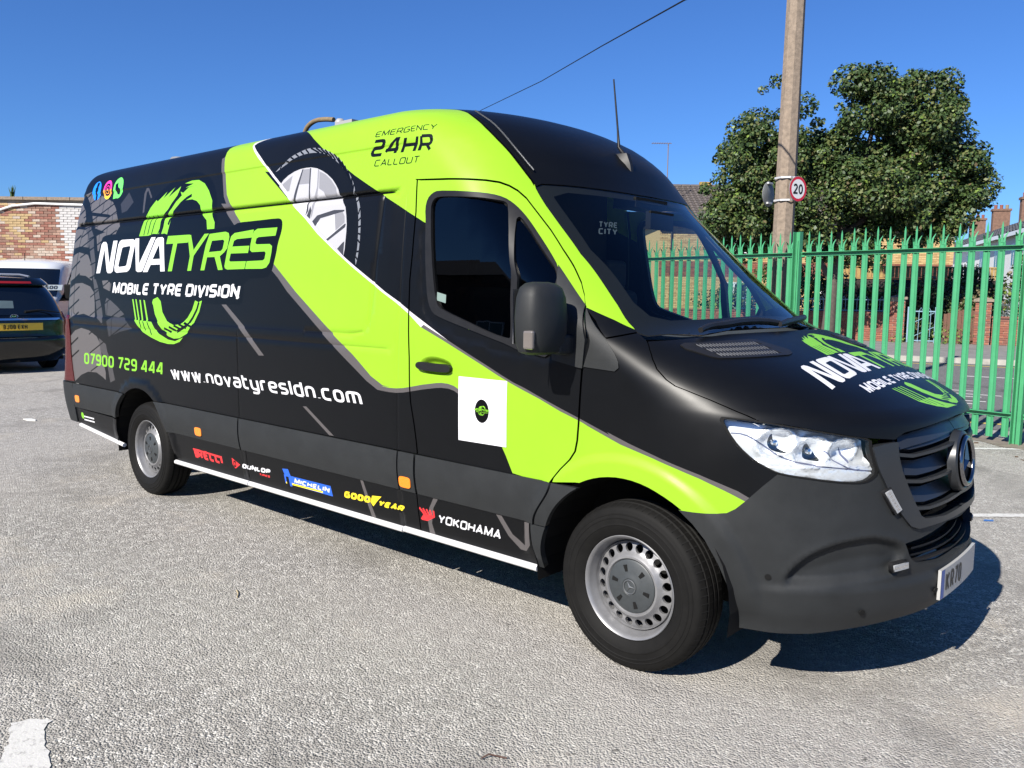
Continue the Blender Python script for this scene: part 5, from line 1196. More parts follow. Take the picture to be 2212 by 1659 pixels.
# ---- bonnet, with the logo across it
bl = L('shut')+L('bon_low')[1:11]+[(cen(.797)-.02, .797)]
br_ = L('bon_rear')[2:6]
mir = lambda pts: [(2*cen(s)-q, s) for q, s in pts]
bonnet_poly = bl+mir(bl)[::-1]+[p for p in mir(br_)]+br_[::-1]
def bon_qs(x, y):
    """skin coordinates of the bonnet point above (x, y)"""
    lo, hi = .80, 1.118
    for _ in range(40):
        s = (lo+hi)/2; W = float(fW(s)); n = float(fE(s)); xs = float(fX(s)); N = float(fN(s))
        c = min(1, abs(y)/W)**(n/2); xx = xs+(N-xs)*math.sqrt(max(0, 1-c*c))
        if xx > x: lo = s
        else: hi = s
    th = math.acos(c); th = th if y < 0 else math.pi-th
    return (xs+FQ*th*2/math.pi, s)
l0 = np.array(TR['N'][0]); l1 = np.array(TR['A'][5])
def to_bonnet(p):
    u = (p[0]-l0[0])/(l1[0]-l0[0]); v = (p[1]-(l0[1]*(1-u)+l1[1]*u))*1.0
    y = -.565+.60*u; x = .648-.015*u-v*.62
    return bon_qs(min(.93, max(.2, x)), max(-.84, min(.84, y)))
bonlogo = []
for p, m in LOGO:
    q = [to_bonnet(a) for a in dens(p, .06)]
    bonlogo.append((q, BLK if m == NAV else m))
m_vent = m_trim
vent = L('vent')
bonnet = panel('bonnet', [(bonnet_poly, BLK)]+bonlogo, BODY, van, grid=.03, rim=.025)
for far in (None, 'far'):
    rows = [(vent, 0)]
    a, b, c, d = [np.array(vent[i]) for i in (1, 3, 6, 8)]
    for k in range(3):
        t0, t1 = .12+.29*k, .29+.29*k
        e0 = (a*(1-t0)+d*t0); e1 = (b*(1-t0)+c*t0); e2 = (b*(1-t1)+c*t1); e3 = (a*(1-t1)+d*t1)
        rows.append(([tuple(e0*.94+e1*.06), tuple(e0*.08+e1*.92), tuple(e2*.08+e3*.0+e2*.86+e3*.06), tuple(e3*.94+e2*.06)], 1))
        for j in range(1, 20):
            f = .06+.86*j/20; p0 = e0*(1-f)+e1*f; p1 = e3*(1-f)+e2*f
            for q in stroke([tuple(p0), tuple(p1)], .006): rows.append((q, 2))
    panel('air_vent', rows, [m_trim, m_dark, mat('vent_rib_grey', (.10, .10, .10), .5)], bonnet, off=.004, rim=.006, mirror=far, grid=.05)

# ---- front wing
af = arc(AF, .456, 55, 118, 14)
wing = [(-.366+G, SR)]+[(q+G, s) for q, s in L('-door_front2')[1:]]+[(q+G, s) for q, s in L('-door_front')[2:3]]+[(-.136, 1.206), (-.0674, 1.092), (.1496, 1.117), (.157, 1.088)]
wing += [(q-.006, s-.002) for q, s in L('shut')[1:]]+L('lamp')[4:2:-1]+L('lamp')[2:0:-1]+L('lamp')[:1]+L('lamp')[:17:-1][:5]+L('-bump_top2')+L('-bump_top')[1:]+af
wing = wing+[(-.235, .485)]
coloured('front_wing', wing, grid=.014, lines=[arc(AF, rr_, 35, 115, 40) for rr_ in (.508, .518, .528, .538, .548, .558)])
panel('front_wing', [(wing, BLK), (green_main, GRN)], BODY, van, mirror='far', grid=.05)
pc = [(-.136, 1.212)]+L('ap_green_end')+[(.1496, 1.120), (-.0674, 1.096)]
# small cover triangle ahead of the door
for far in (None, 'far'):
    panel('wing_cover', [(L('fend_tri'), 0)], [m_plastic], van, off=.006, rim=.01, mirror=far)

# ---- door
def sdf(p, poly):
    a = np.array(poly); b = np.roll(a, -1, 0); ab = b-a; t = np.clip(((p-a)*ab).sum(1)/np.maximum((ab*ab).sum(1), 1e-12), 0, 1)
    d = np.linalg.norm(a+ab*t[:, None]-p, axis=1).min(); return d if pip(p, poly) else -d
dpoly = [(-1.25+G, SR)]+[(q+G, s) for q, s in dr_up]+[(-1.30, 1.826)]+[(q, s-G) for q, s in door_top[2:-1]]+[(-.147, 1.216)]+[(q-G, s) for q, s in L('door_front')[1:3]]+[(q-G, s) for q, s in L('door_front2')[1:]]
wf = L('win_frame'); gl = L('glass'); qg = L('qglass'); sail = L('sail')
belt_poly = L('belt')+[(-.40, 1.3), (-.6, 1.66), (-1.0, 1.72), (-1.2, 1.68)]
def grow(poly, f):
    c = np.mean(np.array(poly), 0); return [tuple(c+(np.array(q)-c)*f) for q in poly]
def door_disp(uv):
    ins = np.array([pip(p, belt_poly) for p in uv]); return np.where(ins, -.005, 0.)
winhole = smooth_poly(wf, 1); wc = np.mean(np.array(winhole), 0)
LIVD = [(belt_poly, BLK)]+LIV
cup = smooth_poly(L('handle_cup'), 2)
for far in (None, 'far'):
    regs = [(dpoly, BLK)]+([(belt_poly, BLK)]+within(LIV, dpoly) if far is None else [(green_front, GRN), (green_main, GRN)])
    door = panel('front_door', regs, BODY, van, rim_m=NAV, holes=[winhole, cup], mirror=far, disp=door_disp, grid=.025, rim=.03)  # door edges too carry painted gap shade
    def dish(uv):
        d = np.array([sdf(p, cup) for p in uv]); return -.030*sstep(0, .035, d)
    panel('handle_recess', [(cup, GRN)], BODY, door, disp=dish, grid=.008, step=.01, rim=0, mirror=far)
    panel('door_handle', [(smooth_poly(L('handle'), 1), 0)], [m_trim], door, off=.022, rim=.03, mirror=far, grid=.02)
    panel('window_frame', [([tuple(wc+(np.array(q)-wc)*.994) for q in winhole], 0)], [m_trim], door, holes=[smooth_poly(gl, 1), smooth_poly(qg, 1)], off=.004, rim=.03, mirror=far, grid=.03)
    panel('window_glass', [(grow(smooth_poly(gl, 1), 1.025), 0)], [m_tint if far is None else m_glass], door, off=-.010, rim=0, mirror=far, grid=.1)
    panel('window_glass', [(grow(smooth_poly(qg, 1), 1.04), 0)], [m_tint if far is None else m_glass], door, off=-.010, rim=0, mirror=far, grid=.1)
    panel('mirror_base', [(sail, 0)], [m_plastic], door, off=.012, rim=.02, mirror=far)
    # ---- rear-view mirror
    if far: continue          # the far mirror is folded out of sight in the photograph
    sg = -1
    mb = MB()
    def mpt(x, y, z): return (x, y*sg, z)
    rows = []
    for k, (dz, sy, sx) in enumerate([(-.150, .60, .45), (-.138, .86, .80), (-.10, .97, .97), (0, 1, 1), (.08, .93, .95), (.12, .80, .80), (.137, .60, .55), (.143, .35, .25)]):
        ring = []
        for a in np.linspace(0, 2*math.pi, 25)[:-1]:
            c, s_ = math.cos(a), math.sin(a); ex = np.sign(c)*abs(c)**.55; ey = np.sign(s_)*abs(s_)**.55
            fx = .075*ex if ex > 0 else .055*ex
            ring.append(mpt(-.33+fx*sx+(.012*(1-abs(ey)) if ex > 0 else 0), 1.160+.122*ey*sy+.02*dz, 1.452+dz))
        rows.append(ring)
    V = [p for r in rows for p in r]; n = 24
    F = [(i*n+j, i*n+(j+1) % n, (i+1)*n+(j+1) % n, (i+1)*n+j) for i in range(len(rows)-1) for j in range(n)]+[tuple(range(n))[::-1], tuple(range((len(rows)-1)*n, len(rows)*n))]
    mb.add(V, F); mo = mb.build('door_mirror', m_plastic, van, 40)
    mb = MB()
    for (y0, y1, z0, z1) in [(1.115, .985, 1.302, 1.382)]:
        pts = [mpt(-.295, y0, (z0+z1)/2), mpt(-.30, (y0+y1)/2, (z0+z1)/2), mpt(-.32, y1, (z0+z1)/2-.01)]
        for p, q in zip(pts, pts[1:]): mb.box(((p[0]+q[0])/2, (p[1]+q[1])/2, (p[2]+q[2])/2), (.085, abs(p[1]-q[1])+.012, z1-z0))
    o = mb.build('mirror_arm', m_plastic, mo); bv = o.modifiers.new('b', 'BEVEL'); bv.width = .012; bv.segments = 2
    mb = MB(); mb.box(mpt(-.290, 1.272, 1.365), (.05, .022, .075)); o = mb.build('mirror_indicator', mat('indicator_lens', (.13, .115, .105), .15, coat=.7), mo); bv = o.modifiers.new('b', 'BEVEL'); bv.width = .008; bv.segments = 2
    mb = MB(); mb.box(mpt(-.386, 1.16, 1.455), (.004, .20, .22)); mb.build('mirror_glass', m_chrome, mo)

# ---- roof seam trim
for sg in (1, -1):
    pts = smooth_line(L('roofseam2')[:-1], 1); p = P([a[0]+.010 for a in pts], [a[1]+.006 for a in pts], .012)
    mb = MB(); mb.tube([(x, y*-sg if sg < 0 else y, z) for x, y, z in p], .0045, 8); mb.build('roof_seam_trim', mat('bright_trim', (.14, .145, .15), .4, metal=.3), van, 60)
# ---- white square label on the door (its printed code left out)
lab = L('qr'); c4 = np.mean(np.array(lab), 0)
small = []
for p, m in LOGO:
    small.append(([tuple(c4+(np.array(q)-np.array((-3.86, 1.385)))*.040) for q in p], LIM if m != NAV else NAV))
lb = panel('door_label', [(lab, WHT)]+[([tuple(c4+(.045*math.cos(a), .055*math.sin(a))) for a in np.linspace(0, 6.2832, 25)[:-1]], NAV)]+small, BODY, van, off=.0025, rim=.002, grid=.05)
# ---- trade sticker inside the windscreen
tcx = TR['tyrecity']
mb = MB()
def ws_pt(q, s): return Vector(P([q], [s], -.006)[0])
for txt, dy in (('TYRE', .030), ('CITY', -.005)):
    q_, w_ = text_units(txt, sw=.2, wid=.6, gap=.12)
    c_q, c_s = tcx[:2].mean(0); c_s = c_s-.03+dy
    for poly in q_: mb.add([ws_pt(c_q-.05+x/w_*.10, c_s+y*.030) for x, y in poly], [(0, 1, 2, 3)])
mb.build('windscreen_sticker', mat('sticker_grey', (.05, .06, .068), .6), van)
# ---- window sticker
st = TR['glass'][10]
panel('window_sticker', [([(-1.128, 1.235), (-1.065, 1.222), (-1.065, 1.262), (-1.128, 1.275)], 0)], [mat('sticker', (.16, .22, .20), .5)], van, off=-.004, rim=0)

# ---- rub strips, sills, trim
def bulge(s0, s1, a=.010):
    return lambda uv: a+.007*np.sin(np.clip((uv[:, 1]-s0)/(s1-s0), 0, 1)*math.pi)
def archx(cx, r, s, sg, cz=.36):
    z = float(fZ(s)); return cx+sg*math.sqrt(max(0, r*r-(z-cz)**2))
def strip(name, qa, qb, s0, s1, m, liv=None, off=.01, **k):
    f0 = [(qa(s), s) for s in np.linspace(s0, s1, 10)]; f1 = [(qb(s), s) for s in np.linspace(s1, s0, 10)]
    poly = f0+f1[0:]
    for far in (None, 'far'):
        if liv is not None: panel(name, [(poly, BLK)]+(within(liv, poly) if far is None else []), BODY, van, off=off, mirror=far, **k)
        else: panel(name, [(poly, 0)], [m], van, disp=bulge(s0, s1, off), rim=.03, mirror=far, **k)
c_ = lambda v: (lambda s: v)
st0, st1 = SB+.004, SR-.004
strip('rub_strip', lambda s: -5.56, lambda s: archx(AR, .458, s, -1), st0+.012, st1+.012, m_plastic)
strip('rub_strip', lambda s: archx(AR, .458, s, 1), c_(-2.934), st0, st1, m_plastic)
strip('rub_strip', c_(-2.920), c_(-1.390), st0, st1, m_plastic)
strip('rub_strip', c_(-1.377), c_(-1.258), st0, st1, m_plastic)
strip('rub_strip', c_(-1.243), lambda s: -.372-.10*sstep(st1, st0, s), st0, st1, m_plastic)
strip('arch_trim', lambda s: -.364-.10*sstep(st1, st0, s), lambda s: archx(AF, .440, s, -1), st0, st1, m_plastic, off=.004)
sl0 = float(s_of_z(.335))
rise = lambda q: .052+.075*max(0, (-4.69-q)/.82)
poly = [(aft(.16)+.0, .16), (-5.56, .132), (archx(AR, .46, .05, -1), .05), (archx(AR, .458, SB, -1), SB), (-5.56, SB+.012), (-5.56, .14)]
for far in (None, 'far'):
    p2 = [(-5.555, .133), (-5.1, .09), (archx(AR, .46, .055, -1), .055)]+[(archx(AR, .458, s, -1), s) for s in np.linspace(.055, SB, 8)]+[(-5.555, SB+.010)]
    panel('rear_sill', [(p2, BLK)]+(within(LOWER, p2) if far is None else []), BODY, van, mirror=far, off=.004)
    p3 = [(aft(s), s) for s in np.linspace(.15, SR+.008, 12)]+[(-5.566, SR+.008), (-5.566, .138)]
    panel('rear_bumper', [(p3, 0)], [m_plastic], van, mirror=far, off=.012, rim=.03)
strip('side_sill', lambda s: archx(AR, .46, s, 1), c_(-2.88), .05, SB, None, LOWER, off=.004)
strip('side_sill', c_(-2.874), c_(-1.26), .05, SB, None, LOWER, off=.004)
strip('door_sill', c_(-1.252), lambda s: -.478-.02*sstep(.05, SB, s), .05, SB, None, LOWER, off=.004)
strip('arch_trim', lambda s: -.468-.02*sstep(.05, SB, s), lambda s: archx(AF, .440, s, -1), .05, SB, m_plastic, off=.004)
m_sill = mat('white_sill_trim', (.62, .62, .62), .35, coat=.3, var=.1, vscale=5)
def sill_bar(q0, q1, f):
    for sg in (1, -1):
        mb = MB(); qs = np.linspace(q0, q1, 14); p = P(qs, np.array([f(q) for q in qs]), .012)
        mb.tube([(x, y*sg, z) for x, y, z in p], .016, 10); o = mb.build('sill_trim', m_sill, van, 50)
sill_bar(-5.50, -4.70, lambda q: .05+.075*max(0, (-4.69-q)/.82)); sill_bar(-3.86, -2.885, c_(.04)); sill_bar(-2.875, -1.385, c_(.04)); sill_bar(-1.375, -.47, c_(.045))
for q, s in (TR['amber1'][0], TR['amber2'][0], TR['amber3'][0]):
    for far in (None, 'far'):
        pl = [(q+.044*np.sign(math.cos(a))*abs(math.cos(a))**.5, s+.029*np.sign(math.sin(a))*abs(math.sin(a))**.5) for a in np.linspace(0, 2*math.pi, 25)[:-1]]
        panel('side_marker', [(pl, 0)], [m_amber], van, off=.019, rim=.02, mirror=far, grid=.02)
for far in (None, 'far'):
    panel('tail_light', [([(aft(s)+.004, s) for s in np.linspace(SR+.02, 1.045, 10)]+L('taillight')[1:6], 0)], [m_tail], van, off=.006, rim=.02, mirror=far)

# ---- front bumper
bump = L('-arch_f2')[:8]+L('bump_top')[1:]+L('bump_top2')[1:]+L('lamp')[18:10:-1]+L('gr_sur')[1:9]+[(cen(.40), .40)]+[(cen(s), s) for s in (.3, .2, .1, .06)]+L('-bump_bot')[:-2]
bump = [bump[0]]+[p for a, p in zip(bump, bump[1:]) if np.hypot(p[0]-a[0], p[1]-a[1]) > .004]
scal = smooth_poly(L('scallop')+[(1.02, .225), (1.06, .34)], 3)
intake = L('intake')[:5]+[(1.25, .232), (cen(.238)+.05, .238), (cen(.37)+.05, .372)]+L('intake')[8:]
def bump_disp(uv):
    d = np.array([sdf(p, scal) for p in uv])
    e = -.026*sstep(0, .032, d)-.012*sstep(.02, .12, d)+.003*np.exp(-(d/.018)**2)
    return e+.014*sstep(.215, .175, uv[:, 1])*sstep(.46, .62, uv[:, 0])-.006*sstep(.10, .02, uv[:, 1])
bumper = panel('front_bumper', [(bump, 0)], [m_plastic], van, holes=[intake], mirror='both', grid=.0105, rim=.03, disp=bump_disp, step=.02)
panel('lower_intake', [([(1.02, .22), (1.1, .215), (cen(.22), .215), (cen(.39), .40), (1.0, .39)], 0)], [m_dark], bumper, off=-.10, rim=0, mirror='both')
for k in range(3):
    s = .252+.018*k; panel('intake_rib', [([(1.08+.03*k, s), (cen(s), s-.01), (cen(s), s), (1.08+.03*k, s+.01)], 0)], [m_trim], bumper, off=-.02-.02*k, rim=.02, mirror='both')
for q, s in TR['sensors']:
    for far in (None, 'far'):
        panel('parking_sensor', [([(q+.011*math.cos(a), s+.011*math.sin(a)) for a in np.linspace(0, 6.28, 13)[:-1]], 0)], [m_dark], bumper, off=.022 if s < .2 else .004, rim=.004, mirror=far)
m_led = mat('led_lens', (.26, .27, .28), .15, coat=.6); 
for nm in ('strobe1', 'strobe2'):
    a, b = TR[nm]
    for far in (None, 'far'):
        so_ = panel('strobe_light', [(stroke([tuple(a), tuple(b)], .036)[0], 0)], [m_trim], van, off=.014, rim=.02, mirror=far)
        dd = (b-a)*.06
        panel('strobe_lens', [(stroke([tuple(a+dd), tuple(b-dd)], .024)[0], 0)]+[([(p[0]+.006*math.cos(t), p[1]+.006*math.sin(t)) for t in np.linspace(0, 6.28, 9)[:-1]], 1) for p in [a+(b-a)*f for f in np.linspace(.15, .85, 6)]], [m_led, m_chrome], so_, off=.019, rim=.006, mirror=far)

# ---- grille
gl_ = L('gr_open')
sur_out = L('gr_sur')[0:1]+L('gr_sur_in')[1:3]
grille_in = gl_[:6]+[(1.24, .420), (cen(.425), .425), (cen(.785), .785), (1.1, .775), (.985, .752)]
surround = L('gr_sur')[:9]+[(cen(.397), .397), (cen(.424), .424), (1.24, .419)]+gl_[5::-1]+[(.963, .7366), (.9118, .7314)]
m_gr = mat('dark_grille_plastic', (.016, .018, .021), .34, spec=.5, var=.08)
grille = panel('grille', [(surround, 0)], [m_gr], van, off=.012, rim=.05, mirror='both', grid=.02)
panel('grille_backing', [(grille_in, 0)], [m_dark], grille, off=-.085, rim=0, mirror='both')
for (nm, h) in (('slat1', .040), ('slat2', .042), ('slat3', .040)):
    a = L(nm); a = [a[0]]+a[1:4]+[(cen(a[3][1]+.004), a[3][1]+.004)] if nm != 'slat3' else a[:3]+[(cen(a[2][1]+.006), a[2][1]+.006)]
    for dz, hh, oo in ((0.0, .012, .006), (.050, .052, -.028)):
        up_ = [(q+.004, s+dz+hh/2) for q, s in a]; dn = [(q+(.0 if dz == 0 else -.01), s+dz-hh/2) for q, s in a][::-1]
        s_mid = np.mean([p[1] for p in up_+dn])
        panel('grille_slat', [(up_[:-1]+[(cen(up_[-1][1]), up_[-1][1])]+[(cen(dn[0][1]), dn[0][1])]+dn[1:], 0)], [m_gr], grille, rim=.045, mirror='both', grid=.03,
              disp=lambda uv, m=s_mid, oo=oo, hh=hh: oo-.6*(uv[:, 1]-m) if hh > .03 else np.full(len(uv), oo))
hood = [(.99, .752), (1.065, .765), (1.18, .777), (cen(.785), .784), (cen(.74), .738), (1.18, .725), (1.06, .715), (.99, .705)]
panel('grille_slat', [(hood, 0)], [m_gr], grille, rim=.04, mirror='both', disp=lambda uv: -.02-.5*(uv[:, 1]-.745), grid=.03)
EM = Matrix.Translation((.990, 0, .886)) @ Matrix.Rotation(R(-96), 4, 'Y') @ Matrix.Rotation(R(180), 4, 'Z')
EMf = Matrix.Translation((.992, 0, .886)) @ Matrix.Rotation(R(85), 4, 'Y')
mb = MB(); mb.lathe([(0, -.03), (.128, -.03), (.122, .0), (.112, .006), (.109, .004)], 40, EMf); mb.build('emblem_base', m_gr, grille, 35); mb = MB(); mb.lathe([(.110, .003), (0, .003)], 40, EMf); mb.build('emblem_back', m_dark, grille)
emb = MB(); emb.lathe([(.094+.011*math.cos(a), .012+.011*math.sin(a)) for a in np.linspace(0, 2*math.pi, 13)], 48, EMf)
for k in range(3):
    a = math.pi+2*math.pi*k/3          # one point straight up (local x is down)
    c, s_ = math.cos(a), math.sin(a)
    t = Vector((c*.090, s_*.090, .014)); l = Vector((-s_*.020, c*.020, .008)); r_ = -l; r_.z = .008; l2 = Vector((c*.004, s_*.004, .022))
    emb.add([EMf @ p for p in (t, l, l2, r_)], [(0, 1, 2), (0, 2, 3)])
emb.build('star_emblem', mat('dark_chrome', (.25, .25, .26), .16, metal=1.), grille, 40)

# ---- headlights
lamp = smooth_poly(L('lamp'), 1); lc = np.mean(np.array(lamp), 0)
inset = lambda poly, f: [tuple(lc+(np.array(p)-lc)*f) for p in poly]
m_refl = mat('lamp_reflector', (.78, .79, .80), .34, metal=.55, bump=.10, bscale=25)
m_rib = mat('ribbed_lamp', (.58, .58, .58), .2, metal=.7)
bowls = [np.mean(np.array(TR[n]), 0) for n in ('hl1', 'hl2', 'hl3')]
def lamp_disp(uv):
    d = np.full(len(uv), -.045)
    for b, r in zip(bowls, (.060, .060, .050)):
        rr = np.hypot((uv[:, 0]-b[0]), (uv[:, 1]-b[1])*1.15); d = d-.026*np.sqrt(np.clip(1-(rr/r)**2, 0, 1))+.012*np.exp(-((rr-r)/.012)**2)
    low = sstep(.665, .655, uv[:, 1]-.05*(uv[:, 0]-.62)*0)
    d = d+sstep(.668, .655, uv[:, 1])*(.030+.004*np.sin(uv[:, 0]*420)*np.cos(uv[:, 1]*380))
    return d
for far in (None, 'far'):
    hl = panel('headlight', [(lamp, 0)], [m_dark], van, off=-.11, rim=0, mirror=far, grid=.03)
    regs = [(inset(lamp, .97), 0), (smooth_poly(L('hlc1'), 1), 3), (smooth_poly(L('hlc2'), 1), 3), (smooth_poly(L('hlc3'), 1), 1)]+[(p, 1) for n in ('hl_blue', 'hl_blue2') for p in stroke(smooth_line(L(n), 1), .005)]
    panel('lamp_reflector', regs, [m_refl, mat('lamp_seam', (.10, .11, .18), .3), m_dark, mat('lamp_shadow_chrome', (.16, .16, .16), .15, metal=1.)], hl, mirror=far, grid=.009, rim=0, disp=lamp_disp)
    for b in bowls[:2]:
        mb = MB(); p, n = skin([b[0]], [b[1]], -.062); p = Vector(p[0]); n = Vector(n[0]); n = (n+Vector((.6, 0, 0))).normalized()
        if far: p.y *= -1; n.y *= -1
        Mx = Matrix.Translation(p) @ n.to_track_quat('Z', 'Y').to_matrix().to_4x4(); mb.lathe([(.0001, .006), (.010, .004), (.013, -.004), (.013, -.02)], 20, Mx); mb.build('lamp_bulb', m_chrome, hl, 40)
    panel('lamp_lens', [(lamp, 0)], [m_clear], hl, off=.002, rim=0, mirror=far, grid=.03)
    panel('lamp_bezel', [(lamp, 0)], [m_dark], hl, holes=[inset(lamp, .955)], off=.0035, rim=.02, mirror=far, grid=.06)

# ---- number plate and its lettering
plate = empty('number_plate', (0, 0, 0)); plate.parent = van
pm = MB()
for i in range(12):
    y0, y1 = -.26+.52*i/12, -.26+.52*(i+1)/12; f_ = lambda y: 1.012-.14*y*y
    V = [(f_(y0)-.012, y0, .362), (f_(y1)-.012, y1, .362), (f_(y1)-.012, y1, .482), (f_(y0)-.012, y0, .482), (f_(y0), y0, .362), (f_(y1), y1, .362), (f_(y1), y1, .482), (f_(y0), y0, .482)]
    pm.add(V, [(0, 3, 2, 1), (4, 5, 6, 7), (0, 1, 5, 4), (3, 7, 6, 2)]+([(0, 4, 7, 3)] if i == 0 else [])+([(1, 2, 6, 5)] if i == 11 else []))
pm.build('plate_board', mat('plate_white', (.34, .34, .33), .4, coat=.2), plate)
def on_plate(quads, y0, z0, h, m, name):
    mb = MB(); 
    for q in quads: 
        V = []
        for x, y in q: yy = y0+x*h; V.append((1.0135-.14*yy*yy, yy, z0+y*h))
        mb.add(V, [(0, 1, 2, 3)])
    mb.build(name, m, plate)
q, w = text_units('KR70', sw=.17, wid=.45, gap=.16); on_plate(q, -.205, .383, .079, mat('plate_ink', (.01, .01, .01), .5), 'plate_lettering')
mb = MB(); mb.add([(1.0035, -.259, .364), (1.0055, -.222, .364), (1.0055, -.222, .480), (1.0035, -.259, .480)], [(0, 1, 2, 3)]); mb.build('plate_flag', mat('plate_blue', (.03, .08, .32), .4), plate)

# ---- windscreen and wipers
ws = L('ws_left')+L('ws_left2')[:2]+L('ws_bot')[2:9]+[(cen(1.131), 1.131)]+[(cen(s), s) for s in np.linspace(1.15, 1.76, 20)]+[(cen(1.785), 1.785)]+L('-ws_top')[3:-1]
ws = [ws[0]]+[p for a, p in zip(ws, ws[1:]) if np.hypot(p[0]-a[0], p[1]-a[1]) > .004]
fr_in = [(-.40, 1.735), (-.30, 1.62), (-.18, 1.48), (.0, 1.345), (.13, 1.245), (.24, 1.19), (.36, 1.172), (.6, 1.178), (cen(1.19)+.1, 1.19), (cen(1.74)+.1, 1.745), (.05, 1.755), (-.15, 1.758), (-.33, 1.760)]
wsc = panel('windscreen', [(ws, 0)], [m_glass], van, mirror='both', off=-.004, rim=0, grid=.05)
panel('glass_border', [(ws, 0)], [m_dark], wsc, holes=[fr_in], mirror='both', off=-.009, rim=0, grid=.05)
for nm in ('wip1', 'wip2'):
    pts = smooth_line([tuple(a) for a in TR[nm]], 1); p = P([a[0] for a in pts], [a[1] for a in pts], .03)
    mb = MB(); mb.tube([tuple(a) for a in p], [.012+.006*math.sin(3.1*i/len(p)) for i in range(len(p))], 8)
    p2 = P([a[0]+.02 for a in pts[2:]], [a[1]+.012 for a in pts[2:]], .018); mb.tube([tuple(a) for a in p2], .008, 6); mb.build('wiper', m_trim, van, 40)

# ---- wheels
def wheel_mesh():
    root = empty('wheel'); root.parent = van
    t = MB(); pr = [(.214, .070), (.222, .088), (.245, .103), (.262, .107), (.264, .1090), (.268, .1090), (.270, .1075), (.290, .1070), (.292, .1085), (.295, .1085), (.297, .1062), (.306, .1045), (.308, .1055), (.311, .1050), (.313, .1025), (.322, .099), (.330, .097), (.338, .090), (.345, .080)]
    lugs = 70
    prof = pr+[(.351, .062), (.344, .059), (.344, .054), (.353, .051), (.355, .022), (.346, .019), (.346, .012), (.355, .009)]
    prof = prof+[(r, -h) for r, h in prof[::-1]]+[(.205, -.07), (.205, .06)]
    t.lathe(prof, 96)
    tyre = t.build('tyre', mat('tyre_rubber', (.0055, .0053, .005), .70, spec=.16, var=.25, vscale=20, bump=.2, bscale=300), root, 28)
    # cross sipes on the shoulders
    sb = MB()
    for k in range(lugs):
        a = 2*math.pi*k/lugs
        for h0, h1 in ((.060, .094), (.024, .048), (-.006, .006), (-.048, -.024), (-.094, -.060)):
            r0 = .3445 if abs(h0) > .05 or abs(h1) > .05 else .3555
            c, s_ = math.cos(a), math.sin(a)
            for hh0, hh1, ra, rb in (((h0, h1, .3535, .3415) if h0 > .05 else (h0, h1, .3415, .3535) if h1 < -.05 else (h0, h1, .3556, .3556)),):
                w = .0016
                sb.add([(ra*c-s_*w, ra*s_+c*w, hh0), (ra*c+s_*w, ra*s_-c*w, hh0), (rb*c+s_*w, rb*s_-c*w, hh1), (rb*c-s_*w, rb*s_+c*w, hh1)], [(0, 1, 2, 3)])
    sb_ = sb.build('tread_sipe', mat('sipe_dark', (.003, .003, .003), .9), tyre); sb_['kind'] = 'stuff'
    m = MB(); m.lathe([(.206, .060), (.214, .078), (.219, .088), (.216, .091), (.209, .086), (.203, .074), (.200, .055), (.193, .045), (.190, .030), (.187, -.08), (.180, -.08), (.182, .03), (.186, .045)], 72)
    # pressed disc with its ring of round holes
    Vv = []; Fc = []
    def ring(r, n, c=(0, 0), off=0): return [(c[0]+r*math.cos(2*math.pi*i/n+off), c[1]+r*math.sin(2*math.pi*i/n+off)) for i in range(n)]
    polys = [ring(.191, 80)]+[ring(.0185, 14, (.1605*math.cos(2*math.pi*k/20), .1605*math.sin(2*math.pi*k/20))) for k in range(20)]+[ring(.106, 60)]
    for p in polys: b = len(Vv); Vv += [Vector(a) for a in p]; Fc.append(list(range(b, b+len(p))))
    for r in (.118, .126, .134, .140, .182): Vv += [Vector(a) for a in ring(r, 60, off=.02)]
    v2, _, f2, _, _, of = delaunay_2d_cdt(Vv, [], Fc, 1, 1e-6)
    hz = lambda r: float(np.interp(r, [.106, .112, .120, .130, .138, .146, .185, .191], [.048, .060, .068, .064, .052, .046, .034, .026]))
    f3 = [tuple(f) for f, o in zip(f2, of) if list(o) == [0] or set(o) == {0}]
    m.add([(v[0], v[1], hz(math.hypot(v[0], v[1]))) for v in v2], f3)
    b = len(m.V)
    for k in range(20):
        rg = ring(.0185, 14, (.1605*math.cos(2*math.pi*k/20), .1605*math.sin(2*math.pi*k/20)))
        m.add([(x, y, hz(math.hypot(x, y))) for x, y in rg]+[(x, y, hz(math.hypot(x, y))-.012) for x, y in rg], [(i, (i+1) % 14, 14+(i+1) % 14, 14+i) for i in range(14)])
    m.build('rim', m_alu, root, 40)
    d = MB(); d.lathe([(.0, -.02), (.187, -.02)], 40); d.build('brake_drum', m_dark, root)
    h = MB(); h.lathe([(.113, .040), (.112, .062), (.106, .066), (.060, .069), (.045, .074), (.036, .076), (.034, .074), (0, .074)], 48)
    cap = h.build('hub_cap', mat('hub_cap_plastic', (.035, .040, .043), .5, var=.1, vscale=30), root, 35)
    sl = MB()
    for k in range(6):
        a = 2*math.pi*k/6+.35; Mx = Matrix.Rotation(a, 4, 'Z') @ Matrix.Translation((.078, 0, .068)); sl.prism([(-.014, -.006), (.014, -.009), (.014, .009), (-.014, .006)], .0025, Mx)
    sl.build('cap_slot', m_dark, cap)
    em = MB(); em.lathe([(.029+.003*math.cos(a), .076+.003*math.sin(a)) for a in np.linspace(0, 6.2832, 9)], 32)
    for k in range(3):
        a = math.pi/2+2*math.pi*k/3; c, s_ = math.cos(a), math.sin(a); em.add([(c*.028, s_*.028, .0755), (-s_*.005, c*.005, .0755), (0, 0, .080), (s_*.005, -c*.005, .0755)], [(0, 1, 2), (0, 2, 3)])
    em.build('cap_star', mat('cap_star_grey', (.12, .125, .13), .35, metal=.5), cap, 40)
    return root
w0 = wheel_mesh()
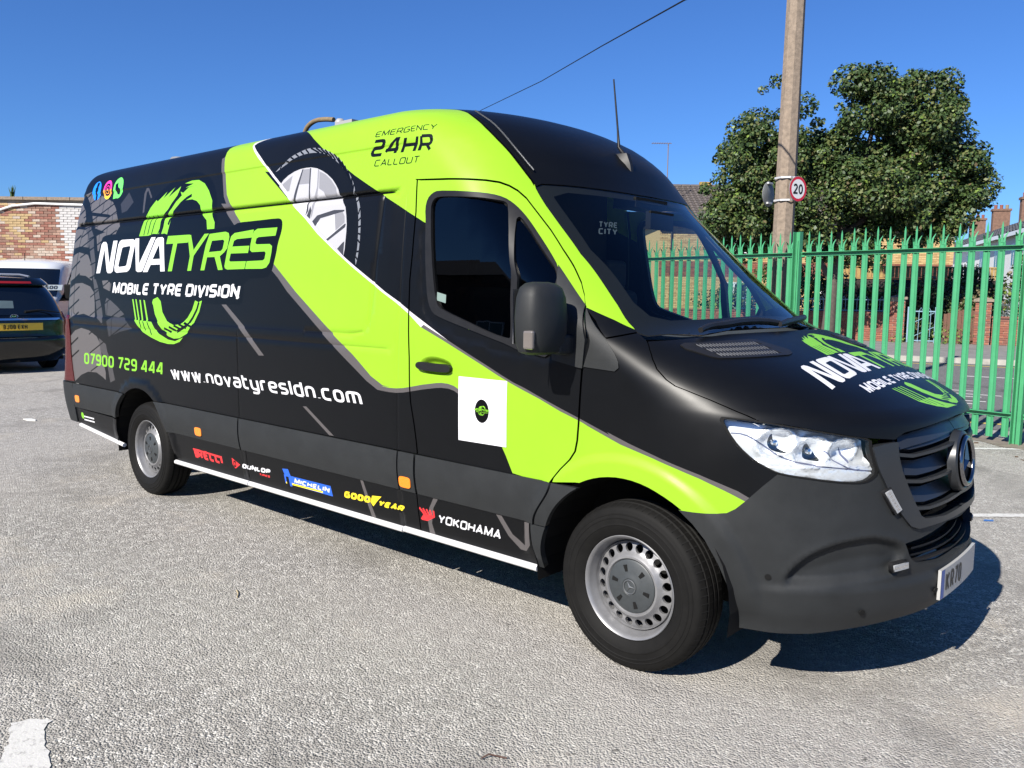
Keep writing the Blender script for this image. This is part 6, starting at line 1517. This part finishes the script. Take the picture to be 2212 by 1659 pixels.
def copy_tree(o, parent=None):
    c = o.copy(); C.objects.link(c); c.parent = parent
    for ch in list(o.children): copy_tree(ch, c)
    return c
def place_wheel(w, x, y, spin, steer=0):
    w.parent = van; w.location = (x, y, .345)
    w.rotation_euler = (Matrix.Rotation(steer, 3, 'Z') @ (Matrix.Rotation(R(90 if y < 0 else -90), 3, 'X')) @ Matrix.Rotation(spin, 3, 'Z')).to_euler()
for i, (x, y, sp) in enumerate([(0, -.872, .5), (AR, -.872, 1.3), (0, .872, .2), (AR, .872, 2.)]):
    place_wheel(w0 if i == 0 else copy_tree(w0, van), x, y, sp)

# ---- what closes the van: wheel wells, floor, tail, cab
mb = MB()
for x in (AF, AR):
    for sg in (1, -1):
        mb = MB(); r = .47; n = 18; V = []
        for i in range(n+1):
            a = math.pi*(-.06+1.12*i/n); V += [(x+r*math.cos(a), sg*.985, .36+r*math.sin(a)), (x+r*math.cos(a), sg*.62, .36+r*math.sin(a))]
        mb.add(V, [(2*i, 2*i+1, 2*i+3, 2*i+2) for i in range(n)])
        mb.add([(x+r*math.cos(a), sg*.62, .36+r*math.sin(a)) for a in np.linspace(-.2, math.pi+.2, 20)], [tuple(range(20))])
        mb.build('wheel_well', m_dark, van)
mb = MB()
mb.box((-2.16, 0, .40), (3.36, 1.80, .16)); mb.box((-5.2, 0, .46), (.75, 1.8, .16)); mb.box((.50, 0, .36), (.24, 1.1, .14)); mb.box((-2.4, 0, .42), (5.8, 1.0, .2)); mb.box((-1.9, 0, .66), (2.9, 1.9, .04)); 
mb.build('underbody', m_dark, van)
mb = MB()
sec = [(float(fB(s))+.03, -float(fW(s))+.16, float(fZ(s))) for s in np.linspace(.1, SMAX-.01, 24)]
mb.add(sec+[(x, -y, z) for x, y, z in sec[::-1]], [tuple(range(48))]); mb.build('rear_doors', m_black, van)
for sg in (-1, 1):
    mb = MB(); mb.box((-5.80, sg*.93, .755), (.10, .05, .05)); mb.box((-5.87, sg*.95, .70), (.06, .012, .10)); mb.box((-5.84, sg*.955, .66), (.10, .012, .03)); o = mb.build('rear_step_bracket', m_white, van)
# ================================================================== the two parked vehicles at the left
class Slices:
    """body from horizontal slices: half width W, nose X and start of the straight side S at each height"""
    def __init__(s, rows, n=2.6):
        z = [r[0] for r in rows]; s.W = pchip(z, [r[1] for r in rows]); s.N = pchip(z, [r[2] for r in rows]); s.S = pchip(z, [r[3] for r in rows]); s.n = n; s.z0, s.z1 = z[0], z[-1]
    def at(s, t, z, off=0.):
        """t: -1..1 round the nose (0 centre), beyond that metres along the side"""
        def raw(t, z):
            a = min(1., abs(t))*math.pi/2; sg = 1 if t >= 0 else -1
            W, N, S = float(s.W(z)), float(s.N(z)), float(s.S(z)); d = 1 if N >= S else -1
            y = sg*W*math.sin(a)**(2/s.n); x = S+(N-S)*math.cos(a)**(2/2.2) if abs(t) < 1 else S-d*(abs(t)-1)
            return Vector((x, y, z))
        p = raw(t, z)
        if off:
            e = .01; u = raw(t+e, z)-raw(t-e, z); v = raw(t, min(s.z1, z+e))-raw(t, max(s.z0, z-e)); n = u.cross(v)
            if n.length > 1e-9:
                n.normalize(); c = Vector((float(s.S(z))-.5*(1 if float(s.N(z)) >= float(s.S(z)) else -1), 0, 1.0))
                if n.dot(p-c) < 0: n = -n
                p = p+n*off
        return p
    def patch(s, name, t0, t1, z0, z1, m, parent, off=0., nt=24, nz=14, edge=None, thick=0.):
        V = []; F = []
        for j in range(nz+1):
            g = j/nz; z = z0+(z1-z0)*g; a, b = (t0, t1) if edge is None else edge(g)
            for i in range(nt+1): V.append(s.at(a+(b-a)*i/nt, z, off))
        for j in range(nz):
            for i in range(nt): k = j*(nt+1)+i; F.append((k, k+1, k+nt+2, k+nt+1))
        o = mesh(name, V, F, m, parent); bm = bmesh.new(); bm.from_mesh(o.data); bmesh.ops.recalc_face_normals(bm, faces=bm.faces); bm.to_mesh(o.data); bm.free()
        auto_smooth(o, 50)
        if thick: sd = o.modifiers.new('s', 'SOLIDIFY'); sd.thickness = thick; sd.offset = 0
        return o
def simple_wheel(parent, x, y, r, w=.2):
    wl = empty('wheel', (x, y, r)); wl.parent = parent; Mx = Matrix.Rotation(R(90), 4, 'X')
    mb = MB(); mb.lathe([(r*.62, -w*.45), (r*.9, -w*.5), (r, -w*.38), (r, w*.38), (r*.9, w*.5), (r*.62, w*.45)], 40, Mx); mb.build('tyre', mat('tyre_rubber', (.014, .0135, .013), .62), wl, 40)
    mb = MB(); mb.lathe([(0, -w*.40), (r*.2, -w*.42), (r*.55, -w*.30), (r*.64, -w*.46)], 32, Mx); mb.lathe([(0, w*.40), (r*.2, w*.42), (r*.55, w*.30), (r*.64, w*.46)], 32, Mx); mb.build('rim', m_alu2, wl, 40)
m_alu2 = mat('wheel_alloy_grey', (.35, .35, .36), .35, metal=.7)
# ---- dark people carrier seen from behind; local +x is its tail
m_car = mat('black_car_paint', (.0035, .004, .004), .16, coat=.45, spec=.4)
m_cglass = mat('dark_car_glass', (.004, .006, .009), .04, spec=.7, coat=.5)
mpv = empty('people_carrier', (-14.78, 1.50, 0), R(2), 'dark people carrier parked tail-on at the left edge with a yellow number plate', 'car')
sl = Slices([(.20, .86, -.16, -.60), (.30, .93, -.06, -.50), (.45, .985, .0, -.45), (.60, .985, .015, -.45), (.645, .98, -.015, -.45), (.66, .975, -.07, -.45), (.95, .985, -.09, -.45), (1.04, .965, -.12, -.50), (1.30, .895, -.235, -.62), (1.52, .80, -.345, -.75), (1.60, .76, -.395, -.85), (1.68, .70, -.50, -1.0), (1.735, .56, -.75, -1.3), (1.76, .20, -1.2, -1.7)], 3.2)
def full(g): return (-4.9, 4.9)
sl.patch('body', 0, 0, .66, 1.76, m_car, mpv, nt=98, nz=40, edge=lambda g: (-4.4, 4.4))
sl.patch('rear_bumper', 0, 0, .20, .655, m_car, mpv, nt=60, nz=18, edge=lambda g: (-1.5, 1.5), off=.012)
mb = MB(); mb.box((-2.4, 0, .45), (4.0, 1.86, .5)); mb.build('underbody', m_dark, mpv)
sl.patch('rear_window', 0, 0, 1.05, 1.55, m_cglass, mpv, off=.008, edge=lambda g: (-.80, .80))
m_tail_ = mat('car_red_lens', (.26, .012, .012), .15, coat=.6); m_tailw = mat('car_white_lens', (.55, .50, .48), .15, coat=.6)
for sg in (-1, 1):
    lamp_ = sl.patch('tail_lamp', 0, 0, .70, 1.10, m_tail_, mpv, off=.014, nt=8, edge=lambda g, sg=sg: (sg*(.86-.02*g), sg*(1.16-.10*g)), thick=.02)
    sl.patch('reversing_lens', 0, 0, .86, .95, m_tailw, lamp_, off=.028, nt=6, nz=4, edge=lambda g, sg=sg: (sg*.87, sg*1.05))
sl.patch('spoiler', 0, 0, 1.56, 1.66, m_car, mpv, off=.06, nt=30, nz=5, edge=lambda g: (-.78, .78), thick=.03)
sl.patch('brake_light', 0, 0, 1.575, 1.605, m_tail_, mpv, off=.085, nt=8, nz=2, edge=lambda g: (-.22, .22))
sl.patch('chrome_strip', 0, 0, .955, .985, m_chrome, mpv, off=.03, nt=20, nz=3, edge=lambda g: (-.50, .50), thick=.01)
pl_ = sl.patch('number_plate', 0, 0, .775, .905, mat('yellow_plate', (.85, .50, .03), .4, coat=.3), mpv, off=.016, nt=12, nz=3, edge=lambda g: (-.20, .20), thick=.008)
q, w = text_units('BJ08 EXH', sw=.17, wid=.42, gap=.17, space=.3); mb = MB()
for p in q: mb.add([sl.at(0, .84, .0)+Vector((.034, (x-w/2)*.080, (y-.5)*.080)) for x, y in p], [(0, 1, 2, 3)])
mb.build('plate_lettering', mat('plate_ink', (.01, .01, .01), .5), pl_)
mb = MB(); c = sl.at(0, 1.03, .0)
mb.lathe([(.062+.006*math.cos(a), .006*math.sin(a)) for a in np.linspace(0, 6.2832, 9)], 28, Matrix.Translation(c+Vector((.02, 0, 0))) @ Matrix.Rotation(R(80), 4, 'Y') @ Matrix.Scale(.55, 4, Vector((1, 0, 0))))
q, w = text_units('KIA', sw=.2, wid=.8, gap=.12)
for p in q: mb.add([c+Vector((.022, (x-w/2)*.032, (y-.5)*.032)) for x, y in p], [(0, 1, 2, 3)])
mb.build('tailgate_badge', m_chrome, mpv, 40)
q, w = text_units('SEDONA', sw=.18, wid=.9, gap=.16); mb = MB()
for p in q: mb.add([sl.at(-.5, .70, 0)+Vector((.045, -.16+(x-w/2)*.035, (y-.5)*.035)) for x, y in p], [(0, 1, 2, 3)])
mb.build('model_lettering', m_chrome, mpv)
mb = MB(); c = sl.at(.05, 1.10, .03); mb.tube([c, c+Vector((-.01, .25, .03)), c+Vector((-.02, .60, -.02))], [.02, .012, .008], 8); mb.build('rear_wiper', m_dark, mpv)
mb = MB(); a = sl.at(-.1, 1.17, .012); mb.add([a, a+Vector((0, .32, 0)), a+Vector((-.055, .33, .13)), a+Vector((-.065, -.06, .14))], [(0, 1, 2, 3)]); mb.build('window_notice', mat('faded_paper', (.10, .14, .15), .5), mpv)
for x, y in ((-.95, -.86), (-.95, .86), (-3.9, -.86), (-3.9, .86)): simple_wheel(mpv, x, y, .335, .22)
for sg in (-1, 1): mb = MB(); mb.tube([(-1.0, sg*.62, 1.76), (-1.5, sg*.64, 1.80), (-2.9, sg*.64, 1.82), (-3.3, sg*.60, 1.76)], .018, 8); mb.build('roof_rail', m_alu2, mpv)

# ---- white van, nose toward the camera's left
m_wvan = mat('white_van_paint', (.62, .63, .64), .25, coat=.6)
hd = Vector((.50, -.866, 0)); wv = empty('white_van', (-22.02, 4.22, 0), R(-35), 'white panel van parked behind the dark people carrier', 'van'); wv.scale = (1.08, 1.08, 1.12)
s2 = Slices([(.28, .90, 2.45, 1.9), (.45, .97, 2.52, 1.9), (.75, .99, 2.50, 1.8), (.95, .985, 2.42, 1.7), (1.08, .97, 2.15, 1.5), (1.20, .955, 1.80, 1.2), (1.30, .94, 1.62, 1.0), (1.60, .90, 1.25, .55), (1.85, .86, .93, .2), (1.95, .80, .70, 0), (2.02, .62, .35, -.3), (2.06, .3, -.1, -.7), (2.07, .05, -.5, -.9)], 2.8)
s2.patch('body', 0, 0, .28, 2.07, m_wvan, wv, nt=80, nz=50, edge=lambda g: (-4.0, 4.0))
s2.patch('windscreen', 0, 0, 1.20, 1.80, m_cglass, wv, off=.012, edge=lambda g: (-.74+.06*g, .74-.06*g))
for sg in (-1, 1):
    d_ = s2.patch('side_window', 0, 0, 1.16, 1.74, m_cglass, wv, off=.010, nt=10, nz=10, edge=lambda g, sg=sg: (sg*(1.02+.30*g), sg*(1.95-.05*g)))
    s2.patch('window_surround', 0, 0, 1.10, 1.79, m_dark, wv, off=.005, nt=10, nz=10, edge=lambda g, sg=sg: (sg*(.96+.32*g), sg*(2.0-.05*g)))
    s2.patch('rub_strip', 0, 0, .48, .66, m_dark, wv, off=.016, nt=30, nz=3, edge=lambda g, sg=sg: (sg*1.15, sg*4.0), thick=.01)
    mb = MB(); c = s2.at(sg*1.05, 1.22, .0)
    mb.box(c+Vector((.02, sg*.15, .08)), (.12, .22, .34)); mb.box(c+Vector((0, sg*.05, -.02)), (.08, .12, .08)); o = mb.build('door_mirror', m_dark, wv); bv = o.modifiers.new('b', 'BEVEL'); bv.width = .03; bv.segments = 2
    for k in range(2): mb = MB(); c = s2.at(sg*(2.06+.22*k), 1.03, .02); mb.box(c, (.14, .03, .035)); mb.build('door_handle', m_dark, wv)
    for tt in (1.0, 2.05, 2.15): s2.patch('door_gap', 0, 0, .5, 1.86, m_dark, wv, off=.003, nt=1, nz=20, edge=lambda g, sg=sg, tt=tt: (sg*(tt+.0), sg*(tt+.006))) if tt != 1.0 else None
    s2.patch('headlight', 0, 0, .84, 1.04, mat('car_headlight', (.5, .52, .55), .1, coat=.8), wv, off=.012, nt=8, nz=5, edge=lambda g, sg=sg: (sg*.60, sg*.96))
s2.patch('grille', 0, 0, .52, .84, m_dark, wv, off=.010, nt=16, nz=5, edge=lambda g: (-.5, .5))
q, w = text_units('2500', sw=.18, wid=.6, gap=.16); mb = MB(); c0 = s2.at(.42, 1.40, -.02); c1 = s2.at(.62, 1.40, -.02); ux = (c1-c0).normalized(); uz = (s2.at(.52, 1.5, 0)-s2.at(.52, 1.3, 0)).normalized(); cc = s2.at(.50, 1.38, .018)
mb.add([cc-ux*.30-uz*.10, cc+ux*.30-uz*.10, cc+ux*.30+uz*.10, cc-ux*.30+uz*.10], [(0, 1, 2, 3)]); tk = mb.build('price_card', mat('price_paper', (.42, .47, .48), .6), wv)
mb = MB(); n_ = ux.cross(uz)
for p in q: mb.add([cc+n_*.006+ux*((x-w/2)*.12)+uz*((y-.5)*.12) for x, y in p], [(0, 1, 2, 3)])
mb.build('price_number', mat('plate_ink', (.01, .01, .01), .5), tk)
mb = MB(); c = s2.at(.0, 2.0, .0); mb.tube([c, c+Vector((-.03, 0, .16))], .008, 6); mb.build('roof_aerial', m_dark, wv)
for x in (1.55, -1.7):
    for y in (-.88, .88):
        simple_wheel(wv, x, y, .33, .22)
        mb = MB(); mb.lathe([(.0, .0), (.40, .0)], 28, Matrix.Translation((x, y*1.13, .38)) @ Matrix.Rotation(R(90), 4, 'X')); mb.build('wheel_arch', m_dark, wv)
bush('weed_clump', Vector((-19.2, 6.2, 0)), .5, .55, 8, .07, 91, 'small scrubby plants by the wall between the white van and the big van', (.2, .4, .2, .2, 0), 120, 'plant')

# ---- the works building behind the camera, seen only as a reflection in the van
wb = empty('works_building', (-34, -31, 0), 0, 'dark brick works building behind the photographer, reflected in the van door glass', 'building')
mb = MB(); mb.box((22, -5, 3.4), (60, 10, 6.8)); mb.build('works_wall', mat('sooty_brick', (.09, .055, .045), .9, var=.3, vscale=4), wb)
mb = MB(); mb.add([(-8.4, .5, 6.8), (52.4, .5, 6.8), (52.4, -5, 9.2), (-8.4, -5, 9.2), (-8.4, -10.5, 6.8), (52.4, -10.5, 6.8)], [(0, 1, 2, 3), (3, 2, 5, 4), (0, 3, 4), (1, 5, 2)]); mb.build('works_roof', m_tile2, wb)
for k in range(12): window(wb, -5+k*5.0, 3.6, 2.0, 1.8, .1)
# ================================================================== cab interior and roof fittings
m_dash = mat('dashboard_plastic', (.045, .048, .052), .7, var=.1, vscale=10, bump=.2, bscale=400)
m_seat = mat('seat_cloth', (.015, .016, .018), .9, var=.2, vscale=40)
mb = MB()
V = []; F = []; ys = np.linspace(-.88, .88, 19)
for y in ys:
    k = 1-(y/.9)**2; xf = -.10+.20*k
    V += [(xf, y, 1.36), (xf-.16, y, 1.385), (xf-.34, y, 1.36+(.06 if -.75 < y < -.15 else 0)), (xf-.46, y, 1.33), (xf-.50, y, 1.22), (xf-.42, y, .95)]
n = 6
for i in range(len(ys)-1):
    for j in range(n-1): F.append((i*n+j, i*n+j+1, (i+1)*n+j+1, (i+1)*n+j))
mb.add(V, F); dash = mb.build('dashboard', m_dash, van, 50)
mb = MB(); mb.lathe([(.19+.016*math.cos(a), .016*math.sin(a)) for a in np.linspace(0, 6.2832, 11)], 32, Matrix.Translation((-.62, -.42, 1.30)) @ Matrix.Rotation(R(-62), 4, 'Y'))
mb.tube([(-.62, -.42, 1.30), (-.42, -.42, 1.20)], .04, 8); mb.box((-.62, -.42, 1.30), (.03, .34, .06)); mb.build('steering_wheel', m_trim, van, 40)
for y in (-.45, .50):
    mb = MB(); w = .52 if y < 0 else .80
    mb.box((-1.0, y, .88), (.50, w, .16)); mb.box((-1.27, y, 1.25), (.16, w, .66)); s = mb.build('seat', m_seat, van); bv = s.modifiers.new('b', 'BEVEL'); bv.width = .05; bv.segments = 3
    for yy in ((y,) if y < 0 else (y-.2, y+.2)):
        mb = MB(); mb.box((-1.29, yy, 1.68), (.10, .24, .18)); h = mb.build('headrest', m_seat, s); bv = h.modifiers.new('b', 'BEVEL'); bv.width = .03; bv.segments = 3
mb = MB(); mb.box((-1.46, 0, 1.36), (.03, 1.72, 1.7)); mb.build('bulkhead', m_seat, van)
mb = MB(); mb.box((-.62, 0, 2.02), (.14, .30, .05)); mb.box((-.50, .0, 1.93), (.03, .22, .09)); mb.build('roof_console', m_dark, van)
for sg in (-1, 1):
    mb = MB(); mb.box((-.80, sg*.90, 1.0), (.9, .03, .55)); mb.build('door_lining', m_dash, van)
# ---- roof aerial
ant = MB(); AP = Vector((-.725, -.02, 2.215))
ax = Vector((.62, 0, -.78)).normalized(); nrm_ = Vector((.78, 0, .62)).normalized()
V = []; F = []
rows = [(-.085, .030, .0), (-.04, .036, .052), (.02, .034, .035), (.085, .024, .0)]
for d, w, h in rows: V += [AP+ax*d+Vector((0, -w, 0)), AP+ax*d+Vector((0, w, 0)), AP+ax*d+nrm_*(h+.018)+Vector((0, w*.4, 0)), AP+ax*d+nrm_*(h+.018)+Vector((0, -w*.4, 0))]
for i in range(3):
    for j in range(4): F.append((i*4+j, i*4+(j+1) % 4, i*4+4+(j+1) % 4, i*4+4+j))
F += [(0, 3, 2, 1), (12, 13, 14, 15)]; ant.add(V, F); a_ = ant.build('roof_aerial', m_trim, van, 30)
mb = MB(); mb.tube([AP-ax*.035+nrm_*.05, (-.768, 0, 2.33), (-.777, 0, 2.42), (-.812, 0, 2.69)], [.012, .009, .0055, .004], 8); mb.build('aerial_whip', m_trim, a_, 60)
# ---- hose and antenna puck seen over the roof edge
mb = MB(); mb.tube(smooth_line3([(-3.22, -.30, 2.60), (-3.19, -.30, 2.675), (-3.09, -.30, 2.712), (-2.97, -.30, 2.706), (-2.87, -.30, 2.690)]), .016, 8); mb.build('roof_hose', mat('sandy_hose', (.16, .115, .06), .8, var=.3, vscale=40), van, 60)
mb = MB(); mb.lathe([(.0, .060), (.02, .056), (.034, .04), (.036, .0)], 20, Matrix.Translation((-2.80, -.30, 2.63))); mb.box((-2.72, -.30, 2.645), (.18, .07, .03)); mb.build('roof_fitting', mat('pale_plastic', (.28, .28, .27), .5), van, 40)
mb = MB(); mb.lathe([(.0, .055), (.07, .05), (.085, .03), (.08, .0)], 24, Matrix.Translation((-5.0, -.3, 2.595))); mb.build('roof_vent', mat('vent_grey', (.16, .165, .17), .45), van, 40)
# mirrored trade sticker inside the windscreen glass
# ================================================================== small litter on the tarmac
def litter(name, loc, lab, cat, poly, m, h=.006, rz=0.):
    mb = MB(); mb.prism(poly, h); o = mb.build(name, m); o.location = (*loc, .003); o.rotation_euler = (R(2), R(1.5), rz); return tag(o, lab, cat)
litter('paper_scrap', (-8.79, -.31), 'small white scrap of litter lying behind the rear of the big van', 'litter', [(-.09, -.02), (.02, -.04), (.11, -.01), (.06, .03), (-.04, .035)], mat('litter_white', (.55, .55, .52), .8), .012, .3)
litter('plastic_scrap', (.55, 2.75), 'tiny blue scrap of plastic on the tarmac right of the van nose', 'litter', [(-.04, -.01), (.03, -.015), (.045, .01), (-.02, .014)], mat('litter_blue', (.03, .12, .38), .5), .004, .8)
def twig(pts, r, lab, m):
    mb = MB(); mb.tube(pts, r, 6); return tag(mb.build('twig', m, smooth=60), lab, 'twig')
m_twig = mat('dead_twig', (.07, .035, .025), .9, var=.3, vscale=60)
twig([(.04, -1.87, .006), (.05, -1.845, .014), (.07, -1.825, .007), (.10, -1.81, .005)], .0028, 'small dark curled twig on the tarmac at the bottom of the picture', m_twig)
twig([(-1.97, -1.60, .005), (-1.92, -1.62, .007), (-1.88, -1.65, .004)], .003, 'pale straw stalk lying on the tarmac below the middle of the van', mat('pale_straw', (.42, .34, .2), .8))
lf = random.Random(21)
for k in range(14):
    t = lf.uniform(-.4, 3.0); x, y = .02-.986*t+lf.uniform(-.1, .5), 6.5+.165*t-lf.uniform(.25, 1.2); s = lf.uniform(.02, .045)
    o = litter('dead_leaf', (x, y), 'brown dead leaf on the ground near the fence foot', 'leaf', [(-s, 0), (-.2*s, -.5*s), (s, 0), (-.1*s, .55*s)], mat('dead_leaf_brown', (.10, .055, .03), .9), .004, lf.uniform(0, 6)); o['group'] = 'dead leaves by the fence'
for k in range(60):
    x, y = lf.uniform(-4.5, 1.6), lf.uniform(-3.2, -1.1); s = lf.uniform(.005, .011)
    if y < -3.0+.0*x and x > 1.2: continue
    if k == 0: mb = MB()
    for_v = [Vector((x+s*math.cos(a), y+s*math.sin(a)*lf.uniform(.6, 1), .001)) for a in np.linspace(0, 2*math.pi, 7)[:-1]]
    mb.add(for_v+[Vector((x+s*.2, y, s*.8))], [(i, (i+1) % 6, 6) for i in range(6)])
tag(mb.build('loose_grit', mat('grit_stone', (.14, .13, .12), .9, var=.4, vscale=90)), 'loose grit scattered on the tarmac in front of the van', kind='stuff')
